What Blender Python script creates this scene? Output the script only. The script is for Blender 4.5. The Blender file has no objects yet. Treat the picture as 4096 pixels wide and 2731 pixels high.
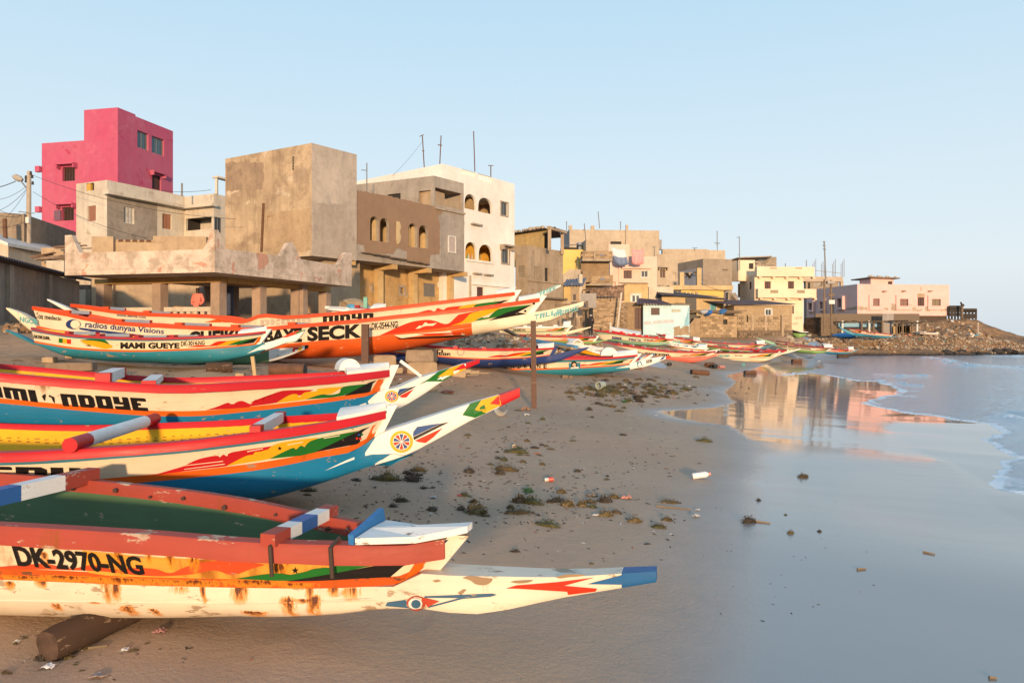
import bpy, bmesh, math, random
import numpy as np
from mathutils import Vector, Matrix, noise as mnoise
R = math.radians
random.seed(7)
rng = np.random.default_rng(11)
SC = bpy.context.scene
COL = SC.collection

# ------------------------------------------------------------------ camera, light, exposure
F, CX, HY, H = 3000.0, 2048.0, 1344.0, 2.0        # focal length in photo pixels, centre column, horizon row, eye height (m)
cam = bpy.data.cameras.new('camera')
cam.sensor_width = 36.0
cam.lens = 36.0 * F / 4096.0
cam.shift_y = (HY - 1365.5) / 4096.0
cam.clip_start, cam.clip_end = 0.1, 40000
camo = bpy.data.objects.new('camera', cam)
camo.location = (0, 0, H)
camo.rotation_euler = (R(90), 0, 0)
COL.objects.link(camo)
SC.camera = camo

SUN_AZ, SUN_EL = R(175), R(5.9)                    # azimuth from +Y clockwise: almost straight behind the camera
SUNV = Vector((math.sin(SUN_AZ) * math.cos(SUN_EL), math.cos(SUN_AZ) * math.cos(SUN_EL), math.sin(SUN_EL)))
W = bpy.data.worlds.new('World'); SC.world = W; W.use_nodes = True
wn = W.node_tree; wn.nodes.clear()
sky = wn.nodes.new('ShaderNodeTexSky'); sky.sky_type = 'NISHITA'; sky.sun_disc = False
sky.sun_elevation = SUN_EL; sky.sun_rotation = SUN_AZ
sky.altitude = 0; sky.air_density = 1.0; sky.dust_density = 1.6; sky.ozone_density = 2.0
bg = wn.nodes.new('ShaderNodeBackground'); bg.inputs[1].default_value = 0.15
wo = wn.nodes.new('ShaderNodeOutputWorld')
# the evening haze layer low in the sky: paler towards the horizon all the way round, laid over the clear-sky model
tc = wn.nodes.new('ShaderNodeTexCoord'); sx = wn.nodes.new('ShaderNodeSeparateXYZ'); wn.links.new(tc.outputs['Generated'], sx.inputs[0])
rp = wn.nodes.new('ShaderNodeValToRGB'); wn.links.new(sx.outputs[2], rp.inputs[0])
SKYR = [(0.0, (.64, .73, .81)), (.08, (.71, .79, .86)), (.20, (.64, .77, .86)), (.40, (.49, .70, .86)), (1.0, (.24, .46, .76))]
el = rp.color_ramp.elements
while len(el) < len(SKYR): el.new(.5)
for i, (p, c) in enumerate(SKYR): el[i].position = p; el[i].color = (*c, 1)
mul = wn.nodes.new('ShaderNodeMix'); mul.data_type = 'RGBA'; mul.blend_type = 'MULTIPLY'; mul.inputs[0].default_value = 1
wn.links.new(rp.outputs[0], mul.inputs[6]); mul.inputs[7].default_value = (6.0, 5.9, 5.8, 1)
mx = wn.nodes.new('ShaderNodeMix'); mx.data_type = 'RGBA'; mx.inputs[0].default_value = .85
wn.links.new(sky.outputs[0], mx.inputs[6]); wn.links.new(mul.outputs[2], mx.inputs[7])
wn.links.new(mx.outputs[2], bg.inputs[0]); wn.links.new(bg.outputs[0], wo.inputs[0])
sl = bpy.data.lights.new('sun', 'SUN'); sl.energy = 4.0; sl.angle = R(2.5); sl.color = (1.0, 0.68, 0.385)
so = bpy.data.objects.new('sun', sl); so.rotation_euler = (-SUNV).to_track_quat('-Z', 'Y').to_euler()
COL.objects.link(so)
vs = SC.view_settings
vs.view_transform = 'Standard'; vs.look = 'None'; vs.gamma = 1; vs.use_curve_mapping = False
vs.exposure = 0.40
try:
    SC.cycles.use_denoising = True
    SC.cycles.max_bounces = 6; SC.cycles.diffuse_bounces = 3; SC.cycles.glossy_bounces = 3
except Exception: pass

# ------------------------------------------------------------------ helpers
def ray(px, py=HY): return (px - CX) / F, (HY - py) / F
def at(px, py, d):
    m, k = ray(px, py); return Vector((m * d, d, H + k * d))
def zat(py, d): return H + (HY - py) / F * d
def proj(p): return CX + F * p[0] / p[1], HY - F * (p[2] - H) / p[1]
def sstep(a, b, x):
    t = np.clip((x - a) / (b - a), 0, 1); return t * t * (3 - 2 * t)

WORLD = set()
def tag(o, label=None, cat=None, group=None, kind=None):
    if label: o['label'] = label
    if cat: o['category'] = cat
    if group: o['group'] = group
    if kind: o['kind'] = kind
    return o
def thing(name, label, cat, loc=(0, 0, 0), rz=0.0, group=None, local=False):
    o = bpy.data.objects.new(name, None); o.empty_display_size = 0.2
    o.location = loc; o.rotation_euler = (0, 0, rz); COL.objects.link(o)
    if not local: WORLD.add(o.name)
    return tag(o, label, cat, group)
def root_of(o):
    while o.parent: o = o.parent
    return o
def link(name, me, parent=None):
    o = bpy.data.objects.new(name, me); COL.objects.link(o)
    if parent: o.parent = parent
    return o
def copy_tree(o, parent=None):
    c = o.copy(); COL.objects.link(c)
    if parent: c.parent = parent
    for ch in list(o.children): copy_tree(ch, c)
    return c

class MB:
    def __init__(s): s.v, s.f, s.m, s.cur = [], [], [], 0
    def mat(s, i): s.cur = i; return s
    def add(s, vs_, fs):
        n = len(s.v); s.v += [tuple(v) for v in vs_]
        for f in fs: s.f.append(tuple(i + n for i in f)); s.m.append(s.cur)
        return s
    def quad(s, a, b, c, d): return s.add([a, b, c, d], [(0, 1, 2, 3)])
    def hexa(s, p):      # p: 4 bottom ccw, 4 top
        return s.add(p, [(3, 2, 1, 0), (4, 5, 6, 7), (0, 1, 5, 4), (1, 2, 6, 5), (2, 3, 7, 6), (3, 0, 4, 7)])
    def box(s, c, size, M=None):
        x, y, z = size[0] / 2, size[1] / 2, size[2] / 2
        P = [Vector(q) for q in ((-x, -y, -z), (x, -y, -z), (x, y, -z), (-x, y, -z), (-x, -y, z), (x, -y, z), (x, y, z), (-x, y, z))]
        if M is not None: P = [M @ q for q in P]
        c = Vector(c); return s.hexa([q + c for q in P])
    def bar(s, a, b, w, h=None, up=(0, 0, 1)):   # box along a-b, w wide, h high
        a, b = Vector(a), Vector(b); h = h or w; d = (b - a).normalized(); up = Vector(up)
        if abs(d.dot(up)) > .98: up = Vector((0, 1, 0))
        r = d.cross(up).normalized(); u = r.cross(d)
        P = []
        for e in (a, b): P += [e - r * w / 2 - u * h / 2, e + r * w / 2 - u * h / 2, e + r * w / 2 + u * h / 2, e - r * w / 2 + u * h / 2]
        return s.hexa(P)
    def tube(s, path, rad, n=8, cap=True):
        path = [Vector(p) for p in path]; L = len(path)
        rad = rad if hasattr(rad, '__len__') else [rad] * L
        rings = []; prev = None
        for i, p in enumerate(path):
            d = (path[min(i + 1, L - 1)] - path[max(i - 1, 0)]).normalized()
            if prev is None:
                up = Vector((0, 0, 1)) if abs(d.z) < .9 else Vector((1, 0, 0)); r = d.cross(up).normalized()
            else:
                r = (prev - d * prev.dot(d)).normalized()
            prev = r; u = r.cross(d)
            rings.append([p + (r * math.cos(2 * math.pi * k / n) + u * math.sin(2 * math.pi * k / n)) * rad[i] for k in range(n)])
        vs_ = [q for rg in rings for q in rg]; fs = []
        for i in range(L - 1):
            for k in range(n):
                a, b = i * n + k, i * n + (k + 1) % n; fs.append((a, a + n, b + n, b))
        if cap: fs += [tuple(range(n)), tuple(reversed(range((L - 1) * n, L * n)))]
        return s.add(vs_, fs)
    def prism(s, poly, ext):     # planar polygon (3D points) extruded by ext
        n = len(poly); ext = Vector(ext); P = [Vector(p) for p in poly]
        return s.add(P + [p + ext for p in P], [tuple(reversed(range(n))), tuple(range(n, 2 * n))] + [(i, (i + 1) % n, n + (i + 1) % n, n + i) for i in range(n)])
    def build(s, name, mats, parent=None, smooth=False, auto=None):
        me = bpy.data.meshes.new(name); vs_ = s.v
        if parent is not None:
            r = root_of(parent)
            if r.name in WORLD:
                l = r.location; vs_ = [(v[0] - l[0], v[1] - l[1], v[2] - l[2]) for v in vs_]
        me.from_pydata(vs_, [], s.f); 
        mats = mats if isinstance(mats, (list, tuple)) else [mats]
        for m in mats: me.materials.append(m)
        if len(mats) > 1: me.polygons.foreach_set('material_index', s.m)
        bm = bmesh.new(); bm.from_mesh(me); bmesh.ops.recalc_face_normals(bm, faces=bm.faces); bm.to_mesh(me); bm.free()
        if smooth:
            me.polygons.foreach_set('use_smooth', [True] * len(me.polygons))
            if auto: me.set_sharp_from_angle(angle=R(auto))
        me.update()
        return link(name, me, parent)

# ------------------------------------------------------------------ materials
class NT:
    def __init__(s, name):
        s.m = bpy.data.materials.new(name); s.m.use_nodes = True; s.t = s.m.node_tree; s.t.nodes.clear()
        s.out = s.t.nodes.new('ShaderNodeOutputMaterial'); s.b = s.n('ShaderNodeBsdfPrincipled')
        s.t.links.new(s.b.outputs[0], s.out.inputs[0])
        s.co = s.n('ShaderNodeTexCoord').outputs['Object']
    def n(s, t, **k):
        nd = s.t.nodes.new(t)
        for a, v in k.items(): setattr(nd, a, v)
        return nd
    def set(s, sock, v):
        if isinstance(v, bpy.types.NodeSocket): s.t.links.new(v, sock)
        elif isinstance(v, (tuple, list)) and len(v) == 3 and sock.type == 'RGBA': sock.default_value = (*v, 1)
        else: sock.default_value = v
    def P(s, **k):
        names = dict(col='Base Color', rough='Roughness', metal='Metallic', ior='IOR', normal='Normal', alpha='Alpha', trans='Transmission Weight', spec='Specular IOR Level', coat='Coat Weight', coatr='Coat Roughness', emit='Emission Color', emits='Emission Strength', sheen='Sheen Weight')
        for a, v in k.items(): s.set(s.b.inputs[names[a]], v)
        return s
    def vec(s, scale=(1, 1, 1), loc=(0, 0, 0), rot=(0, 0, 0), co=None):
        m = s.n('ShaderNodeMapping'); s.set(m.inputs[0], co or s.co)
        m.inputs['Scale'].default_value = scale; m.inputs['Location'].default_value = loc; m.inputs['Rotation'].default_value = rot
        return m.outputs[0]
    def noise(s, scale=5, detail=4, rough=.55, vec=None, dist=0):
        nd = s.n('ShaderNodeTexNoise'); s.set(nd.inputs['Vector'], vec or s.co)
        nd.inputs['Scale'].default_value = scale; nd.inputs['Detail'].default_value = detail; nd.inputs['Roughness'].default_value = rough; nd.inputs['Distortion'].default_value = dist
        return nd.outputs[0]
    def voro(s, scale=5, vec=None, feature='F1', out=0):
        nd = s.n('ShaderNodeTexVoronoi', feature=feature); s.set(nd.inputs['Vector'], vec or s.co); nd.inputs['Scale'].default_value = scale
        return nd.outputs[out]
    def ramp(s, fac, stops):
        r = s.n('ShaderNodeValToRGB'); s.set(r.inputs[0], fac); e = r.color_ramp.elements
        while len(e) < len(stops): e.new(.5)
        for i, (p, c) in enumerate(stops):
            e[i].position = p; c = (c, c, c) if not hasattr(c, '__len__') else c; e[i].color = (*c[:3], 1)
        return r.outputs[0]
    def mix(s, f, a, b, mode='MIX'):
        m = s.n('ShaderNodeMix', data_type='RGBA', blend_type=mode); s.set(m.inputs[0], f); s.set(m.inputs[6], a); s.set(m.inputs[7], b); return m.outputs[2]
    def math(s, op, a, b=0.0, clamp=False):
        m = s.n('ShaderNodeMath', operation=op, use_clamp=clamp); s.set(m.inputs[0], a); s.set(m.inputs[1], b); return m.outputs[0]
    def bump(s, h, strength=.3, dist=.02):
        b = s.n('ShaderNodeBump'); s.set(b.inputs['Height'], h); b.inputs['Strength'].default_value = strength; b.inputs['Distance'].default_value = dist
        s.set(s.b.inputs['Normal'], b.outputs[0]); return b.outputs[0]
    def attr(s, name): return s.n('ShaderNodeAttribute', attribute_name=name).outputs['Fac']

def sc3(c, k): return tuple(min(1, x * k) for x in c)
MATS = {}
def paint(name, c, wear=.25, rust=0.0, rough=.42, under=(.30, .22, .15), sc=1.0, dirt=.25, spots=()):
    if name in MATS: return MATS[name]
    t = NT(name); r = random.Random(name); off = (r.uniform(0, 50), r.uniform(0, 50), r.uniform(0, 50))
    v = t.vec(loc=off)
    big = t.noise(1.3 * sc, 5, .6, v)
    col = t.mix(t.ramp(big, [(.35, 0), (.75, 1)]), c, sc3(c, .80))
    vy = t.vec((1.2 * sc, 6 * sc, 14 * sc), off)
    grain = t.noise(2.2, 5, .65, vy)
    if dirt: col = t.mix(t.math('MULTIPLY', t.ramp(grain, [(.5, 0), (.72, 1)]), dirt), col, (c[0] * .55 + .03, c[1] * .5 + .02, c[2] * .45 + .015))
    if wear:
        w = t.noise(5.5 * sc, 8, .72, t.vec((.6, 1, 1.7), off))
        e = .66 - .16 * wear
        col = t.mix(t.ramp(w, [(e, 0), (e + .025, 1)]), col, under)
    if rust:
        st = t.noise(1.0, 6, .6, t.vec((4.5 * sc, 4.5 * sc, .55 * sc), off))
        e = .66 - .13 * rust
        ru = t.mix(t.noise(9 * sc, 3), (.42, .12, .012), (.10, .025, .006))
        col = t.mix(t.math('MULTIPLY', t.ramp(st, [(e, 0), (e + .10, .75), (e + .2, 1)]), t.ramp(t.noise(1.1 * sc, 2, .5, v), [(.42, 0), (.58, 1)])), col, ru)
    if spots:       # rust weeping down from fastenings: (x, z of the top, half width, length)
        sx = t.n('ShaderNodeSeparateXYZ'); t.set(sx.inputs[0], t.co); tot = None
        nz = t.math('MULTIPLY', t.math('SUBTRACT', t.noise(1, 6, .75, t.vec((34, 34, 9))), .5), 2.4); nl = t.noise(1, 5, .7, t.vec((40, 40, 3)))
        for (x, z, w, l) in spots:
            dz = t.math('DIVIDE', t.math('SUBTRACT', z, sx.outputs[2]), l); dx = t.math('ABSOLUTE', t.math('ADD', t.math('DIVIDE', t.math('SUBTRACT', sx.outputs[0], x), w), nz))
            k = t.math('MULTIPLY', t.math('SUBTRACT', 1.0, dx, True), t.math('SUBTRACT', 1.0, dz, True)); k = t.math('MULTIPLY', k, t.math('MULTIPLY', t.math('ADD', dz, t.math('MULTIPLY', nl, .35)), 7, True)); tot = k if tot is None else t.math('MAXIMUM', tot, k)
        tot = t.math('MULTIPLY', tot, t.math('ADD', .12, t.math('MULTIPLY', t.math('SUBTRACT', nl, .34), 5.0, True)))
        col = t.mix(t.ramp(tot, [(.03, 0), (.22, .65), (.5, .95)]), col, t.mix(t.ramp(tot, [(.30, 0), (.75, 1)]), (.70, .24, .02), (.10, .022, .006)))
    t.P(col=col, rough=t.math('ADD', t.math('MULTIPLY', grain, .3), rough - .10), spec=.22)
    t.bump(t.math('ADD', grain, t.math('MULTIPLY', t.noise(38 * sc, 3, .6, v), .25)), .16, .012)
    MATS[name] = t.m; return t.m
def flat(name, c, rough=.6, metal=0.0, var=.2, sc=6):
    if name in MATS: return MATS[name]
    t = NT(name); n = t.noise(sc, 5, .6)
    t.P(col=t.mix(t.ramp(n, [(.35, 0), (.7, 1)]), c, sc3(c, 1 - var)), rough=rough, metal=metal); t.bump(n, .15, .01)
    MATS[name] = t.m; return t.m
def plaster(name, c, stain=None, amt=.5, sc=.35, streak=.4, rough=.9, patch=None, pamt=.0, block=0.0, grime=.5, mott=.6):
    """rendered wall: tone drift, blotches, rain streaks, patches of bare render, faint block courses, fine grit"""
    if name in MATS: return MATS[name]
    t = NT(name); r = random.Random(name); off = (r.uniform(0, 90), r.uniform(0, 90), r.uniform(0, 90)); v = t.vec(loc=off)
    stain = stain or sc3(c, .5)
    col = t.mix(t.ramp(t.noise(sc * .8, 5, .6, v), [(.3, 0), (.72, 1)]), c, tuple(.55 * a + .45 * b for a, b in zip(sc3(c, .86), stain)))
    e = .64 - .2 * amt
    if patch: col = t.mix(t.math('MULTIPLY', t.ramp(t.noise(sc * 1.6, 6, .62, t.vec(loc=(off[1], off[2], off[0])), .6), [(.66 - .2 * pamt, 0), (.675 - .2 * pamt, 1)]), 1.0), col, patch)
    bl = t.ramp(t.noise(sc * 2.6, 9, .68, v, .3), [(e, 0), (e + .12, .7), (e + .3, 1)])
    col = t.mix(t.math('MULTIPLY', bl, min(1, .35 + amt * .6)), col, stain)
    if streak:
        st = t.noise(1, 6, .65, t.vec((2.2, 2.2, .16), off))
        col = t.mix(t.math('MULTIPLY', t.ramp(st, [(.5, 0), (.72, 1)]), streak), col, sc3(stain, .8))
    g = t.noise(9, 6, .7, v)
    col = t.mix(t.math('MULTIPLY', t.ramp(g, [(.5, 0), (.75, 1)]), grime * .5), col, sc3(stain, .7))
    mo = t.noise(2.1, 9, .74, t.vec((1, 1, .8), (off[2], off[0], off[1])), .4)
    col = t.mix(mott, col, t.ramp(mo, [(.28, .62), (.5, 1.0), (.7, 1.16)]), 'MULTIPLY')
    h = t.math('ADD', t.math('MULTIPLY', g, .6), t.noise(45, 4, .65, v))
    if block:
        bt = t.n('ShaderNodeTexBrick'); sx = t.n('ShaderNodeSeparateXYZ'); t.set(sx.inputs[0], t.co)
        cb = t.n('ShaderNodeCombineXYZ'); t.set(cb.inputs[0], t.math('ADD', sx.outputs[0], t.math('MULTIPLY', sx.outputs[1], .83))); t.set(cb.inputs[1], sx.outputs[2])
        t.set(bt.inputs['Vector'], cb.outputs[0]); bt.inputs['Scale'].default_value = 1
        bt.inputs['Brick Width'].default_value = .42; bt.inputs['Row Height'].default_value = .21; bt.inputs['Mortar Size'].default_value = .012; bt.inputs['Mortar Smooth'].default_value = .3
        bt.inputs['Color1'].default_value = (1, 1, 1, 1); bt.inputs['Color2'].default_value = (.8, .8, .8, 1); bt.inputs['Mortar'].default_value = (.45, .45, .45, 1)
        k = t.math('MULTIPLY', t.ramp(t.noise(sc * 1.2, 4, .6, v), [(.35, .25), (.65, 1)]), block)
        col = t.mix(k, col, bt.outputs[0], 'MULTIPLY')
    t.P(col=col, rough=rough, spec=.25); t.bump(h, .35, .02)
    MATS[name] = t.m; return t.m
def glass(name, c=(.05, .07, .09), rough=.12):
    if name in MATS: return MATS[name]
    t = NT(name); t.P(col=t.mix(t.noise(1.5, 3), c, sc3(c, .6)), rough=rough, spec=.6); MATS[name] = t.m; return t.m
# ------------------------------------------------------------------ beach, sea, sky side
GX, GY, GC, SEA = -0.069, 0.027, 0.005, -0.20
def plane_d(px, py):
    m, k = ray(px, py); return (H - GC) / (-k + GX * m + GY)
def on_beach(px, py):
    d = plane_d(px, py); p = at(px, py, d); return p
# places where the beach stands higher than its even slope: (px, py, depth)
_G = [(620, 1470, 17.5), (1050, 1475, 17.5), (200, 1440, 17.5), (-200, 1430, 17.5), (1200, 1455, 22.5), (1500, 1480, 22), (700, 1400, 23), (150, 1330, 23), (400, 1310, 29), (900, 1310, 30), (1300, 1315, 33),
      (2120, 1352, 40), (2300, 1360, 40), (2360, 1345, 59), (2250, 1385, 36), (2000, 1345, 35), (1850, 1355, 34), (2570, 1382, 47), (2450, 1352, 62), (2560, 1338, 69), (2866, 1360, 70), (3000, 1363, 71), (2700, 1340, 70), (3130, 1340, 74), (3200, 1350, 76), (3300, 1345, 84), (3400, 1352, 88), (3600, 1358, 90), (3900, 1362, 94),
      (3030, 1395, 57), (3212, 1413, 60), (3350, 1416, 62), (1600, 1310, 45), (2000, 1300, 55), (-400, 1330, 30), (-800, 1340, 40)]
_E = [(at(a, b, d).x, d, zat(b, d) - (GX * at(a, b, d).x + GY * d + GC)) for a, b, d in _G]
_E += [(x, y, 0.0) for x, y in ((0, 0), (3, 4), (-2, 7), (-4.5, 9.5), (1, 10), (5, 10), (0.6, 17.5), (-2.2, 17.5), (4, 18), (8, 18), (2, 26), (5, 30), (7, 36), (10, 43), (12, 36), (16, 52), (20, 57), (20, 46), (25, 60), (14, 26), (30, 75), (30, 50), (38, 87), (60, 95))]
_E += [(-4, 4, -.25), (-3, 4.5, -.22), (-5, 5, -.25), (-2, 4.4, -.12), (-1, 4.6, -.05), (-4.7, 7, -.12), (-3.2, 3.6, -.2)]
_E = np.array(_E)
def poly_sd(X, Y, poly):  # signed distance, + inside
    P = np.array(poly); d2 = np.full(X.shape, 1e18); ins = np.zeros(X.shape, bool)
    for i in range(len(P)):
        ax, ay = P[i]; bx, by = P[(i + 1) % len(P)]
        ex, ey = bx - ax, by - ay; t = np.clip(((X - ax) * ex + (Y - ay) * ey) / (ex * ex + ey * ey + 1e-12), 0, 1)
        d2 = np.minimum(d2, (X - ax - t * ex) ** 2 + (Y - ay - t * ey) ** 2)
        c = ((ay > Y) != (by > Y)) & (X < (bx - ax) * (Y - ay) / (by - ay + 1e-12) + ax); ins ^= c
    return np.where(ins, 1, -1) * np.sqrt(d2)
B2 = lambda pts: [tuple(on_beach(*p)[:2]) for p in pts]
WETPOLY = B2([(2612, 1642), (2850, 1628), (2925, 1608), (2885, 1572), (2935, 1522), (2890, 1502), (2980, 1484), (3060, 1456), (3130, 1440), (3330, 1425), (3420, 1416), (3700, 1414)]) + [(60, 95), (60, -20), (1.2, -20), (.55, 2)] + B2([(2800, 2900), (2830, 2600), (2850, 2350), (2860, 2200), (2890, 2060), (2935, 1960), (2975, 1880), (3010, 1800), (2985, 1738), (2900, 1702), (2790, 1690), (2680, 1668)])
FILMPOLY = B2([(2612, 1642), (2850, 1628), (2925, 1608), (2885, 1572), (2935, 1522), (2890, 1502), (2980, 1484), (3060, 1456), (3130, 1440), (3330, 1425), (3420, 1416), (3700, 1414)]) + [(60, 95), (60, 20), (9, 8)] + B2([(4200, 2050), (3900, 1960), (3770, 1852), (3400, 1803), (2985, 1760), (2900, 1702), (2790, 1690), (2680, 1668)])
SEAPOLY = B2([(3120, 1500), (3248, 1493), (3300, 1500), (3420, 1521), (3505, 1530), (3560, 1548), (3606, 1577), (3500, 1592), (3453, 1613), (3480, 1622), (3560, 1638), (3640, 1657), (3740, 1672), (3830, 1694), (3905, 1708), (3965, 1716), (4000, 1752), (3930, 1768), (3965, 1790), (3985, 1815), (4060, 1843), (4085, 1848), (4000, 1862), (4015, 1885), (3990, 1905), (3945, 1935), (3975, 1955), (4096, 1985), (4250, 2060), (4400, 2250)]) + [(7.6, 7.5), (7, 5), (6, 0), (5, -20), (400, -20), (20000, 3000), (20000, 19000), (-3000, 19000), (36, 110), (37, 89), (33, 84)] + B2([(3300, 1470)])
def ground_z(x, y):
    x = np.asarray(x, float); y = np.asarray(y, float); sh = x.shape
    X, Y = x.ravel(), y.ravel(); out = np.zeros(len(X))
    for i in range(0, len(X), 20000):
        a, b = X[i:i + 20000, None], Y[i:i + 20000, None]
        sc = 1.0 / (0.6 + 0.06 * np.clip(_E[:, 1], 0, 100))
        w = 1.0 / (((a - _E[:, 0]) ** 2 + (b - _E[:, 1]) ** 2) * sc ** 2 + .05) ** 1.7
        out[i:i + 20000] = (w * _E[:, 2]).sum(1) / w.sum(1)
    out *= sstep(1.0, -3.5, poly_sd(X, Y, FILMPOLY))
    yy = np.minimum(Y, 95.0)
    z = GX * np.minimum(X, 60) * np.where(X < -25, 25 / np.maximum(25, -X), 1) + GY * yy + GC + out
    ssd = poly_sd(X, Y, SEAPOLY); z = np.where((Y < 84) & (Y > -2), np.maximum(z, SEA + .02 + .03 * np.clip(-ssd, -1, 2)), z)
    return z.reshape(sh)
def gz(x, y): return float(ground_z(np.array([x]), np.array([y]))[0])
def gp(px, py):          # point of the real ground under a pixel, by stepping along its ray
    d = max(2.0, min(plane_d(px, py), 150)) if plane_d(px, py) > 0 else 60
    m, k = ray(px, py)
    ds = np.geomspace(2.5, 150, 900); zz = ground_z(m * ds, ds); s = H + k * ds - zz
    i = np.argmax(s < 0)
    if s[i] < 0: d = ds[i]
    return Vector((m * d, d, gz(m * d, d)))
def fbm(X, Y, f, seed=0, octv=4):
    r = np.random.default_rng(seed); z = np.zeros(X.shape); a = 1.0
    for o in range(octv):
        for k in range(5):
            th = r.uniform(0, 6.28); ff = f * r.uniform(.7, 1.4)
            z += a / 5 * np.sin((X * math.cos(th) + Y * math.sin(th)) * ff + r.uniform(0, 6.28) + 1.3 * np.sin((X * math.sin(th) - Y * math.cos(th)) * ff * .6 + r.uniform(0, 6.28)))
        f *= 2.1; a *= .5
    return z
def grid_mesh(name, X, Y, Z, mat, attrs=None, kind='structure'):
    n, m = X.shape
    V = np.stack([X, Y, Z], -1).reshape(-1, 3); idx = np.arange(n * m).reshape(n, m)
    Fq = np.stack([idx[:-1, :-1], idx[:-1, 1:], idx[1:, 1:], idx[1:, :-1]], -1).reshape(-1, 4)
    me = bpy.data.meshes.new(name); me.vertices.add(len(V)); me.vertices.foreach_set('co', V.ravel().astype('f4'))
    me.loops.add(Fq.size); me.loops.foreach_set('vertex_index', Fq.ravel().astype('i4'))
    me.polygons.add(len(Fq)); me.polygons.foreach_set('loop_start', np.arange(0, Fq.size, 4, dtype='i4')); me.polygons.foreach_set('use_smooth', np.ones(len(Fq), bool))
    me.update(calc_edges=True)
    for k, a in (attrs or {}).items():
        at_ = me.attributes.new(k, 'FLOAT', 'POINT'); at_.data.foreach_set('value', a.ravel().astype('f4'))
    me.materials.append(mat); o = link(name, me); tag(o, kind=kind); return o

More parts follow.
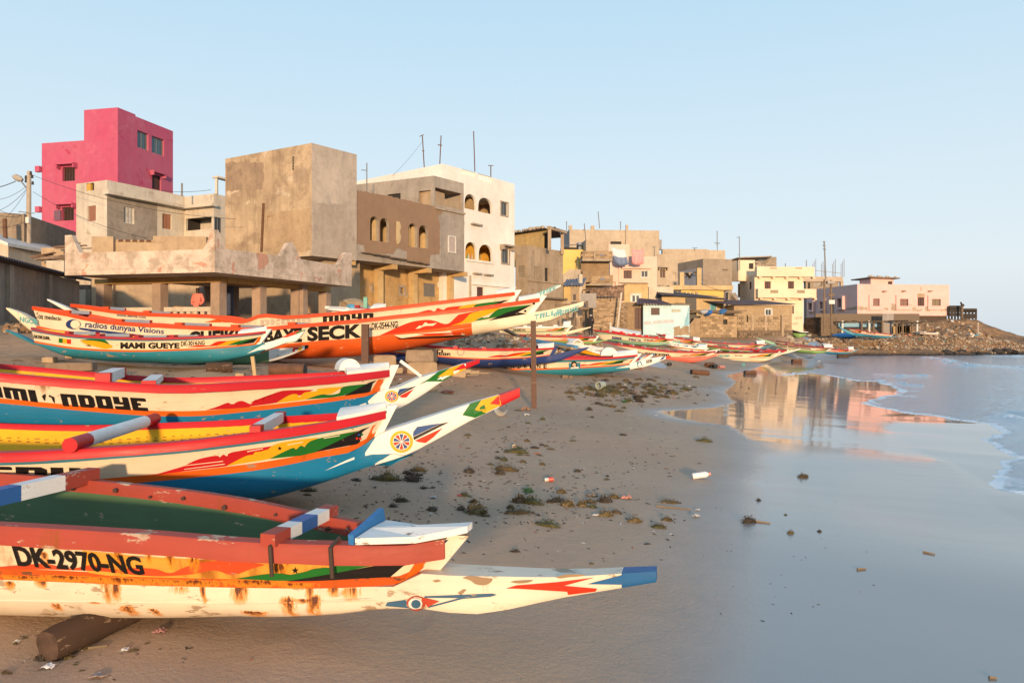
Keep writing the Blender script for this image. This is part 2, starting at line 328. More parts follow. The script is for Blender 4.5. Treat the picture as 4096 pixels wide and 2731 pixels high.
def build_ground():
    yy = 3.0 * np.exp(np.linspace(0, math.log(260 / 3.0), 640)) - 7.0
    u = np.concatenate([np.linspace(-3.2, -1.0, 60)[:-1], np.linspace(-1.0, 1.0, 520), np.linspace(1.0, 3.2, 60)[1:]])
    Y, U = np.meshgrid(yy, u, indexing='ij'); X = U * (Y + 7.0)
    Z = ground_z(X, Y)
    wsd = poly_sd(X, Y, WETPOLY); fsd = poly_sd(X, Y, FILMPOLY)
    wob = fbm(X, Y, 1.1, 3) * (.12 + .012 * Y)
    dist = np.hypot(X, Y)
    wet = sstep(-1.0, .55, wsd + wob * .9)
    wet = np.maximum(wet, sstep(-.05, .1, fsd + .15 * wob * sstep(14, 24, Y)))
    film = sstep(-.05, .5, fsd)
    inland = np.clip((Z + .2) / 1.2, 0, 1)
    dry = 1 - np.clip(wet, 0, 1)
    amp = dry * (.010 + .05 * sstep(.45, 1.1, Z))
    Z = Z + amp * (fbm(X, Y, 1.6, 5, 3) * .9 + fbm(X, Y, 7.0, 6, 2) * .35) * sstep(-7, -2, Y)
    Z = Z + film * sstep(11, 14, Y) * (.0016 * fbm(X * .22, Y, 5.5, 61, 3) + .0012 * fbm(X * .15, Y, 2.2, 62, 2))
    damp = sstep(.80, -.02, Z + .16 * fbm(X, Y, .7, 9, 3)) * (1 - wet)
    t = NT('sand')
    w, f, dm = t.attr('wet'), t.attr('film'), t.attr('damp')
    n1 = t.noise(.5, 6, .6); n2 = t.noise(6, 6, .65); n3 = t.noise(160, 3, .6); n4 = t.noise(28, 5, .7)
    drycol = t.mix(t.ramp(n1, [(.35, 0), (.65, 1)]), (.50, .305, .175), (.42, .25, .14))
    drycol = t.mix(t.ramp(n2, [(.45, 0), (.7, .8)]), drycol, (.31, .20, .125))
    dampc = t.mix(t.ramp(n1, [(.35, 0), (.65, 1)]), (.46, .335, .24), (.40, .285, .20))
    col = t.mix(t.math('MULTIPLY', dm, .92), drycol, dampc)
    col = t.mix(w, col, t.mix(t.ramp(n1, [(.35, 0), (.65, 1)]), (.22, .20, .19), (.19, .175, .165)))
    col = t.mix(t.math('MULTIPLY', t.ramp(n3, [(.3, 0), (.7, 1)]), t.math('SUBTRACT', .20, t.math('MULTIPLY', w, .18))), col, (.16, .12, .08))
    col = t.mix(t.math('MULTIPLY', t.ramp(n4, [(.68, 0), (.74, 1)]), t.math('SUBTRACT', .25, t.math('MULTIPLY', w, .25), True)), col, (.07, .055, .035))
    smear = t.noise(1.6, 5, .6, t.vec((.35, 2.2, 1), rot=(0, 0, R(-18))))
    rl = t.math('ADD', .06, t.math('MULTIPLY', smear, .17))
    rl = t.math('SUBTRACT', rl, t.math('MULTIPLY', f, .17), True)
    rl = t.math('MAXIMUM', rl, .06)
    mr = t.n('ShaderNodeMix', data_type='FLOAT'); t.set(mr.inputs[0], t.ramp(w, [(.0, 0), (.5, .42), (1, 1)])); t.set(mr.inputs[3], t.math('SUBTRACT', .92, t.math('MULTIPLY', dm, .22))); t.set(mr.inputs[2], .9); t.set(mr.inputs[3], rl)
    sw = t.n('ShaderNodeMix', data_type='FLOAT'); t.set(sw.inputs[0], dm); t.set(sw.inputs[2], .95); t.set(sw.inputs[3], .62); t.set(mr.inputs[2], sw.outputs[0])
    t.P(col=col, rough=mr.outputs[0], ior=1.9, spec=t.math('ADD', .12, t.math('MULTIPLY', w, .80)))
    rip = t.math('ADD', t.noise(2.2, 4, .6, t.vec((.30, 2.4, 1), rot=(0, 0, R(-8)))), t.math('MULTIPLY', t.noise(2.0, 3, .55, t.vec((.5, 5.0, 1), rot=(0, 0, R(6)))), .5))
    hh = t.math('ADD', t.math('MULTIPLY', t.math('ADD', t.math('MULTIPLY', n4, .9), t.math('MULTIPLY', n3, .18)), t.math('SUBTRACT', 1, w)), t.math('MULTIPLY', rip, t.math('MULTIPLY', f, .045)))
    hh = t.math('ADD', hh, t.math('MULTIPLY', n2, t.math('SUBTRACT', .9, t.math('MULTIPLY', w, .9))))
    fv = t.voro(2.1, t.vec((1, .55, 1), rot=(0, 0, R(25)))); tr = t.ramp(t.noise(.35, 3, .5), [(.42, 0), (.56, 1)])
    hh = t.math('SUBTRACT', hh, t.math('MULTIPLY', t.math('MULTIPLY', t.ramp(fv, [(.10, 1), (.24, 0)]), tr), t.math('SUBTRACT', .9, w, True)))
    t.bump(hh, .55, .035)
    grid_mesh('sand_beach', X, Y, Z, t.m, dict(wet=wet, film=film, damp=damp))
build_ground()

def build_sea():
    yy = np.concatenate([2.5 * np.exp(np.linspace(0, math.log(120 / 2.5), 640)) - 6.0, np.geomspace(118, 20000, 110)])
    u = np.concatenate([np.linspace(-2.2, .2, 24)[:-1], np.linspace(.2, .85, 460), np.linspace(.85, 3.0, 50)[1:]])
    Y, U = np.meshgrid(yy, u, indexing='ij'); X = U * (Y + 6.0)
    g = ground_z(X, np.minimum(Y, 400)); sd = poly_sd(X, Y, SEAPOLY); sd = sd + (.10 * fbm(X, Y, 2.6, 51, 3) + .05 * fbm(X, Y, 9.0, 52, 2)) * np.clip(Y / 14, .6, 2.5)
    off = np.clip((SEA - g), -1, 3)                       # water depth
    sh = sstep(0.0, .55, off)
    fade = np.clip(1.4 - Y / 260, .0, 1)
    wv = (fbm(X * .55, Y, 1.5, 21, 4) * .10 + fbm(X * .4, Y, .55, 22, 2) * .13) * sh * fade
    Z = SEA + wv + .015 * fbm(X, Y, 5.0, 23, 3) * sstep(-.05, .3, off) * fade
    skin = g + np.clip(sd * .12, -.15, .022) + .006 * fbm(X, Y, 9, 24, 2) * sstep(.1, .5, sd)
    Z = np.where(g > SEA - .02, np.maximum(skin, np.where(sd > .3, SEA + wv * .4, -9)), np.maximum(Z, g + .03))
    foam = np.zeros_like(Z)
    brk = fbm(X, Y, 3.0, 31, 3); brk2 = fbm(X, Y, 11.0, 32, 3)
    edge = np.exp(-((sd - .07) / (.07 + .0030 * Y)) ** 2)
    foam += edge * (.85 + .5 * brk2) * (sd > -.05) * (Y < 40)
    foam += .42 * sstep(.0, .6, brk + .3 * brk2) * sstep(2.6, .3, sd) * (sd > 0) * (Y < 60)
    def ridge(p0, p1, w, h, f):
        nonlocal Z, foam
        a, b = on_beach(*p0), on_beach(*p1); ex, ey = b.x - a.x, b.y - a.y; L2 = ex * ex + ey * ey
        t = ((X - a.x) * ex + (Y - a.y) * ey) / L2; tc = np.clip(t, 0, 1); dd = np.hypot(X - a.x - tc * ex, Y - a.y - tc * ey)
        k = np.exp(-(dd / w) ** 2) * (.65 + .35 * brk); Z = Z + h * k; foam = foam + f * k * (.6 + .5 * brk2)
    ridge((3700, 1458), (3800, 1474), .9, .22, 1.1); ridge((3770, 1478), (3862, 1494), .7, .24, 1.2)
    ridge((3525, 1505), (3600, 1513), .5, .10, .7); ridge((3600, 1515), (3690, 1520), .4, .13, .8)
    ridge((3500, 1525), (3680, 1556), .16, .09, .35); ridge((4010, 1690), (4140, 1725), .35, .10, 1.2); ridge((4050, 1680), (4190, 1700), .25, .10, 1.0)
    ridge((3930, 1500), (4200, 1530), .7, .12, .12); ridge((3990, 1470), (4300, 1490), .9, .14, .1)
    t = NT('sea_water')
    f = t.ramp(t.math('MULTIPLY', t.attr('foam'), t.math('ADD', .55, t.noise(26, 5, .7))), [(.32, 0), (.75, 1)])
    n = t.noise(1.9, 6, .62, t.vec((.45, 1.3, 1))); n2 = t.noise(7, 5, .65, t.vec((.5, 1.3, 1)))
    t.P(col=t.mix(f, t.mix(t.attr('shallow'), (.04, .20, .34), (.20, .31, .40)), (.80, .80, .80)), rough=t.math('ADD', .10, t.math('MULTIPLY', f, .6)), ior=1.42, spec=.55)
    t.bump(t.math('ADD', n, t.math('MULTIPLY', n2, .5)), .5, .09)
    shallow = 1 - sstep(.05, .8, off)
    grid_mesh('sea', X, Y, Z, t.m, dict(foam=np.clip(foam, 0, 1.6), shallow=shallow))
build_sea()
# ------------------------------------------------------------------ building kit
from mathutils.geometry import delaunay_2d_cdt
def cv(s, ox, oy): return lambda *q: tuple((ox if i % 2 == 0 else oy) + v / s for i, v in enumerate(q))
z1, z2, z3 = cv(1.742, 0, 400), cv(1.96, 800, 500), cv(1.96, 1600, 500)
z4, z5, z6 = cv(2.24, 2000, 800), cv(2.4125, 2700, 850), cv(2.614, 3200, 900)
n1, n2, n3, n4, n5 = cv(3.919, 0, 850), cv(3.92, 1350, 950), cv(5.2275, 2220, 1080), cv(4.2764, 2700, 1100), cv(2.198, 350, 1080)
class Face:
    def __init__(s, O, d, n): s.O, s.d, s.n = Vector(O[:2]), Vector(d[:2]), Vector(n[:2])
    def s(s, px):
        m = (px - CX) / F; return (m * s.O.y - s.O.x) / (s.d.x - m * s.d.y)
    def dep(s, t): return s.O.y + t * s.d.y
    def z(s, px, py): return zat(py, s.dep(s.s(px)))
    def P(s, t, z, off=0.0): q = s.O + s.d * t + s.n * off; return Vector((q.x, q.y, z))
    def rect(s, x0, y0, x1, y1):
        a, b = sorted((s.s(x0), s.s(x1))); m = (x0 + x1) / 2
        return a, b, s.z(m, y1), s.z(m, y0)
    def shift(s, off): return Face(s.O + s.n * off, s.d, s.n)
    def ang(s): return math.atan2(s.d.y, s.d.x)
    def box(s, mb, a, b, z0, z1, o0, o1):
        return mb.hexa([s.P(a, z0, o1), s.P(b, z0, o1), s.P(b, z0, o0), s.P(a, z0, o0), s.P(a, z1, o1), s.P(b, z1, o1), s.P(b, z1, o0), s.P(a, z1, o0)])
class Hole:
    def __init__(s, f, r, style='dark', dep=.18, arch=False, **k):
        s.f = f; s.a, s.b, s.z0, s.z1 = f.rect(*r); s.style, s.dep, s.arch, s.k = style, dep, arch, k
        if style == 'room': k['rdep'] = dep; s.dep = .18
def wall_cells(mb, f, s0, s1, zb, zt, holes, cuts=(), zc=(), matfn=None):
    S = sorted({s0, s1, *[c for c in cuts if s0 < c < s1], *[x for h in holes for x in (h.a, h.b) if s0 < x < s1]})
    Z = sorted({zb, zt, *[c for c in zc if zb < c < zt], *[x for h in holes for x in (h.z0, h.z1) if zb < x < zt]})
    base = mb.cur
    for i in range(len(S) - 1):
        for j in range(len(Z) - 1):
            sm, zm = (S[i] + S[i + 1]) / 2, (Z[j] + Z[j + 1]) / 2
            if any(h.a < sm < h.b and h.z0 < zm < h.z1 for h in holes): continue
            mb.cur = matfn(sm, zm) if matfn else base
            mb.quad(f.P(S[i], Z[j]), f.P(S[i + 1], Z[j]), f.P(S[i + 1], Z[j + 1]), f.P(S[i], Z[j + 1]))
    for h in holes:
        mb.cur = h.k.get('rm', base); D = -h.dep
        q = lambda a, za, b, zb_: mb.quad(f.P(a, za), f.P(b, zb_), f.P(b, zb_, D), f.P(a, za, D))
        q(h.a, h.z0, h.b, h.z0)
        if h.arch:
            r = (h.b - h.a) / 2; n = 12; top = h.z1; hh = min(r * (1.0 if h.arch is True else h.arch), (h.z1 - h.z0) * .8); zs = top - hh
            pts = [((h.a + h.b) / 2 - r * math.cos(math.pi * k / n), zs + hh * math.sin(math.pi * k / n) ** (.8 if h.arch is True else .65)) for k in range(n + 1)]
            q(h.a, h.z0, h.a, zs); q(h.b, h.z0, h.b, zs)
            for k in range(n):
                (a, za), (b, zb2) = pts[k], pts[k + 1]; q(a, za, b, zb2)
                c = mb.cur; mb.cur = matfn(a, top) if matfn else base
                mb.quad(f.P(a, za), f.P(b, zb2), f.P(b, top), f.P(a, top)); mb.cur = c
        else:
            q(h.a, h.z1, h.b, h.z1); q(h.a, h.z0, h.a, h.z1); q(h.b, h.z0, h.b, h.z1)
    mb.cur = base
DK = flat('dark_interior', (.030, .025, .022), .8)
GLS = glass('window_glass'); WHT = flat('white_frame', (.66, .64, .60), .55); BRW = flat('brown_shutter', (.085, .035, .028), .6, var=.35)
CONC = plaster('raw_concrete', (.40, .33, .25), (.20, .155, .12), .5, .5); WOODG = flat('weathered_wood', (.21, .15, .10), .85, var=.45); METAL = flat('grey_metal', (.22, .21, .20), .5, .4)
RUSTM = flat('rusty_metal', (.16, .075, .04), .8, .2, .4); CORR = flat('corrugated_sheet', (.115, .085, .085), .75, .1, .4, 3)
def fill(root, h, f=None):
    f = f or h.f; k = h.k; a, b, z0, z1, D = h.a, h.b, h.z0, h.z1, -h.dep; st = h.style; w, hh = b - a, z1 - z0
    fm = k.get('fm', WHT)
    if st == 'open': return
    if st == 'room':
        D = -k['rdep'] - .011 * (int(b * 7) % 5); e = min(-D * 1.5, k.get('lim', 99) - b - .06); q0, q1 = a - .03, b + max(.02, e); y0, y1 = z0 - .02 - .007 * (int(b * 5) % 4), z1 + .03 + .009 * (int(b * 5) % 4); T = -.185; m = MB()
        for p in ((q0, y0, D, q1, y0, D, q1, y1, D, q0, y1, D), (q1, y0, T, q1, y0, D, q1, y1, D, q1, y1, T), (q0, y0, T, q0, y0, D, q0, y1, D, q0, y1, T), (q0, y1, T, q1, y1, T, q1, y1, D, q0, y1, D), (q0, y0, T, q1, y0, T, q1, y0, D, q0, y0, D)): m.quad(*[f.P(*p[i:i + 3]) for i in (0, 3, 6, 9)])
        m.build('back_wall', k.get('bm', DK), root); return
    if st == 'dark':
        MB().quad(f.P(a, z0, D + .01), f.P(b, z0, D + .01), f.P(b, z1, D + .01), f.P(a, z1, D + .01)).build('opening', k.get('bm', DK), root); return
    if st in ('slide', 'bars', 'claustra'):
        o = D + .03; m = MB(); t = k.get('t', min(.07, w * .07))
        if st == 'slide':
            for q in ((a, a + t, z0, z1), (b - t, b, z0, z1), ((a + b - t) / 2, (a + b + t) / 2, z0, z1), (a, b, z0, z0 + t), (a, b, z1 - t, z1)): f.box(m, q[0], q[1], q[2], q[3], o, o + .05)
            wo_ = m.build('window', fm, root); c = (a + b) / 2
            for p0, p1, oo in ((a + t * .5, c, o + .02), (c, b - t * .5, o + .005)):
                MB().quad(f.P(p0, z0 + .01, oo), f.P(p1, z0 + .01, oo), f.P(p1, z1 - .01, oo), f.P(p0, z1 - .01, oo)).build('pane', k.get('gm', GLS), wo_)
        elif st == 'bars':
            wo_ = MB().quad(f.P(a, z0, D + .01), f.P(b, z0, D + .01), f.P(b, z1, D + .01), f.P(a, z1, D + .01)).build('window', k.get('bm', DK), root)
            n = k.get('n', 6); tw = w / (n * 2.4)
            for i in range(n):
                c = a + w * (i + .5) / n; f.box(m, c - tw / 2, c + tw / 2, z0, z1, D + .06, D + .09)
            for zz in (z0, z1 - .05): f.box(m, a, b, zz, zz + .05, D + .055, D + .085)
            m.build('bars', fm, wo_)
        else:
            wo_ = MB().quad(f.P(a, z0, D), f.P(b, z0, D), f.P(b, z1, D), f.P(a, z1, D)).build('window', DK, root)
            nx, ny = k.get('nx', 4), k.get('ny', 6)
            for i in range(nx + 1): c = a + w * i / nx; f.box(m, c - w / nx * .11, c + w / nx * .11, z0, z1, D + .02, -.01)
            for j in range(ny + 1): c = z0 + hh * j / ny; f.box(m, a, b, c - hh / ny * .10, c + hh / ny * .10, D + .025, -.015)
            m.build('claustra_blocks', k.get('fm', CONC), wo_)
    if st in ('shut', 'door'):
        n = k.get('leaf', 2); 
        for i in range(n):
            p0, p1 = a + w * i / n + .015, a + w * (i + 1) / n - .015; m = MB(); f.box(m, p0, p1, z0 + .01, z1 - .01, D + .02, D + .055)
            if st == 'shut' and k.get('slats', 1):
                q = max(4, int(hh / .14))
                for j in range(q): c = z0 + .05 + (hh - .1) * (j + .5) / q; f.box(m, p0 + .05, p1 - .05, c - .02, c + .02, D + .055, D + .07)
            if st == 'door':
                for (u0, u1, v0, v1) in ((.12, .88, .06, .45), (.12, .88, .52, .94)): f.box(m, p0 + (p1 - p0) * u0, p0 + (p1 - p0) * u1, z0 + hh * v0, z0 + hh * v1, D + .055, D + .07)
            m.build('shutter' if st == 'shut' else 'door', k.get('bm', BRW), root)
    if k.get('hood'):
        m = MB(); q = k['hood']; f.box(m, a - .25, b + .25, z1 + .12, z1 + .24, 0.002, q)
        for c in (a - .25, b + .13): f.box(m, c, c + .12, z1 - .14, z1 + .12, 0.002, q * .85)
        m.build('window_hood', k.get('hm', CONC), root)
    if k.get('trim'):
        m = MB(); t, o = k['trim'], k.get('to', .06)
        for q in ((a - t, a, z0 - t, z1 + t), (b, b + t, z0 - t, z1 + t), (a, b, z0 - t, z0), (a, b, z1, z1 + t)): f.box(m, *q, .002, o)
        m.build('window_surround', k.get('tm', WHT), root)
    if k.get('sill'):
        m = MB(); f.box(m, a - .06, b + .06, z0 - .08, z0 - .002, 0.003, .1); m.build('sill', k.get('tm', WHT), root)
class Block:
    """box-shaped storey block: near corner under a pixel at depth d, one face running right at angle aR from the view axis, the other left"""
    def __init__(s, root, cx=None, d=None, aR=36, aL=None, xl=None, xr=None, yt=None, zt=None, zb=0, at=None, lenL=None, lenR=None):
        aL = aR if aL is None else aL; s.root = root
        C = Vector(((cx - CX) / F * d, d)) if at is None else Vector(at[:2]); s.C = C
        u = Vector((math.sin(R(aR)), math.cos(R(aR)))); w = Vector((-math.cos(R(aL)), math.sin(R(aL))))
        s.Rf = Face(C, u, (math.cos(R(aR)), -math.sin(R(aR)))); s.Lf = Face(C, w, (-math.sin(R(aL)), -math.cos(R(aL))))
        s.lr = lenR if lenR else s.Rf.s(xr); s.ll = lenL if lenL else s.Lf.s(xl)
        s.zt = zt if zt is not None else zat(yt, C.y); s.zb = zb
    def build(s, mats, hR=(), hL=(), name='wall', zc=(), cR=(), cL=(), fR=None, fL=None, roof=True, bottom=False, parapet=0, back=True):
        mats = mats if isinstance(mats, (list, tuple)) else [mats]; mb = MB(); iR = 0; iL = 1 if len(mats) > 1 and not fL and not fR else 0
        mb.cur = iR; wall_cells(mb, s.Rf, 0, s.lr, s.zb, s.zt, hR, cR, zc, fR)
        mb.cur = iL; wall_cells(mb, s.Lf, 0, s.ll, s.zb, s.zt, hL, cL, zc, fL); mb.cur = 0
        c0, c1, c3 = s.C, s.C + s.Rf.d * s.lr, s.C + s.Lf.d * s.ll; c2 = c1 + s.Lf.d * s.ll
        v = lambda p, z: (p.x, p.y, z)
        if back: mb.quad(v(c1, s.zb), v(c2, s.zb), v(c2, s.zt), v(c1, s.zt)).quad(v(c2, s.zb), v(c3, s.zb), v(c3, s.zt), v(c2, s.zt))
        if roof: zr = s.zt - parapet; mb.quad(v(c0, zr), v(c1, zr), v(c2, zr), v(c3, zr))
        if bottom: mb.quad(v(c0, s.zb), v(c1, s.zb), v(c2, s.zb), v(c3, s.zb))
        o = mb.build(name, mats, s.root)
        for h in (*hR, *hL): fill(s.root, h)
        return s
    def hR(s, r, st='dark', **k):
        if st == 'room': k['lim'] = s.lr
        return Hole(s.Rf, r, st, **k)
    def hL(s, r, st='dark', **k):
        if st == 'room': k['lim'] = s.ll
        return Hole(s.Lf, r, st, **k)
def ledge(root, f, s0, s1, z, t=.12, o=.4, m=None, name='ledge'): mb = MB(); f.box(mb, s0, s1, z - t, z, .003, o); return mb.build(name, m or CONC, root)
def patch(root, f, outer, holes, m, name, off=.012, px=True, jit=0.0):
    """irregular coat of render: outline in photo pixels on the face, minus openings"""
    P = [(f.s(x), f.z(x, y)) for x, y in outer] if px else list(outer)
    if jit:
        Q = []; r = random.Random(len(P) * 7 + int(outer[0][0]))
        for i, p in enumerate(P):
            q = P[(i + 1) % len(P)]; L = math.hypot(q[0] - p[0], q[1] - p[1]); n = max(1, int(L / (jit * 2.5)))
            for k in range(n): t = k / n; Q.append((p[0] + (q[0] - p[0]) * t + r.uniform(-jit, jit), p[1] + (q[1] - p[1]) * t + r.uniform(-jit, jit)))
        P = Q
    loops = [P]
    for h in holes:
        if h.arch:
            r = (h.b - h.a) / 2; hh = min(r * (1.0 if h.arch is True else h.arch), (h.z1 - h.z0) * .8); n = 12; e = .8 if h.arch is True else .65
            loops.append([(h.a, h.z0), (h.b, h.z0)] + [((h.a + h.b) / 2 + r * math.cos(math.pi * k / n), h.z1 - hh + hh * math.sin(math.pi * k / n) ** e) for k in range(n + 1)])
        else: loops.append([(h.a, h.z0), (h.b, h.z0), (h.b, h.z1), (h.a, h.z1)])
    vs_, fs = [], []
    for l in loops: n = len(vs_); vs_ += [Vector(p) for p in l]; fs.append(list(range(n, n + len(l))))
    V, E, T, *_ = delaunay_2d_cdt(vs_, [], fs, 0, 1e-5)
    def inside(p, l):
        c = False
        for i in range(len(l)):
            (ax, ay), (bx, by) = l[i], l[(i + 1) % len(l)]
            if (ay > p[1]) != (by > p[1]) and p[0] < (bx - ax) * (p[1] - ay) / (by - ay) + ax: c = not c
        return c
    mb = MB(); vv = [f.P(p[0], p[1], off) for p in V]; keep = []
    for t in T:
        c = sum((V[i] for i in t), Vector((0, 0))) / len(t)
        if inside(c, loops[0]) and not any(inside(c, l) for l in loops[1:]): keep.append(tuple(t))
    mb.add(vv, keep); rim = [tuple(p) for p in loops[0]]
    for i in range(len(rim)):
        a, b = rim[i], rim[(i + 1) % len(rim)]; mb.quad(f.P(*a, off), f.P(*b, off), f.P(*b, .0), f.P(*a, .0))
    return mb.build(name, m, root)
BM = {}
def bricks(root, f, s0, s1, z0, z1, bw=.40, bh=.20, holes=(), off=.0, base=(.33, .25, .17), key='block', name='brick', most=290, ragged=None, thick=.10):
    vs_ = BM.get(key)
    if vs_ is None:
        vs_ = []
        for k in range(5):
            c = sc3(base, .72 + .13 * k); m = plaster(key + '_%d' % k, c, sc3(c, .6), .5, 1.5, .2); r = random.Random(k); mb = MB()
            x, y, z = bw / 2 - .014, thick / 2, bh / 2 - .012; j = lambda: r.uniform(-.012, .012)
            mb.hexa([(-x + j(), -y + j(), -z + j()), (x + j(), -y + j(), -z + j()), (x, y, -z), (-x, y, -z), (-x + j(), -y + j(), z + j()), (x + j(), -y + j(), z + j()), (x, y, z), (-x, y, z)])
            o = mb.build(name, m); me = o.data; bpy.data.objects.remove(o); vs_.append(me)
        BM[key] = vs_
    nz = int((z1 - z0) / bh + .01); r = random.Random(key + root.name + str(round(s0, 2))); n = 0; l = root_of(root).location; ang = f.ang()
    if (f.n.x * f.d.y - f.n.y * f.d.x) < 0: ang += math.pi
    stuff = MB()
    for j in range(nz):
        x = s0 + (0 if j % 2 else bw / 2); z = z0 + (j + .5) * bh
        while x - bw / 2 < s1 - .05:
            c = x; ok = not any(h.a - bw * .45 < c < h.b + bw * .45 and h.z0 - bh * .45 < z < h.z1 + bh * .45 for h in holes)
            if ragged and z > ragged(c): ok = False
            if c + bw / 2 > s1 + .1: ok = False
            if ok:
                o_ = off + r.uniform(-.012, .022); p = f.P(c, z, o_)
                if n < most:
                    o = bpy.data.objects.new(name, r.choice(vs_)); COL.objects.link(o); o.parent = root; o.location = p - l; o.rotation_euler = (0, r.uniform(-.012, .012), ang + r.uniform(-.02, .02)); n += 1
            x += bw
    return n
def corr_roof(root, P0, P1, P2, P3, m=None, wave=.24, amp=.035, name='roof', th=.015):
    """corrugated sheet over quad P0-P1 (eave) P3-P2 (ridge); corrugations run eave to ridge"""
    P0, P1, P2, P3 = map(Vector, (P0, P1, P2, P3)); L = (P1 - P0).length; n = max(8, int(L / wave * 4)); mb = MB(); vs_ = []
    for i in range(n + 1):
        t = i / n; dz = Vector((0, 0, amp * math.sin(2 * math.pi * t * L / wave)))
        a, b = P0.lerp(P1, t) + dz, P3.lerp(P2, t) + dz; vs_ += [a, b, a - Vector((0, 0, th)), b - Vector((0, 0, th))]
    fs = []
    for i in range(n):
        k = 4 * i; fs += [(k, k + 4, k + 5, k + 1), (k + 2, k + 3, k + 7, k + 6), (k, k + 2, k + 6, k + 4), (k + 1, k + 5, k + 7, k + 3)]
    mb.add(vs_, fs); return mb.build(name, m or CORR, root)
def base(px, d, zb): p = at(px, HY, d); return (p.x, p.y, zb)
# ------------------------------------------------------------------ the houses along the shore
# pink house
PINK = plaster('pink_wall', (.44, .07, .145), (.52, .17, .22), .40, .3, .3, patch=(.40, .05, .10), pamt=.14, grime=.35, mott=0.35)
r = thing('pink_house', 'tall crimson pink house with stepped roof behind the white flat roofed house', 'house', base(471, 57, 2))
T = Block(r, 471, 57, 13, xl=336, xr=542, yt=430, zb=2); T.build(PINK)
A = Block(r, at=T.Lf.P(T.ll, 0), aR=13, xl=167, lenR=T.lr, zt=T.Lf.z(336, 562), zb=2)
A.build(PINK, hL=[A.hL(z1(435, 467, 522, 565), 'bars', dep=.25, bm=DK, fm=BRW, n=8, hood=.5, hm=PINK), A.hL(z1(432, 745, 516, 840), 'bars', dep=.25, fm=BRW, n=8, hood=.5, hm=PINK)])
for y in (465, 745): ledge(r, A.Lf, A.ll - .05, A.ll + .35, A.Lf.z(168, z1(0, y)[1]), .45, .3, PINK, 'wall_stub')
B = Block(r, at=T.Rf.P(T.lr, 0), aR=13, xr=692, lenL=T.ll, zt=T.Rf.z(543, 466), zb=2)
B.build(PINK, hR=[B.hR(z1(957, 224, 1034, 342), 'slide', fm=METAL, dep=.22, gm=glass('blue_glass', (.05, .10, .13))), B.hR(z1(1057, 264, 1144, 380), 'slide', fm=METAL, dep=.22, gm=glass('blue_glass')), B.hR(z1(1060, 524, 1122, 626), 'bars', dep=.2, fm=BRW, n=7, hood=.4, hm=PINK)])
m = MB(); A.Lf.box(m, A.Lf.s(z1(385, 0)[0]), A.Lf.s(z1(430, 0)[0]), A.Lf.z(*z1(410, 840)), A.Lf.z(*z1(410, 770)), .05, .12); m.build('open_shutter', flat('faded_violet', (.16, .08, .12)), r)

# white house with cornice
WCR = plaster('cream_white_wall', (.62, .56, .47), (.36, .29, .22), .35, .4, .35, patch=(.42, .35, .28), pamt=.12, mott=0.35); GRY = plaster('grey_render', (.36, .31, .26), (.17, .14, .115), .7, .55, .3)
OBAR = flat('rust_red_bars', (.42, .20, .13), .6)
r = thing('white_house', 'white flat roofed house with long cornice and barred windows below the pink house', 'house', base(428, 47, 2))
b = Block(r, 428, 47, 25, xl=305, xr=738, yt=720, zb=2)
zcn = b.Rf.z(428, 773); sg = b.Rf.s(629); sg0 = .05
b.build([WCR, GRY], hR=[b.hR(z1(863, 748, 935, 860), 'bars', fm=WHT, n=7), b.hR(z1(1132, 796, 1196, 900), 'bars', fm=OBAR, n=7)],
        hL=[b.hL(z1(600, 580, 655, 632), 'dark', dep=.3), b.hL(z1(610, 738, 668, 845), 'bars', fm=OBAR, n=8)], zc=[zcn], cR=[sg], fR=lambda s, z: 1 if s < sg and z < zcn else 0, fL=lambda s, z: 0)
m = MB(); b.Lf.box(m, b.Lf.s(z1(626, 0)[0]), b.Lf.s(z1(600, 0)[0]), b.Lf.z(*z1(613, 632)), b.Lf.z(*z1(613, 580)), -.2, -.05); m.build('yellow_panel', flat('ochre_panel', (.55, .33, .06)), r)
ledge(r, b.Rf, -.3, b.lr, zcn + .1, .22, .55, WCR, 'cornice')
J = b.Rf.P(b.lr, 0); dv = Vector((math.cos(R(25)), -math.sin(R(25)))); mm = (855 - CX) / F; t = (mm * J.y - J.x) / (dv.x - mm * dv.y); C2 = Vector((J.x, J.y)) + dv * t
w_ = Block(r, at=C2, aR=25, xl=738, xr=915, zt=b.zt - .05, zb=2)
w_.build(WCR, hL=[w_.hL(z1(1295, 820, 1474, 905), 'room', dep=2.2)], hR=[w_.hR(z1(1494, 818, 1542, 925), 'slide', dep=.1, fm=METAL)], name='wing_wall')
ledge(r, w_.Lf, -.35, w_.ll - .56, zcn + .05, .2, .5, WCR, 'cornice')
m = MB(); 
for k, x in enumerate((1470, 1470)): pass
f = w_.Rf.shift(.003); MB().bar(w_.Rf.P(.25, w_.zt), w_.Rf.P(.25, w_.zt + 1.1), .16).bar(w_.Rf.P(2.6, w_.zt), w_.Rf.P(2.6, w_.zt + 1.1), .16).bar(w_.Rf.P(.1, w_.zt + 1.15), w_.Rf.P(3.4, w_.zt + 1.15), .5, .12).build('roof_frame', WCR, r)
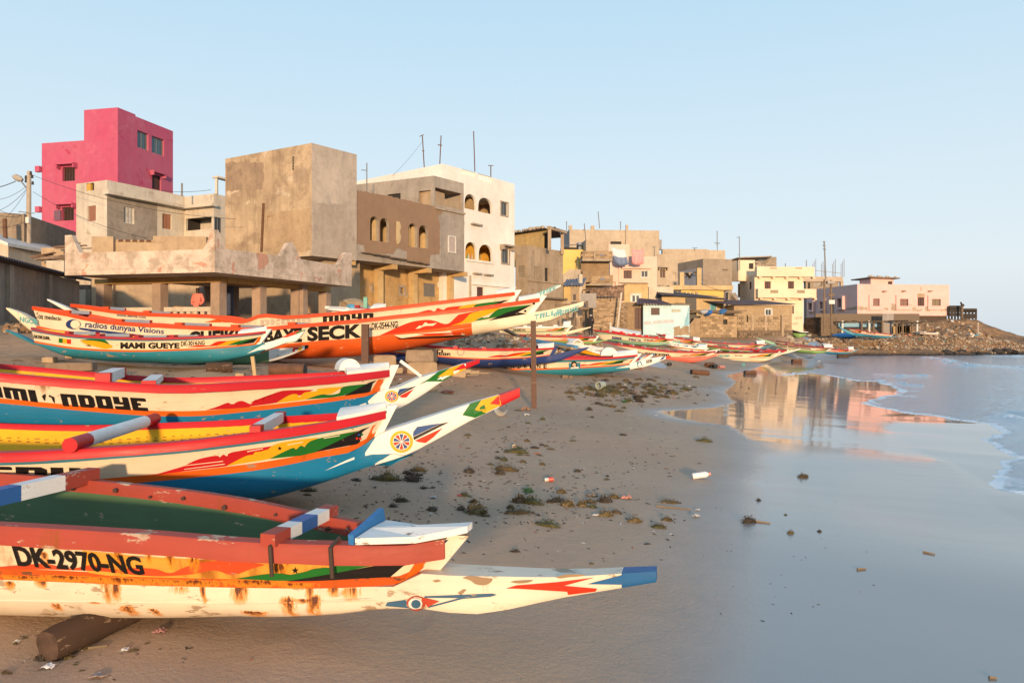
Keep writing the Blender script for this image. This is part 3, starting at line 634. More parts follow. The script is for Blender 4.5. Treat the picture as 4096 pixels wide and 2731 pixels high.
# low tan wall with broken tiles before the white house
TAN = plaster('tan_render', (.46, .34, .22), (.25, .17, .11), .5, .5, .3)
r = thing('tan_shed', 'low tan shed with a broken tiled edge behind the terrace parapet', 'shed', base(376, 41, 2))
b = Block(r, 376, 41, 84, xl=366, xr=462, zt=zat(z1(0, 955)[1], 41), zb=2); b.build(TAN, hR=[b.hR(z1(560, 1018, 655, 1060), 'dark')] if 0 else ())
b2 = Block(r, at=b.Rf.P(b.lr, 0), aR=84, lenL=3, xr=735, zt=zat(z1(0, 985)[1], 41), zb=2); b2.build(TAN)
b3 = Block(r, at=b2.Rf.P(b2.lr * .55, 0, .02), aR=84, lenL=3, xr=825, zt=zat(z1(0, 942)[1], 41), zb=2); b3.build(TAN)
for i in range(16):
    p = b2.Rf.P(b2.lr * .03 + i * b2.lr * .034, b2.zt + .05, .05); MB().tube([p, p + Vector((0, .8, .06))], .07, 6).build('roof_tile', RUSTM if i % 3 else TAN, r)

# terrace pavilion
PAR = plaster('worn_parapet', (.68, .55, .45), (.30, .23, .17), .85, .6, .5, patch=(.52, .27, .19), pamt=.30); OCH = plaster('ochre_beam', (.55, .31, .10), (.30, .18, .08), .4, .8, .4); COLM = plaster('column_render', (.42, .31, .24), (.22, .16, .13), .4, .7, .5)
r = thing('terrace_pavilion', 'open concrete pavilion on square columns with worn peaked roof parapet', 'pavilion', base(859, 30, 1.6))
C = Vector(((859 - CX) / F * 30, 30)); uR = Vector((math.sin(R(23)), math.cos(R(23)))); uL = Vector((-math.cos(R(13)), math.sin(R(13))))
FL, FR = Face(C, uL, (-math.sin(R(13)), -math.cos(R(13)))), Face(C, uR, (math.cos(R(23)), -math.sin(R(23))))
zs = zat(1089, 30); sl_, sr_ = FL.s(259), FR.s(1407)
def prof(f, pts, end, zbot, flip=1):
    P = [(f.s(x), f.z(x, y)) for x, y in pts]; P = [(min(max(s, 0), end), z) for s, z in P]
    poly = [(0, zbot), (end, zbot)] + P[::-1]; mb = MB(); n = len(poly)
    o = [f.P(s, z, 0) for s, z in poly]; i = [f.P(s, z, -.22) for s, z in poly]; mb.add(o + i, [tuple(range(n)), tuple(reversed(range(n, 2 * n)))] + [(k, (k + 1) % n, n + (k + 1) % n, n + k) for k in range(n)]); return mb
prof(FL, [(859, 919), (846, 921), (838, 940), (826, 975), (812, 997), (600, 1004), (322, 1010), (316, 1009), (286, 940), (259.5, 941)], sl_, zs + .22).build('parapet', PAR, r)
prof(FR, [(860, 919), (874, 920), (885, 950), (902, 995), (1124, 1024), (1141, 995), (1152, 972), (1170, 969), (1182, 990), (1203, 1036), (1351, 1061), (1384, 1010), (1407, 1011)], sr_, zs + .22).build('parapet', PAR, r)
c1, c3 = C + uR * sr_, C + uL * sl_; c2 = c1 + uL * sl_
v = lambda p, z: (p.x, p.y, z)
MB().hexa([v(C, zs), v(c1, zs), v(c2, zs), v(c3, zs), v(C, zs + .215), v(c1, zs + .215), v(c2, zs + .215), v(c3, zs + .215)]).build('roof_slab', PAR, r)
CB = Vector(((882 - CX) / F * 32.2, 32.2)); GL, GR = Face(CB, uL, FL.n), Face(CB, uR, FR.n); zbm = zs - .24
bl, br = GL.s(378), GR.s(1323)
m = MB(); GL.box(m, -.02, bl, zbm, zs - .003, -.45, 0); m.build('beam', OCH, r)
m = MB(); GR.box(m, .45, br, zbm, zs - .003, -.45, 0); m.build('beam', OCH, r)
FLZ = 2.35; ang = R(18)
def column(px, f):
    s = f.s(px); p = f.P(s, 0, -.24 if f is GL else -.24); M = Matrix.Rotation(-ang, 3, 'Z')
    if f is GL: p = f.P(s + .02, 0, -.23) + Vector((f.d.x, f.d.y, 0)) * .23
    elif f is GR: p = f.P(s, 0, -.23) + Vector((f.d.x, f.d.y, 0)) * .23
    MB().box((p.x, p.y, (FLZ + zbm) / 2 - .003), (.46, .46, zbm - FLZ), M).build('column', COLM, r)
    return p
cols = [column(x, GL) for x in (882, 646, 420)] + [column(x, GR) for x in (1039, 1192, 1303)]
for q in ((-6.5, 6.0), (-3.2, 6.2), (-1.0, 6.4), (1.2, 6.4)):
    p = CB + uL * -q[0] * 1 + uR * q[1] if 0 else CB + uL * (q[0] + 6.5) * .75 + uR * (q[1] * .9); MB().box((p.x, p.y, (FLZ + zs) / 2), (.4, .4, zs - FLZ - .01), Matrix.Rotation(-ang, 3, 'Z')).build('column', COLM, r)
f0 = C + (uR + uL) * .9; g1, g3 = f0 + uR * (sr_ - 1.2), f0 + uL * (sl_ - 1.2); g2 = g1 + uL * (sl_ - 1.2)
MB().hexa([v(f0, .8), v(g1, .8), v(g2, .8), v(g3, .8), v(f0, FLZ), v(g1, FLZ), v(g2, FLZ), v(g3, FLZ)]).build('floor_slab', COLM, r)
for (xa, xb) in ((879, 646), (646, 420)):
    a, bb = GL.s(xa) + .48, GL.s(xb) - .02; m = MB(); GL.box(m, a, bb, FLZ + .72, FLZ + .92, -.35, -.12); m.build('balustrade_rail', WCR, r)
    n = 7
    for k in range(n): 
        m = MB(); q = a + (bb - a) * (k + .5) / n; GL.box(m, q - .09, q + .09, FLZ, FLZ + .72, -.28, -.18); m.build('baluster', WCR, r)
m = MB(); GR.box(m, GR.s(1212), GR.s(1290), FLZ + .35, FLZ + .8, -.6, -.15); m.build('bench_block', COLM, r)
pg = C + uR * 5.2 + uL * 4; MB().box((pg.x, pg.y, FLZ + 1.0), (1.6, .06, 2.0), Matrix.Rotation(-R(35), 3, 'Z')).build('blue_panel', flat('slate_blue_panel', (.07, .09, .16)), r)
pg = C + uR * 3.4 + uL * 5; MB().box((pg.x, pg.y, FLZ + .5), (.9, .5, 1.0), Matrix.Rotation(-R(20), 3, 'Z')).build('ochre_counter', OCH, r)

# stone retaining wall seen through the pavilion
r = thing('stone_wall', 'rough grey stone retaining wall behind the pavilion columns', 'wall', base(700, 44, 1.5))
b = Block(r, 300, 44, 86, xl=290, xr=1260, zt=zat(1140, 44), zb=1.5); ST = plaster('retaining_stone', (.26, .21, .16), (.12, .10, .08), .6, .6, .4); b.build(ST)
bricks(r, b.Rf, .2, b.lr - .3, zat(1270, 44), b.zt - .02, .95, .34, base=(.30, .24, .19), key='stone_course', name='stone', off=.03, thick=.16)

# bare concrete tower house
BOX = plaster('tower_render', (.56, .42, .27), (.22, .15, .10), .75, .28, .5, patch=(.56, .44, .31), pamt=.32); BOXR = plaster('tower_grey_render', (.47, .40, .33), (.25, .20, .165), .5, .35, .35, patch=(.36, .31, .27), pamt=.28)
r = thing('concrete_tower_house', 'windowless bare concrete box house with stained walls above the pavilion', 'house', base(1247, 40, 1.8))
X = Block(r, 1247, 40, 36, 31, xl=901, xr=1427, yt=572, zb=zat(1023, 40))
X.build([BOXR, BOX], hL=[X.hL(z2(720, 247, 738, 356), 'claustra', dep=.12, nx=1, ny=5), X.hL(z2(524, 714, 553, 762), 'dark', dep=.1, bm=TAN, trim=.05, tm=CONC, to=.03)], bottom=True)
a, bb = X.Lf.s(z2(503, 0)[0]), X.Lf.s(z2(488, 0)[0]); MB().tube([X.Lf.P(a, X.Lf.z(*z2(504, 615)), .06), X.Lf.P(bb, X.Lf.z(*z2(487, 995)), .06)], .07, 8).build('drain_pipe', RUSTM, r)
patch(r, X.Lf, [z2(205, 290), z2(500, 300), z2(495, 500), z2(330, 505), z2(205, 525)], [], plaster('dark_tower_patch', (.37, .265, .175), (.19, .135, .10), .6, .9, .3), 'render_patch', .008, jit=.07)
patch(r, X.Lf, [z2(515, 690), z2(700, 668), z2(868, 655), z2(870, 985), z2(800, 1000), z2(510, 985)], [Hole(X.Lf, z2(519, 709, 558, 767))], plaster('ochre_tower_patch', (.45, .32, .195), (.26, .17, .10), .55, .9, .3), 'render_patch', .008, jit=.06)
patch(r, X.Rf, [z2(885, 605), z2(1092, 620), z2(1210, 640), z2(1216, 1020), z2(890, 1010)], [], plaster('grey_tower_patch', (.41, .345, .285), (.24, .19, .16), .5, .9, .3), 'render_patch', .008, jit=.06)
low = Block(r, at=X.Lf.P(.0, 0) + Vector((.3, 1.6, 0)), aR=36, aL=31, lenL=X.ll - .6, lenR=X.lr - .6, zt=X.zb - .004, zb=1.8); low.build(TAN, name='ground_floor_wall')

# brown house with arches
DG = plaster('grey_side_render', (.38, .33, .28), (.20, .17, .145), .5, .5, .35); BRN = plaster('brown_render', (.27, .175, .115), (.22, .14, .09), .3, .3, .1, grime=.2, mott=0.35); CRM = plaster('cream_room', (.62, .47, .27), (.35, .25, .14), .4, .6, .3)
r = thing('brown_house', 'brown rendered house with twin arches over a columned ground floor beside the concrete tower', 'house', base(1600, 45, 1.8))
D0 = X.Rf.P(X.lr + .01, 0, -.1); D = Block(r, at=D0, aR=36, lenL=8, xr=1857, zt=0, zb=0); D.zt = D.Rf.z(1427, 760); D.zb = D.Rf.z(1436, 1041)
ar = [D.hR(z2(*q), 'room', dep=1.3, arch=True, bm=CRM) for q in ((1332, 718, 1400, 908), (1410, 732, 1478, 918), (1632, 772, 1703, 958), (1715, 788, 1785, 965))]
D.build(DG, hR=ar + [D.hR(z3(380, 878, 430, 995), 'shut', dep=.03, bm=flat('pale_boards', (.42, .34, .30)), leaf=1, slats=0, trim=.06, tm=WHT)], bottom=True)
patch(r, D.Rf, [z2(1229, 512), z2(1500, 562), z2(1700, 610), z2(1895, 648), z2(1900, 690), z2(1862, 710), z2(1880, 780), z2(1878, 1010), z2(1805, 1018), z2(1800, 1090), z2(1780, 1106), z2(1620, 1080), z2(1618, 990), z2(1545, 965), z2(1510, 1010), z2(1420, 1010), z2(1290, 1000), z2(1285, 940), z2(1229, 930)], ar, BRN, 'brown_render', .02, jit=.04)
patch(r, D.Rf.shift(.02), [z2(1540, 755), z2(1562, 760), z2(1572, 800), z2(1562, 840), z2(1573, 880), z2(1565, 920), z2(1545, 937), z2(1536, 900), z2(1538, 850)], [], CRM, 'plaster_relief', .05, jit=.0)
gw = D.Rf.shift(-1.9); gm = MB(); GRD = plaster('ochre_ground_wall', (.56, .37, .16), (.27, .17, .09), .5, .6, .4, patch=(.45, .36, .27), pamt=.22)
gh = [Hole(gw, n2(150, 665, 250, 885), 'dark', trim=.3, tm=GRY), Hole(gw, n2(555, 747, 630, 850), 'shut', leaf=1, bm=WOODG, trim=.12, tm=GRY, to=.04), Hole(gw, n2(982, 782, 1045, 880), 'shut', leaf=1, bm=WOODG, trim=.14, tm=GRY, to=.04), Hole(gw, n2(1350, 722, 1520, 925), 'bars', n=12, bm=GRY, fm=METAL, dep=.05), Hole(gw, n2(1565, 692, 1660, 782), 'dark', bm=GRY, dep=.15)]
wall_cells(gm, gw, -2.5, D.lr, 1.5, D.zb - .004, gh); gm.build('ground_floor_wall', GRD, r)
for h in gh: fill(r, h)
cf = D.Rf.shift(-1.25)
for x0 in (1366, 1534, 1671, 1816):
    s = cf.s(x0); m = MB(); cf.box(m, s - .42, s, 1.6, D.zb - .004, -.42, 0); m.build('column', GRD if x0 < 1400 else plaster('ochre_column', (.60, .42, .20), (.36, .24, .12), .4, .8, .4), r)
    m = MB(); cf.box(m, s - .40, s - .02, D.zb - .30, D.zb - .006, .003, 1.22); m.build('cantilever_beam', GRD, r)
for i in range(7):
    s = D.Rf.s(1440) + i * .72; zz = D.zb + .42 - i * .04; m = MB(); D.Rf.box(m, s, s + 1.3, zz, zz + .045, .03 + .05 * (i % 3), .30 + .1 * (i % 2)); m.build('plank', WOODG, r)
Pc = D.Rf.P(D.Rf.s(1738), 0, -.05)
Q = Block(r, at=Pc, aR=36, aL=27, xl=1425, xr=1855, yt=703, zb=D.zt - .02)
Q.build(DG, hR=[Q.hR(z3(276, 514, 487, 645), 'room', dep=2.0, bm=TAN)], hL=[Q.hL(z2(1712, 515, 1808, 640), 'room', dep=1.6, bm=TAN), Q.hL(z2(1468, 540, 1572, 600), 'dark')], name='roof_room_wall')
ledge(r, D.Rf, D.Rf.s(1738), D.lr, D.zt - .05, .12, .12, CONC, 'ledge')

# white house with balcony arches
WT = plaster('white_wall', (.80, .76, .70), (.60, .52, .44), .22, .5, .18, grime=.25, mott=0.22); CRE = plaster('tan_room', (.46, .33, .19), None, .4, .6, .3); YRM = plaster('yellow_room', (.60, .33, .04), (.5, .3, .07), .3, .8, .1)
r = thing('arched_white_house', 'tall bright white house with lobed balcony arches and roof balustrade', 'house', base(1771, 51, 1.8))
E = Block(r, 1771, 51, 35.7, 39.5, xl=1380, xr=2058, yt=655, zb=1.8)
eh = [E.hR(z3(506, 543, 597, 662), 'room', dep=2.2, arch=1.3, bm=CRE), E.hR(z3(613, 572, 722, 690), 'room', dep=2.2, arch=1.3, bm=CRE), E.hR(z3(512, 918, 600, 1056), 'room', dep=2.2, arch=1.3, bm=YRM), E.hR(z3(617, 938, 725, 1070), 'room', dep=2.2, arch=1.3, bm=YRM),
      E.hR(z3(790, 608, 842, 710), 'slide', dep=.15, fm=METAL, trim=.08, tm=CONC), E.hR(z3(797, 968, 853, 1084), 'slide', dep=.15, fm=METAL, trim=.1, tm=CONC, hood=.5), E.hR(z3(603, 1270, 660, 1430), 'door', leaf=1), E.hR(z3(792, 1287, 840, 1330), 'slide', fm=WHT),
      E.hR(z3(486, 360, 592, 402), 'open', dep=.2), E.hR(z3(612, 395, 722, 450), 'open', dep=.2)]
E.build(WT, hR=eh, parapet=1.6)
for h in eh[-2:]:
    n = 11 if h is eh[-2] else 9
    for k in range(n):
        q = h.a + (h.b - h.a) * (k + .5) / n; p = E.Rf.P(q, h.z0, -.1); MB().tube([p, p + Vector((0, 0, .2 * (h.z1 - h.z0))), p + Vector((0, 0, .4 * (h.z1 - h.z0))), p + Vector((0, 0, h.z1 - h.z0))], [.05, .085, .04, .06], 6).build('baluster', WT, r)
for q in ((552, 770, 625), (568, 1158, 622), (653, 1168, 712)): ledge(r, E.Rf, E.Rf.s(z3(q[0], 0)[0]), E.Rf.s(z3(q[2], 0)[0]), E.Rf.z(*z3(q[0], q[1])), .1, .3, CONC, 'ledge')
ledge(r, E.Rf, E.Rf.s(z3(560, 0)[0]), E.lr, E.Rf.z(*z3(560, 1240)), .1, .15, WT); ledge(r, E.Rf, E.Rf.s(z3(512, 0)[0]), E.Rf.s(z3(728, 0)[0]), eh[3].z0 + .02, .16, .1, WT, 'balcony_sill')
for k, (x, cc) in enumerate(((533, (.10, .30, .12)), (545, (.5, .5, .5)), (563, (.45, .2, .1)), (572, (.5, .45, .3)), (634, (.08, .2, .1)))):
    p = E.Rf.P(E.Rf.s(z3(x, 0)[0]), E.Rf.z(*z3(x, 1052)) + .02, -.08); MB().tube([p, p + Vector((0, 0, .2)), p + Vector((0, 0, .27)), p + Vector((0, 0, .4))], [.05, .05, .02, .02], 6).build('bottle', flat('bottle_%d' % k, cc, .2)).location = (0, 0, 0)
    o = bpy.data.objects['bottle' if k == 0 else 'bottle.%03d' % k]; tag(o, ['dark green bottle on the balcony sill of the arched white house', 'clear bottle second on the balcony sill of the white house', 'brown bottle on the white balcony sill beside the pale one', 'pale amber bottle beside the brown one on the balcony sill', 'lone small green bottle on the right hand balcony sill'][k], 'bottle', 'bottles on the balcony sill')
px_ = z3(540, 0)[0]; MB().tube([E.Rf.P(E.Rf.s(z3(545, 0)[0]), E.Rf.z(*z3(545, 1180)), .08), E.Rf.P(E.Rf.s(z3(545, 0)[0]), 1.9, .08)], .07, 8).build('drain_pipe', CONC, r)

# tan house with block grilles
OCW = plaster('ochre_upper_wall', (.58, .40, .17), (.35, .23, .11), .4, .5, .3); TNW = plaster('tan_streaked_wall', (.43, .33, .23), (.22, .16, .11), .55, .5, .55)
r = thing('grille_house', 'tan two storey house with block grilles and stones on its tin roof', 'house', base(2109, 62, 1.6))
b = Block(r, 2109, 62, 36, 40, xl=2062, xr=2252, yt=981, zb=1.5)
b.build([TNW, TNW], hL=[b.hL(z4(162, 587, 218, 698), 'claustra', nx=4, ny=5)], hR=[b.hR(z4(305, 597, 367, 718), 'claustra', nx=4, ny=6), b.hR(z4(402, 610, 440, 733), 'dark'), b.hR(z4(477, 622, 532, 738), 'claustra', nx=4, ny=6), b.hR(z4(290, 798, 304, 822), 'dark')])
ledge(r, b.Rf, 0, b.lr, b.Rf.z(*z4(250, 712)), .12, .12, TNW); ledge(r, b.Rf, 0, b.lr, b.Rf.z(*z4(250, 860)), .14, .5, WOODG, 'timber_ledge')
u = Block(r, 2190, 65, 36, 52, xl=2058, xr=2196, yt=918, zb=b.zt - 1.2)
u.build(OCW, hL=[u.hL(z4(190, 320, 255, 408), 'door', leaf=1, bm=OCW, dep=.05), u.hL(z4(388, 297, 428, 432), 'dark')], name='upper_wall')
pz = u.zt
for x, d in ((2198, 63.2), (2249, 66.0)): p = at(x, HY, d); MB().bar((p.x, p.y, b.zt - .3), (p.x, p.y, pz), .28).build('porch_post', TNW, r)
pa, pb = at(2192, HY, 63), at(2262, HY, 66); MB().bar((pa.x, pa.y, pz - .12), (pb.x, pb.y, pz - .12), .3, .25).build('porch_beam', TNW, r)
A0, A1 = u.Lf.P(u.ll + .2, pz + .12, .5), u.Lf.P(-1.6, pz + .02, .5); corr_roof(r, A0, A1, A1 + Vector((1.0, 4.6, -.3)), A0 + Vector((1.0, 4.6, -.1)), CORR)
rockm = plaster('pale_block_stone', (.45, .38, .29), (.25, .2, .15), .5, 2, .1)
def rock(p, s, m, name, lab, cat, grp, seed, sub=2, flat_=.7):
    me = BM.get(('rock', seed % 9, m.name))
    if me is None:
        bm = bmesh.new(); bmesh.ops.create_icosphere(bm, subdivisions=sub, radius=.5); rr = random.Random(seed % 9)
        ax = [Vector((rr.gauss(0, 1), rr.gauss(0, 1), rr.gauss(0, 1))).normalized() for _ in range(9)]; lim = [rr.uniform(.30, .46) for _ in range(9)]
        for vv in bm.verts:
            for a_, l_ in zip(ax, lim):
                d_ = vv.co.dot(a_)
                if d_ > l_: vv.co -= a_ * (d_ - l_)
            vv.co += vv.co.normalized() * mnoise.noise(vv.co * 5 + Vector((seed, 0, 0))) * .05
        me = bpy.data.meshes.new(name); bm.to_mesh(me); bm.free(); me.materials.append(m); BM[('rock', seed % 9, m.name)] = me
    o = link(name, me); rr = random.Random(seed); o.location = p; k = s if hasattr(s, '__len__') else (s * rr.uniform(.8, 1.25), s * rr.uniform(.8, 1.2), s * flat_)
    o.scale = k; o.rotation_euler = (rr.uniform(-.3, .3), rr.uniform(-.3, .3), rr.uniform(0, 6.3)); return tag(o, lab, cat, grp)
for i in range(9):
    p = A0.lerp(A1, .06 + i * .085 + random.uniform(-.02, .02)); rock((p.x + .1, p.y + .5, p.z + .17), (random.uniform(.45, .75), .45, random.uniform(.3, .45)), rockm, 'roof_stone', 'rough stone weighing down the tin roof of the grille house', 'stone', 'stones on the tin roof of the grille house', 40 + i)
# ------------------------------------------------------------------ houses farther along the bay
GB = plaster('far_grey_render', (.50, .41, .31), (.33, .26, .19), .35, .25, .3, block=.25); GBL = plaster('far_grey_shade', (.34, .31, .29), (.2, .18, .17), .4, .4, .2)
r = thing('grey_block_house', 'wide plain grey house rising behind the pale pink house', 'house', base(2278, 105, 2))
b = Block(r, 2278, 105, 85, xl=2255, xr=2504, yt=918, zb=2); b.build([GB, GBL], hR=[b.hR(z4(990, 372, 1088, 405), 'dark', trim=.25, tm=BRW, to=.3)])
b2 = Block(r, at=b.Rf.P(b.lr, 0, .05), aR=85, lenL=5, xr=2637, zt=b.zt, zb=2); b2.build(GB)
m = MB(); b2.Rf.box(m, -.1, .25, 2, b.zt + .7, .003, .3); m.build('corner_pillar', GB, r)
for q in (2283, 2372): p = b.Rf.P(b.Rf.s(q), 0, -.3); MB().box((p.x, p.y, b.zt + .3), (.5, .5, .6)).build('pillar_stub', GB, r)
r = thing('long_grey_house', 'long low grey rendered house along the skyline behind the blue grey house', 'house', base(2650, 112, 2))
b = Block(r, 2650, 112, 88, xl=2645, xr=2833, yt=996, zb=2); b.build(GB); b2 = Block(r, at=b.Rf.P(b.lr, 0, .06), aR=88, lenL=5, xr=2901, zt=b.zt - .15, zb=2); b2.build(GB)
m = MB(); b.Rf.box(m, b.Rf.s(2638), b.Rf.s(2650), b.zt, zat(z4(0, 352)[1], 112), -2, -.5); m.build('chimney_block', GBL, r)
YW = plaster('yellow_wall', (.76, .54, .17), (.55, .38, .14), .25, .4, .2, grime=.2, mott=0.25)
r = thing('yellow_wall_house', 'bright yellow blank walled house between the grille house and the brown balconies', 'house', base(2252, 80, 2))
b = Block(r, 2246, 80, 86, xl=2244, xr=2322, yt=998, zb=2); b.build(YW)
b2 = Block(r, at=b.Rf.P(b.lr, 0), aR=86, lenL=3, xr=2355, zt=b.zt, zb=zat(1024, 80)); b2.build(YW, bottom=True)
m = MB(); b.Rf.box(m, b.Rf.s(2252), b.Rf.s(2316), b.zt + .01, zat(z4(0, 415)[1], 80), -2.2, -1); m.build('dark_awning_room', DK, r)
m = MB(); a_ = b.Rf.P(b.Rf.s(2250), zat(z4(0, 405)[1], 80), -.4); c_ = b.Rf.P(b.Rf.s(2330), zat(z4(0, 395)[1], 80), -.4); corr_roof(r, a_, c_, c_ + Vector((0, 2, .3)), a_ + Vector((0, 2, .3)), flat('faded_tarp', (.25, .20, .15), .8))
m = MB(); b.Rf.box(m, b.Rf.s(2320), b.Rf.s(2342), b.zt + .01, zat(z4(0, 365)[1], 80), -2.4, -1); m.build('blue_grey_hatch', plaster('blue_hatch', (.30, .34, .42), None, .3), r)

BBK = plaster('brown_block_wall', (.36, .25, .15), (.2, .135, .085), .5, .6, .3, block=.6)
r = thing('balcony_house', 'brown unfinished block house with two stacked balconies beside the yellow wall', 'house', base(2324, 78, 2))
b = Block(r, 2324, 78, 87, xl=2322, xr=2436, zt=zat(z4(0, 552)[1], 78), zb=2)
b.build(BBK, hR=[b.hR(z4(750, 790, 825, 860), 'bars', dep=.4, fm=WOODG, n=5)])
t_ = Block(r, at=b.Rf.P(b.Rf.s(z4(775, 0)[0]), 0, -.4), aR=87, lenL=3, xr=z4(970, 0)[0], zt=zat(z4(0, 348)[1], 78), zb=b.zt); t_.build(plaster('top_room_render', (.46, .37, .27), (.3, .22, .15), .5, .5, .3), name='top_room_wall')
for (x0, x1, y0, y1) in ((722, 986, 470, 556), (725, 992, 680, 772)):
    a, c, za, zb_ = b.Rf.rect(*z4(x0, y0, x1, y1)); f = b.Rf
    m = MB(); f.box(m, a, c, za - .02, za + .22, .003, 1.3); m.build('balcony_slab', CONC, r); m = MB(); f.box(m, a, c, za + .225, zb_, 1.13, 1.28); f.box(m, a, a + .15, za + .225, zb_, .003, 1.12); f.box(m, c - .15, c, za + .225, zb_, .003, 1.12); m.build('balcony_wall', BBK, r)
    ff = f.shift(1.25); bricks(r, ff, a, c - .05, za + .24, zb_ - .02, .46, .23, base=(.36, .26, .165), key='balcony_block', off=.0, thick=.1)
    m = MB(); f.box(m, a + (c - a) * .58, a + (c - a) * .72, za + .5, zb_ - .3, 1.30, 1.34); m.build('balcony_vent', flat('vent_blue_grey', (.16, .16, .2)), r)
m = MB(); b.Rf.box(m, b.Rf.s(z4(822, 0)[0]), b.Rf.s(z4(835, 0)[0]), zat(z4(0, 540)[1], 77), zat(z4(0, 470)[1], 77), 1.4, 1.45); m.build('plaster_strip', CONC, r)
# concrete stair ramp and blue tin hut at the foot of the yellow wall
r = thing('stair_ramp', 'bare concrete outside stair slanting up below the yellow wall', 'stair', base(2290, 76, 2))
f = Face(at(2252, HY, 76), (1, .02), (.02, -1)); pr = lambda *q: [(f.s(z4(x, 0)[0]), zat(z4(0, y)[1], 76)) for x, y in q]
P = pr((566, 740), (566, 668), (620, 622), (722, 620), (722, 700), (640, 738)); MB().prism([f.P(s, z, 0) for s, z in P], (0, 1.6, 0)).build('stair_wall', plaster('stair_concrete', (.48, .40, .31), None, .4, .5, .3), r)
P = pr((735, 640), (812, 640), (815, 735), (735, 745)); MB().prism([f.P(s, z, .5) for s, z in P], (0, 1.2, 0)).build('block_parapet', BBK, r)
p = f.P(f.s(z4(738, 0)[0]), 0, .7); MB().box((p.x, p.y, (zat(z4(0, 720)[1], 76) + 1.8) / 2), (.45, .4, zat(z4(0, 720)[1], 76) - 1.8)).build('post', TAN, r)
r = thing('blue_roof_hut', 'small ochre hut under a blue corrugated roof beside the grille house', 'hut', base(2258, 71, 2))
b = Block(r, 2255, 71, 80, xl=2240, xr=2283, zt=zat(z4(0, 775)[1], 71), zb=1.8); b.build(plaster('hut_ochre', (.56, .40, .17), None, .4, .5, .3))
b2 = Block(r, at=b.Rf.P(b.lr, 0, .02), aR=70, lenL=3, xr=2316, zt=b.zt + .3, zb=1.8); b2.build(TNW, hR=[b2.hR(z4(655, 845, 680, 920), 'door', leaf=1, bm=flat('grey_door', (.09, .09, .11)))])
a_, c_ = b.Rf.P(-.2, b.zt + .05, .5), b.Rf.P(b.lr + 1.1, b.zt + .12, .5); corr_roof(r, a_, c_, c_ + Vector((.5, 2.2, .85)), a_ + Vector((.5, 2.2, .75)), flat('blue_grey_tin', (.12, .14, .20), .6), .3, .05)
m = MB(); b2.Rf.box(m, b2.lr, b2.lr + .35, 1.8, b2.zt + .9, -.3, .05); m.build('pale_pillar', WCR, r)
m = MB(); f = Face(at(2175, HY, 66), (.97, .24), (.24, -.97)); f.box(m, 0, f.s(2330), 1.5, zat(z4(0, 905)[1], 68), -.3, 0); m.build('boundary_wall', TNW, thing('patched_wall', 'patched tan wall running behind the white prow of the big boat', 'wall', base(2175, 66, 1.5)))

PKP = plaster('pale_pink_wall', (.78, .53, .43), (.55, .40, .33), .25, .4, .3, grime=.2, mott=0.25)
r = thing('pale_pink_house', 'pale pink two storey house with washing on its roof line', 'house', base(2440, 88, 2))
b = Block(r, 2440, 88, 87, xl=2438, xr=2629, yt=1025, zb=2)
b.build(PKP, hR=[b.hR(z4(1107, 630, 1180, 703), 'shut', slats=0), b.hR(z4(1265, 633, 1327, 692), 'slide', trim=.06), b.hR(z4(996, 732, 1036, 775), 'dark', bm=YRM, dep=.5)])
a, c, za, zz = b.Rf.rect(*z4(1088, 598, 1350, 612)); ledge(r, b.Rf, a, c, zz, .25, .35, PKP)
b2 = Block(r, 2434, 92, 87, xl=2432, xr=2518, yt=977, zb=6); b2.build(PKP, name='upper_wall')
MB().bar(b.Rf.P(b.Rf.s(z4(1068, 0)[0]), 2.4, .12), b.Rf.P(b.Rf.s(z4(1068, 0)[0]), b.zt + 1.3, .12), .14).build('drain_pipe', PKP, r)
def cloth(p0, p1, drop, m, lab, skew=.0):
    mb = MB(); n, k = 12, 6; vs_ = []
    for i in range(n + 1):
        for j in range(k + 1):
            t, q = i / n, j / k; p = p0.lerp(p1, t); sag = .18 * 4 * t * (1 - t)
            vs_.append((p.x + skew * q, p.y + .12 * math.sin(t * 9 + q * 2) * q, p.z - sag - drop * q * (1 - .25 * skew * t)))
    fs = [(i * (k + 1) + j, (i + 1) * (k + 1) + j, (i + 1) * (k + 1) + j + 1, i * (k + 1) + j + 1) for i in range(n) for j in range(k)]
    mb.cur = 0; mb.add(vs_, fs); mb.m = [1 if (q % k) >= 3 and isinstance(m, list) else 0 for q in range(len(fs))]
    o = mb.build('laundry', m, None, smooth=True); md = o.modifiers.new('s', 'SOLIDIFY'); md.thickness = .02; return tag(o, lab, 'laundry')
d_ = 86.5; cloth(at(*z4(995, 415), d_), at(*z4(1115, 440), d_), 2.0, [flat('white_cloth', (.62, .64, .70)), flat('blue_check_cloth', (.15, .20, .33))], 'white and blue cloth hung out above the pale pink house', .5)
cloth(at(*z4(1182, 435), d_), at(*z4(1288, 437), d_), 1.7, flat('pink_cloth', (.75, .30, .30)), 'salmon pink cloth hung out above the pale pink house')
r = thing('tan_corner_house', 'narrow tan house with one hooded maroon window beside the pale pink house', 'house', base(2630, 93, 2))
b = Block(r, 2630, 93, 87, xl=2629, xr=2711, yt=1016, zb=2); b.build(GB, hR=[b.hR(z4(1435, 618, 1480, 694), 'shut', hood=.7), b.hR(z4(1555, 652, 1577, 710), 'dark', bm=flat('teal_dark', (.02, .07, .08)))])

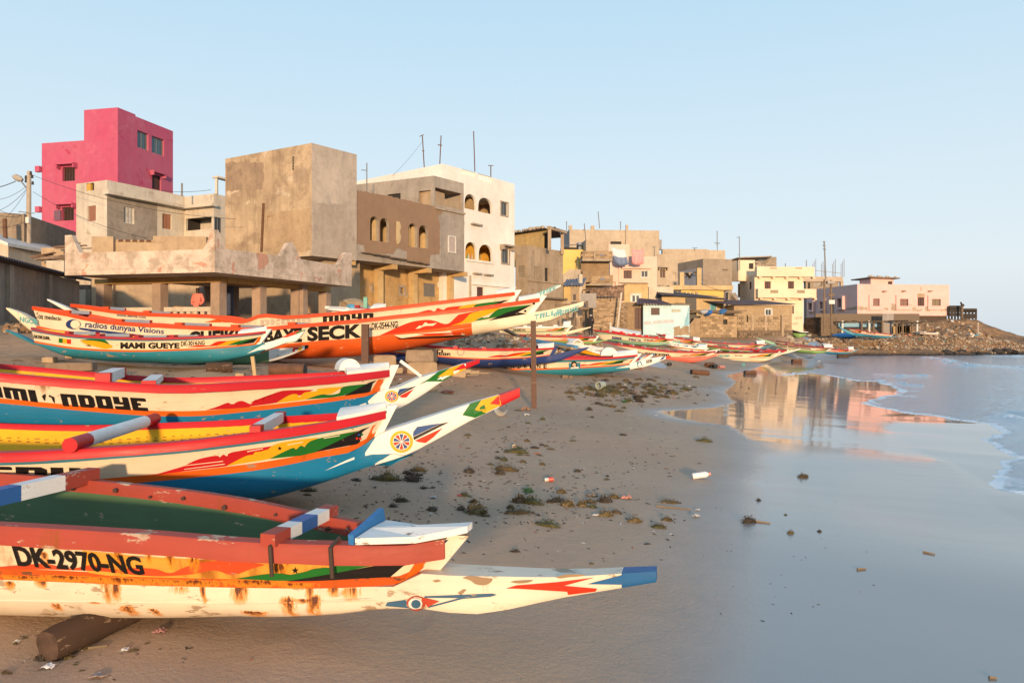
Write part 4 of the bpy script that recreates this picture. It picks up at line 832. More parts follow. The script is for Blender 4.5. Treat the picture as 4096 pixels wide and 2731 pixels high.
LBL = plaster('blue_grey_wall', (.42, .42, .47), (.28, .25, .25), .3, .5, .2); BRK = plaster('grey_block_course', (.36, .29, .22), (.22, .17, .13), .4, .6, .2, block=.7)
r = thing('blue_grey_house', 'blue grey house with three small hooded windows and a bare block end wall', 'house', base(2812, 95, 2))
b = Block(r, 2812, 95, 80, 73, xl=2711, xr=2928, yt=1035, zb=2); zc_ = zat(z4(0, 605)[1], 95)
b.build([BRK, LBL], hL=[b.hL(z4(1598, 684, 1626, 722), 'dark', bm=flat('salmon_board', (.5, .22, .18)), dep=.1, hood=.5), b.hL(z4(1683, 667, 1711, 705), 'shut', dep=.1, bm=WOODG, leaf=1, hood=.5), b.hL(z4(1770, 655, 1797, 718), 'shut', dep=.1, bm=WOODG, leaf=1, hood=.5)], hR=[b.hR(z5(458, 546, 508, 562), 'claustra', nx=5, ny=1, dep=.1)], fL=lambda s, z: 0 if z > zc_ else 1, fR=lambda s, z: 0, zc=[zc_])

PYL = plaster('pale_yellow_wall', (.80, .64, .47), (.58, .45, .32), .18, .4, .12, grime=.15, mott=0.2); PYS = PYL
r = thing('pale_yellow_house', 'pale yellow two storey house with projecting balcony bands', 'house', base(3025, 95, 2))
b = Block(r, at=Vector((at(z5(768, 0)[0], HY, 95).x, 95)), aR=84, xl=z5(625, 0)[0], xr=z5(1238, 0)[0], zt=zat(z5(0, 600)[1], 95), zb=2.2)
b.build(PYL, hR=[b.hR(z5(864, 664, 924, 735), 'shut', dep=.12), b.hR(z5(1090, 663, 1148, 735), 'shut', dep=.12), b.hR(z5(845, 850, 866, 870), 'dark'), b.hR(z5(1131, 898, 1147, 978), 'door', leaf=1)], hL=[b.hL(z5(714, 670, 737, 740), 'shut', dep=.12, leaf=1), b.hL(z5(606, 686, 627, 818), 'door', leaf=1)])
for (x0, x1, y0, y1, o) in ((785, 1320, 528, 622, .7), (792, 1334, 740, 826, .8)):
    a, c, za, zz = b.Rf.rect(*z5(x0, y0, x1, y1)); f = b.Rf; m = MB(); f.box(m, 0.0 if x0 < 790 else .1, c, za, zz, .003, o); m.build('balcony_band', PYL, r)
    for k in range(5): m = MB(); q = a + (c - a) * (.02 + .24 * k); f.box(m, q, q + .35, za - .22, za - .003, .003, o * .7); m.build('bracket', PYL, r)
    for (u0, u1, w0, w1) in (((892, 960, 537, 548), (1138, 1202, 537, 548)) if y0 < 600 else ((892, 968, 752, 782), (1148, 1224, 752, 782))):
        a2, c2_, z0_, z1_ = f.rect(*z5(u0, w0, u1, w1)); m = MB(); f.box(m, a2, c2_, z0_, z1_, o + .002, o + .012); m.build('parapet_slot', flat('slot_tan', (.30, .23, .14)), r)
a, c, za, zz = b.Lf.rect(*z5(568, 560, 632, 655)); m = MB(); b.Lf.box(m, a, c, za, zz, .003, .5); m.build('balcony_band', PYL, r)
u = Block(r, z5(612, 0)[0], 97.5, 84, 70, xl=z5(545, 0)[0], xr=z5(772, 0)[0], yt=z5(0, 458)[1], zb=b.zt - .6); u.build(PYL, hR=[u.hR(z5(713, 490, 757, 545), 'dark')], name='roof_room_wall')
a_, c_ = u.Lf.P(u.ll + .3, u.zt + .0, .3), u.Lf.P(-.3, u.zt + .3, .3); MB().hexa([(*a_[:2], a_.z), (*c_[:2], c_.z - .1), (c_.x + 4.6, c_.y + .6, c_.z + .15), (a_.x + 5.6, a_.y + 2.5, a_.z + .3), (*a_[:2], a_.z + .12), (*c_[:2], c_.z + .02), (c_.x + 4.6, c_.y + .6, c_.z + .27), (a_.x + 5.6, a_.y + 2.5, a_.z + .42)]).build('roof_sheet', CONC, r)
r = thing('block_house', 'bare grey block upper storey standing behind the pale yellow house', 'house', base(2985, 104, 2))
b = Block(r, 2985, 104, 86, 75, xl=2962, xr=3106, yt=1027, zb=4); b.build(BRK)
bricks(r, b.Rf, .1, b.lr - .1, zat(z5(0, 525)[1], 104), b.zt - .02, .6, .32, base=(.36, .29, .22), key='far_block', off=0)
r = thing('outside_stair', 'grey concrete outside stair at the side of the pale yellow house', 'stair', base(2920, 88, 2.4))
f = Face(at(2895, HY, 88), (1, .02), (.02, -1)); P = [(f.s(x), zat(y, 88)) for x, y in [n4(*q) for q in ((845, 470), (845, 275), (900, 262), (930, 320), (1000, 300), (1040, 300), (1110, 455))]]
MB().prism([f.P(s, z) for s, z in P], (0, 1.2, 0)).build('stair_wall', GBL, r)
for k in range(6):
    q = n4(870 + 22 * k, 300 + 28 * k); m = MB(); s = f.s(q[0]); f.box(m, s, s + .45, 2.2, zat(q[1], 88), .01, .9); m.build('step', CONC, r)

PNK_SHADE = plaster('mauve_pink_wall', (.74, .50, .47), (.50, .36, .31), .2, .4, .2, grime=.2, mott=0.2); PNK = plaster('rose_white_wall', (.82, .48, .45), (.52, .41, .34), .2, .4, .12, patch=(.42, .34, .26), pamt=.05, grime=.2, mott=0.22)  # mauve: same rose wall on the left faces, their shade painted into the colour
r = thing('headland_house', 'long low rose white house on the headland above the sea', 'house', base(3430, 106, 4))
b = Block(r, 3429.5, 106, 84, xl=3226, xr=3797, yt=1136, zb=zat(1262, 106))
kw = dict(trim=.55, to=.22, dep=.1, tm=PNK, leaf=2)
b.build([PNK, PNK_SHADE], hR=[b.hR(z6(755, 770, 823, 848), 'shut', bm=flat('faded_brown_shutter', (.24, .13, .11)), **{**kw, 'leaf': 1}), b.hR(z6(1036, 773, 1122, 847), 'shut', bm=flat('faded_brown_shutter', (0, 0, 0)), **kw), b.hR(z6(1230, 755, 1300, 846), 'door', leaf=2, bm=BRW), b.hR(z6(1369, 775, 1461, 845), 'shut', bm=flat('olive_shutter', (.22, .17, .11)), **kw)],
        hL=[b.hL(z6(107, 815, 147, 886), 'shut', bm=BRW, **{**kw, 'tm': PNK_SHADE, 'to': .4, 'trim': .35}), b.hL(z6(226, 802, 262, 873), 'shut', bm=BRW, **{**kw, 'tm': PNK_SHADE, 'to': .4, 'trim': .35}), b.hL(z6(411, 770, 455, 860), 'shut', bm=BRW, **{**kw, 'tm': PNK_SHADE, 'to': .4, 'trim': .35}), b.hL(z6(312, 765, 350, 940), 'dark')])
a, c, za, zz = b.Rf.rect(*z6(1228, 716, 1303, 752)); m = MB(); b.Rf.box(m, a, c, za, zz, .002, .03); m.build('render_patch', TAN, r)
PTC = plaster('bare_patch', (.42, .33, .25), (.3, .22, .16), .4, 2, .1)
for k, pts in enumerate((((606, 845), (705, 862), (710, 885), (640, 890), (608, 880)), ((865, 862), (925, 870), (930, 890), (880, 885)), ((955, 825), (990, 825), (1025, 880), (1010, 895), (950, 890)), ((1172, 862), (1210, 850), (1222, 880), (1280, 880), (1270, 900), (1180, 898)), ((1310, 850), (1345, 845), (1372, 885), (1350, 903), (1300, 895)), ((1465, 885), (1520, 870), (1555, 872), (1555, 898), (1480, 900)))):
    patch(r, b.Rf, [z6(*q) for q in pts], [], PTC, 'bare_patch', .006, jit=.08)
patch(r, b.Lf, [z6(*q) for q in ((485, 870), (595, 848), (598, 885), (490, 890))], [], PTC, 'bare_patch', .006, jit=.05)
for q in ((873, 694), (1077, 692), (1352, 692)): p = b.Rf.P(b.Rf.s(z6(*q)[0]), b.Rf.z(*z6(*q)), .2); MB().box(p, (.5, .4, .14)).build('roof_spout', WOODG, r)
pl = Block(r, at=b.Rf.P(.0, 0) + Vector((.0, .15, 0)), aR=84, lenL=b.ll, lenR=b.lr - .3, zt=b.zb - .004, zb=2.2); pl.build(plaster('dark_plinth', (.085, .06, .045), (.09, .065, .05), .6, 1, .3), name='plinth')
u = Block(r, z6(740, 0)[0], 109, 84, xl=z6(622, 0)[0], xr=z6(978, 0)[0], yt=z6(0, 560)[1], zb=b.zt - .3); u.build([PNK, PNK_SHADE], hR=[u.hR(z6(920, 590, 966, 625), 'dark')], name='roof_room_wall')
MB().box((u.C.x + u.lr * .45, u.C.y + 2, u.zt + .08), (u.lr + 1.0, 5.2, .16), Matrix.Rotation(R(6), 3, 'Z') @ Matrix.Rotation(R(1.2), 3, 'Y')).build('roof_slab', WOODG, r)
for i in range(10): rock((u.C.x - .3 + i * (u.lr + .6) / 10, u.C.y - .2 + .3 * (i % 3), u.zt + .32 - .02 * i), .55, rockm, 'roof_stone', 'stone weighing down the roof room of the headland house', 'stone', 'stones on the roof of the headland house', 60 + i)
r = thing('unfinished_frame_house', 'unfinished concrete frame house with bare rods behind the headland house', 'house', base(3290, 125, 4))
b = Block(r, z6(60, 0)[0], 125, 86, xl=z6(40, 0)[0], xr=z6(405, 0)[0], yt=z6(0, 590)[1], zb=4); b.build(BRK, hR=[b.hR(z6(82, 600, 105, 665), 'dark'), b.hR(z6(145, 590, 225, 640), 'dark', bm=GBL), b.hR(z6(255, 590, 330, 640), 'dark', bm=GBL)])
m = MB(); b.Rf.box(m, -1, b.Rf.s(z6(440, 0)[0]), b.zt, b.zt + .8, -3, .3); m.build('roof_slab', GB, r)
p = b.Rf.P(b.Rf.s(z6(434, 0)[0]), 0, 0); MB().bar((p.x, p.y, 4), (p.x, p.y, b.zt), .5).build('frame_post', GB, r)
for q in (140, 232, 345, 436): p = b.Rf.P(b.Rf.s(z6(q, 0)[0]), b.zt + .8, -.2); m = MB(); [m.bar((p.x + k * .25, p.y, p.z), (p.x + k * .25, p.y, p.z + 2.2 + .4 * k), .05) for k in range(3)]; m.build('bare_rods', RUSTM, r)
MB().bar(b.Rf.P(.5, b.zt + 2.0, -.2), b.Rf.P(b.Rf.s(z6(438, 0)[0]), b.zt + 1.4, -.2), .07).build('tie_rod', METAL, r)

# ---- shacks at the top of the beach
BLK = (.37, .27, .175); BLW = plaster('block_shack_wall', (.36, .27, .18), (.2, .14, .09), .5, .6, .3)
r = thing('block_shack', 'small shack of rough sand blocks with a wooden loft behind the standing person', 'shack', base(2373, 68, 1.8))
b = Block(r, n3(798, 0)[0], 68, 88, xl=2371, xr=n3(1375, 0)[0], zt=zat(n3(0, 590)[1], 68), zb=1.6)
sh = [b.hR(n3(1298, 525, 1420, 690), 'dark'), b.hR(n3(1145, 612, 1168, 652), 'dark')]; b.build(BLW, hR=sh[1:])
bricks(r, b.Rf, .15, b.lr - .1, zat(n3(0, 1290)[1], 68), b.zt, .38, .165, holes=sh[1:], base=BLK, key='sand_block', off=.0)
corr_roof(r, b.Rf.P(-.1, b.zt + .05, .35), b.Rf.P(b.lr * .75, b.zt + .05, .35), b.Rf.P(b.lr * .75, b.zt + .2, -1), b.Rf.P(-.1, b.zt + .2, -1), WOODG, .3, .05, 'tile_edge')
up = Block(r, at=b.Rf.P(b.Rf.s(n3(770, 0)[0]), 0, -1.5), aR=87, lenL=3, xr=n3(1450, 0)[0], zt=zat(n3(0, 350)[1], 70), zb=b.zt - .1)
MBx = MB(); f = up.Rf; zl, zr = zat(n3(0, 430)[1], 70), zat(n3(0, 320)[1], 70); nb = 10
for i in range(nb):
    for j in range(4):
        t = i / nb; zt_ = zl + (zr - zl) * (t + .05); h_ = (zt_ - up.zb); m = MB(); f.box(m, up.lr * t + .01, up.lr * (t + 1 / nb) - .015, up.zb + h_ * j / 4 + .01, up.zb + h_ * (j + 1) / 4 - .01, .0 + .02 * ((i * 7 + j * 3) % 4), .06 + .02 * ((i * 5 + j) % 4)); m.build('loft_panel', flat('loft_panel_%d' % ((i + j) % 3), [(.22, .14, .10), (.18, .115, .085), (.27, .18, .13)][(i + j) % 3], .85, var=.4), r)
m = MB(); f.box(m, 0, up.lr, up.zb, up.zb + (zl - up.zb) * .97, -2.5, -.01); m.build('loft_wall', WOODG, r)
MB().hexa([f.P(-.4, zl - .05, .3), f.P(up.lr + .15, zr - .02, .3), f.P(up.lr + .15, zr + .1, -2.6), f.P(-.4, zl + .1, -2.6), f.P(-.4, zl + .03, .3), f.P(up.lr + .15, zr + .06, .3), f.P(up.lr + .15, zr + .18, -2.6), f.P(-.4, zl + .18, -2.6)]).build('roof', CORR, r)
st = Block(r, at=b.Rf.P(b.lr + .005, 0, .2), aR=88, lenL=2, xr=n3(1510, 0)[0], zt=zat(n3(0, 680)[1], 68), zb=1.6); st.build(plaster('rubble_corner', (.28, .2, .13), (.14, .1, .07), .6, 1, .2), name='rubble_wall'); bricks(r, st.Rf, .1, st.lr - .05, 2.3, st.zt - .05, .3, .2, base=(.30, .22, .15), key='rubble_stone', name='stone', thick=.14)
r = thing('door_shack', 'brown rendered shack with a dark maroon double door beside the light blue hut', 'shack', base(2507, 68, 1.8))
b = Block(r, n3(1512, 0)[0], 68.2, 88, xl=2508, xr=n3(1842, 0)[0], zt=zat(n3(0, 670)[1], 68), zb=1.6); b.build(plaster('brown_shack', (.38, .27, .16), (.2, .14, .09), .5, .6, .4, block=.4), hR=[b.hR(n3(1665, 785, 1818, 1232), 'door', dep=.1)])

LBW = plaster('light_blue_wall', (.52, .70, .75), (.36, .56, .66), .22, .22, .25, grime=.12, mott=0.25)
r = thing('light_blue_hut', 'light blue hut with red lettering and one maroon window above the boats', 'hut', base(2573, 67.5, 1.8))
b = Block(r, z4(1283, 0)[0], 67.5, 88, xl=2572, xr=z4(1697, 0)[0], zt=zat(z4(0, 936)[1], 67.5), zb=1.6); HUT = b
b.build(LBW, hR=[b.hR(z4(1353, 966, 1430, 1030), 'shut', slats=0, dep=.08, leaf=1), b.hR(z4(1535, 979, 1617, 1006), 'claustra', nx=6, ny=2, dep=.1, fm=CRM)])
patch(r, b.Rf, [z4(*q) for q in ((1555, 1140), (1610, 1130), (1625, 1150), (1660, 1125), (1692, 1135), (1697, 1205), (1560, 1215))], [], BLW, 'bare_patch', .01, jit=.05)
patch(r, b.Rf, [z4(*q) for q in ((1690, 960), (1697, 1120), (1640, 1130), (1620, 1160), (1600, 1210), (1640, 1150), (1660, 1080))], [], plaster('deeper_blue_wash', (.30, .56, .68), None, .3, .8, .2), 'blue_wash', .005, jit=.04)
a_, c_ = b.Rf.P(b.Rf.s(z4(1200, 0)[0]), zat(z4(0, 925)[1], 67) - .05, .9), b.Rf.P(b.Rf.s(z4(1535, 0)[0]), zat(z4(0, 938)[1], 67) + .02, .5); corr_roof(r, a_, c_, c_ + Vector((-.6, 3, .55)), a_ + Vector((.8, 3, .65)), flat('maroon_tin', (.12, .06, .065), .7), .26, .045)
MB().bar(b.Rf.P(b.Rf.s(z4(1500, 0)[0]), b.zt + .03, .12), b.Rf.P(b.lr + .1, b.zt + .02, .1), .12).build('roof_edge', WOODG, r)
r = thing('yellow_shack', 'yellowish shack with white lattice window peeping over the block shack', 'shack', base(2495, 76, 2))
b = Block(r, n3(1420, 0)[0], 76, 87, xl=2491, xr=n3(1945, 0)[0], zt=zat(n3(0, 285)[1], 76), zb=2); b.build(plaster('yellowish_shack', (.60, .44, .22), (.42, .3, .16), .35, .6, .3), hR=[b.hR(n3(1590, 505, 1785, 690), 'slide', t=.14, dep=.1, trim=.08)])
corr_roof(r, b.Rf.P(-.1, b.zt + .04, .2), b.Rf.P(b.lr + .1, b.zt + .04, .2), b.Rf.P(b.lr + .1, b.zt + .2, -2), b.Rf.P(-.1, b.zt + .2, -2), TNW, .35, .05, 'tile_edge')
r = thing('pale_shack', 'pale flat shack wall between the yellowish shack and the teal shuttered house', 'shack', base(2594, 77, 2))
b = Block(r, z4(1332, 0)[0], 77.5, 87, xl=2592, xr=z4(1555, 0)[0], zt=zat(z4(0, 776)[1], 77.5), zb=2); b.build(plaster('pale_shack_wall', (.60, .52, .42), (.40, .31, .23), .45, .5, .4), hR=[b.hR(z4(1400, 845, 1448, 905), 'shut', bm=flat('grey_shutter', (.16, .15, .17)), dep=.05)])
TSH = plaster('sand_yellow_wall', (.56, .42, .23), (.34, .24, .14), .4, .5, .35)
r = thing('teal_shutter_house', 'low sandy yellow house with teal shutters under a sagging tin roof', 'house', base(2650, 76, 2))
b = Block(r, z4(1450, 0)[0], 76, 86, xl=2645, xr=z5(470, 0)[0], zt=zat(n4(0, 375)[1], 76), zb=1.6)
b.build(TSH, hR=[b.hR(z5(160, 876, 203, 958), 'dark', bm=BRW, dep=.1, trim=.1, tm=TSH), b.hR(z5(340, 882, 391, 950), 'shut', bm=flat('teal_shutter', (.05, .26, .32), .5), dep=.06, trim=.12, tm=plaster('trim_blue_grey', (.45, .47, .48), None, .3))])
a_, c_ = b.Rf.P(-.3, zat(n4(0, 335)[1], 75), .7), b.Rf.P(b.lr + .15, zat(n4(0, 400)[1], 75), .7); corr_roof(r, a_, c_, c_ + Vector((-.1, 4, .45)), a_ + Vector((.1, 4, .75)), CORR)
for k in range(12): p = b.Rf.P(.2 + k * .42, zat(n4(0, 300)[1], 79), -3.8); MB().box(p, (.22, .3, .3)).build('roof_block', TAN, r)
m = MB(); b.Rf.box(m, -.2, 5.2, zat(n4(0, 330)[1], 79) - .5, zat(n4(0, 300)[1], 79) - .2, -4, -3.7); m.build('rear_parapet', TAN, r)
r = thing('ochre_terrace_house', 'ochre wall with flat overhanging slab above the teal shuttered house', 'house', base(2725, 84, 2))
b = Block(r, z5(60, 0)[0], 84, 86, xl=2722, xr=z5(470, 0)[0], zt=zat(z5(0, 748)[1], 84), zb=2); b.build(YW)
m = MB(); b.Rf.box(m, -1.5, b.Rf.s(z5(545, 0)[0]), b.zt, b.zt + .5, -2, .5); m.build('roof_slab', TSH, r)
for q in (68, 235): m = MB(); s = b.Rf.s(z5(q, 0)[0]); b.Rf.box(m, s - .25, s + .25, b.zt + .5, b.zt + 2.0 + (.5 if q > 100 else 0), -.5, .0); m.build('roof_pillar', TSH, r)
LOWB = plaster('low_block_wall', (.40, .29, .18), (.22, .155, .10), .5, .5, .35); FOOT = plaster('rubble_footing', (.20, .145, .10), (.10, .075, .055), .6, 1.2, .1)
r = thing('low_block_hut', 'low hut of tan blocks with one small dark window and a ragged plank roof', 'hut', base(2802, 72, 1.5))
b = Block(r, n4(438, 0)[0], 72, 87, xl=2795, xr=n4(1066, 0)[0], zt=zat(n4(0, 700)[1], 72), zb=zat(n4(0, 1062)[1], 72))
hh = [b.hR(n4(823, 760, 897, 843), 'dark', trim=.09, tm=CRM)]; b.build(LOWB, hR=hh); bricks(r, b.Rf, .2, b.lr - .1, b.zb, b.zt - .02, .46, .25, holes=hh, base=(.39, .285, .18), key='tan_block')
b_ = Block(r, at=b.Rf.P(0, 0, .06), aR=87, lenL=2, lenR=b.lr, zt=b.zb - .004, zb=.8); b_.build(FOOT, name='footing')
bricks(r, b_.Rf, .1, b.lr - .1, b.zb - 1.1, b.zb - .03, .34, .22, base=(.21, .155, .11), key='footing_stone', name='stone', off=.02, thick=.16)
rr_ = random.Random(5)
for k in range(16):
    s0 = -1.6 + rr_.uniform(0, b.lr - .5); m = MB(); zz = b.zt + .28 + .14 * (k % 4) * .5 + s0 * -.01; b.Rf.box(m, s0, s0 + rr_.uniform(1.6, 3.2), zz, zz + .06, -.8 + .2 * (k % 4), .25 + .1 * (k % 5)); m.build('roof_plank', WOODG, r)
for (x, y, wd, nm, cc, lab) in ((395, 620, 150, 'tarpaulin', (.36, .36, .36), 'crumpled grey white tarpaulin on the ragged roof of the low block hut'), (500, 640, 130, 'tarpaulin', (.02, .12, .42), 'crumpled bright blue tarpaulin on the ragged roof of the low block hut'), (760, 625, 80, 'tarpaulin', (.03, .13, .35), 'small blue sheet bundle on the far end of the ragged hut roof')):
    p = at(*n4(x + wd / 2, y + 8), 71.5); rock(p, (wd / n4.__closure__[2].cell_contents * 71.5 / F if 0 else wd / 4.28 * 71.5 / F, 1.2, .55), flat('tarp_' + str(x), cc, .5), nm, lab, 'tarpaulin', None, x, 3)
st_ = thing('ruined_wall', 'ragged pale end wall stepping down between the blue hut and the block hut', 'wall', base(2735, 71.4, 1.5))
b2 = Block(st_, n4(325, 0)[0], 71.6, 87, xl=2770, xr=n4(436, 0)[0], zt=zat(n4(0, 735)[1], 71.4), zb=1.2); b2.build(LOWB)
f = Face(at(n4(95, 0)[0], HY, 71.4), (1, .05), (.05, -1)); bricks(st_, f, 0, f.s(n4(335, 0)[0]), 1.7, zat(n4(0, 900)[1], 71.4), .42, .21, base=(.42, .31, .2), key='ruin_block', ragged=lambda s: 2.2 + s * .36)
MB().quad(f.P(0, 1.3, -.1), f.P(f.s(n4(330, 0)[0]), 1.3, -.1), f.P(f.s(n4(330, 0)[0]), 3.6, -.1), f.P(0, 2.1, -.1)).build('wall_core', LOWB, st_)
p = at(*n4(285, 920), 72.3); m = MB(); m.box((p.x, p.y + .3, 3.6), (1.0, .3, 4.2)); m.build('dark_gate', flat('dark_gate', (.05, .045, .04)), st_)
r = thing('long_tin_roof_shack', 'long shack of mixed blocks and tan render under a corrugated roof on a rubble base', 'shack', base(2949, 74, 1.5))
b = Block(r, n4(1010, 0)[0], 74, 85, 80, xl=n4(840, 0)[0], xr=n4(2000, 0)[0], zt=zat(n4(0, 512)[1], 74), zb=zat(n4(0, 690)[1], 74))
UPW = plaster('tan_long_shack', (.43, .32, .20), (.27, .19, .12), .35, .5, .3, block=.45); hh = [b.hR(n4(1545, 585, 1645, 690), 'slide', trim=.1, dep=.1)]; b.build(UPW, hR=hh)
bl_ = Block(r, at=b.Rf.P(b.Rf.s(n4(1066, 0)[0]), 0, .12), aR=85, lenL=4, xr=n4(2000, 0)[0], zt=b.zb - .004, zb=zat(n4(0, 945)[1], 74)); hl = [bl_.hR(n4(1225, 690, 1250, 805), 'dark')]; bl_.build(LOWB, hR=hl, name='lower_wall')
bricks(r, bl_.Rf, .1, bl_.lr - .1, bl_.zb, bl_.zt - .02, .5, .27, holes=hl, base=(.36, .265, .17), key='long_block')
ft = Block(r, at=bl_.Rf.P(0, 0, .15), aR=85, lenL=4, lenR=bl_.lr, zt=bl_.zb - .004, zb=.6); ft.build(FOOT, name='footing'); bricks(r, ft.Rf, .1, ft.lr - .1, ft.zt - 2.0, ft.zt - .03, .36, .25, base=(.20, .145, .10), key='footing_stone2', name='stone', off=.02, thick=.18)
a_, c_ = b.Lf.P(b.ll + .3, zat(n4(0, 500)[1], 74), .5), b.Rf.P(b.lr + .1, zat(n4(0, 500)[1], 74), .6); corr_roof(r, b.Rf.P(-.3, zat(n4(0, 510)[1], 73.5), .6), c_, c_ + Vector((-2, 4, .55)), b.Rf.P(-3, zat(n4(0, 470)[1], 77) + .3, -3.6), CORR)
for x in (1322, 1550, 1820): s = bl_.Rf.s(n4(x, 0)[0]); m = MB(); bl_.Rf.box(m, s - .12, s + .12, .8 if x == 1820 else bl_.zb, bl_.zt, .003, .08 if x != 1820 else .3); m.build('wall_post', TNW, r)
for k in range(12): rock((b.Rf.P(b.lr, 0).x + rr_.uniform(-1.2, 1.8), 73.4 + rr_.uniform(-1, .6), 1.6 + rr_.uniform(-.3, .5)), rr_.uniform(.4, .8), rockm, 'rubble_stone', 'loose pale stone heaped at the corner of the long tin roof shack', 'stone', 'stones heaped at the corner of the long shack', 80 + k)

# ---- far left
SHED = plaster('dark_shed_wall', (.34, .28, .23), (.16, .12, .10), .5, .6, .6)
r = thing('long_shed', 'long windowless grey shed with a corrugated roof edge beside the pavilion', 'shed', base(318, 37, 1.5))
P1 = at(318, HY, 37); f = Face(P1, (.262, -.965), (.965, .262)); L = f.s(-420); z_t = zat(1116, 37)
mb = MB(); mb.quad(f.P(0, 1.2), f.P(L, 1.2), f.P(L, z_t - .12), f.P(0, z_t - .12)); mb.quad(f.P(0, 1.2), f.P(0, 1.2, -6), f.P(0, z_t - .12, -6), f.P(0, z_t - .12)); mb.build('wall', SHED, r)
for x in (28, 188): s = f.s(x); m = MB(); f.box(m, s - .18, s + .18, 1.2, z_t - .15, .003, .16); m.build('wall_post', CONC, r)
corr_roof(r, f.P(-.4, z_t - .02, .45), f.P(L, z_t - .02, .45), f.P(L, z_t + .9, -6), f.P(-.4, z_t + .9, -6), CORR, .26, .05)
r = thing('white_gable_house', 'white gabled wall with a thick roof slab at the picture edge above the shed', 'house', base(34, 43, 2))
f = Face(at(-260, HY, 43), (1, .02), (.02, -1)); P = [(f.s(x), zat(y, 43)) for x, y in (n1(-700, 900), n1(130, 900), n1(130, 530), n1(-60, 440), n1(-700, 200))]
MB().prism([f.P(s, z) for s, z in P], (0, 5, 0)).build('wall', WCR, r)
P = [(f.s(x), zat(y, 43)) for x, y in (n1(210, 540), n1(210, 490), n1(0, 400), n1(-700, 120), n1(-700, 190), n1(-60, 430))]; MB().prism([f.P(s, z, .5) for s, z in P], (0, 6, 0)).build('roof_slab', WHT, r)
RUN = plaster('block_ruin_wall', (.36, .28, .20), (.2, .15, .11), .5, .5, .4, block=.7)
r = thing('block_ruin', 'bare block house with two dark doorways left of the pink house', 'house', base(120, 52, 2))
b = Block(r, n1(490, 0)[0], 52, 60, 80, xl=-120, xr=n1(1190, 0)[0], zt=zat(n1(0, 262)[1], 52), zb=2)
hh = [b.hR(n1(570, 465, 715, 690), 'dark', dep=.4)]; b.build(RUN, hR=hh, hL=[b.hL(n1(268, 465, 412, 775), 'dark', dep=.5, bm=BRW)])
bricks(r, b.Rf, .3, b.lr - .2, zat(n1(0, 600)[1], 52), b.zt - .05, .6, .3, holes=hh, base=(.38, .30, .21), key='ruin_house_block', off=0)
r = thing('debris_hut', 'tiny hut roofed with loose planks and scrap left of the pavilion', 'hut', base(215, 42, 2))
b = Block(r, n1(690, 0)[0], 42, 86, xl=165, xr=n1(1040, 0)[0], zt=zat(n1(0, 560)[1], 42), zb=2); b.build(TAN, hR=[b.hR(n1(785, 635, 905, 685), 'dark', trim=.06)])
b2 = Block(r, n1(765, 0)[0], 40.5, 86, xl=185, xr=n1(1040, 0)[0], zt=zat(n1(0, 760)[1], 40.5), zb=2); b2.build(WCR, name='low_white_wall')
for k in range(14):
    q = n1(480 + 40 * k + rr_.uniform(-20, 20), 700 + 14 * (k % 4) - (170 if k > 8 else 0)); p = at(*q, 41 - .1 * (k % 3)); MB().bar(p, p + Vector((rr_.uniform(.8, 1.6), rr_.uniform(-.4, .4), rr_.uniform(-.02, .22))), .22, .05).build('scrap_plank', flat('scrap_%d' % (k % 3), [(.22, .12, .08), (.17, .11, .08), (.3, .22, .16)][k % 3], .85), r)
r = thing('white_low_house', 'low white walled house glimpsed between the shed and the pavilion columns', 'house', base(335, 42.5, 1.6))
b = Block(r, n1(1258, 0)[0], 42.5, 86, xl=300, xr=n1(1420, 0)[0], zt=4.6, zb=1.6); b.build(WCR); b2 = Block(r, at=b.Rf.P(b.lr, 0, -.3), aR=86, lenL=2, xr=n1(1520, 0)[0], zt=4.6, zb=1.6); b2.build(GRY, hR=[b2.hR(n1(1425, 1060, 1480, 1190), 'dark')])
# ------------------------------------------------------------------ pirogue kit
def curve(pts):
    """smooth monotone-ish interpolation through (x, y) points"""
    P = sorted(pts); X = np.array([p[0] for p in P]); Y = np.array([p[1] for p in P])
    keep = np.concatenate([[True], np.diff(X) > 1e-4]); X, Y = X[keep], Y[keep]
    if len(X) == 1: return lambda x: Y[0]
    h = np.diff(X); d = np.diff(Y) / h; m = np.zeros(len(X)); m[0], m[-1] = d[0], d[-1]
    for i in range(1, len(X) - 1): m[i] = (d[i - 1] * h[i] + d[i] * h[i - 1]) / (h[i - 1] + h[i])
    def f(x):
        x = min(max(x, X[0]), X[-1]); i = min(max(int(np.searchsorted(X, x)) - 1, 0), len(X) - 2); t = (x - X[i]) / h[i]
        return float((2 * t**3 - 3 * t**2 + 1) * Y[i] + (t**3 - 2 * t**2 + t) * h[i] * m[i] + (-2 * t**3 + 3 * t**2) * Y[i + 1] + (t**3 - t**2) * h[i] * m[i + 1])
    return f
GLY = dict(A='111 101 111 101 101', B='111 101 110 101 111', C='111 100 100 100 111', D='111 101 101 101 111', E='111 100 110 100 111', F='111 100 110 100 100', G='111 100 101 101 111', H='101 101 111 101 101', I='1 1 1 1 1', K='101 101 110 101 101', L='100 100 100 100 111', M='11111 10101 10101 10101 10101', N='111 101 101 101 101', O='111 101 101 101 111', P='111 101 111 100 100', R='111 101 110 101 101', S='111 100 111 001 111', T='111 010 010 010 010', U='101 101 101 101 111', V='101 101 101 101 010', Y='101 101 111 001 111')
GLY['-'] = '000 000 111 000 000'; GLY['Q'] = GLY['O']
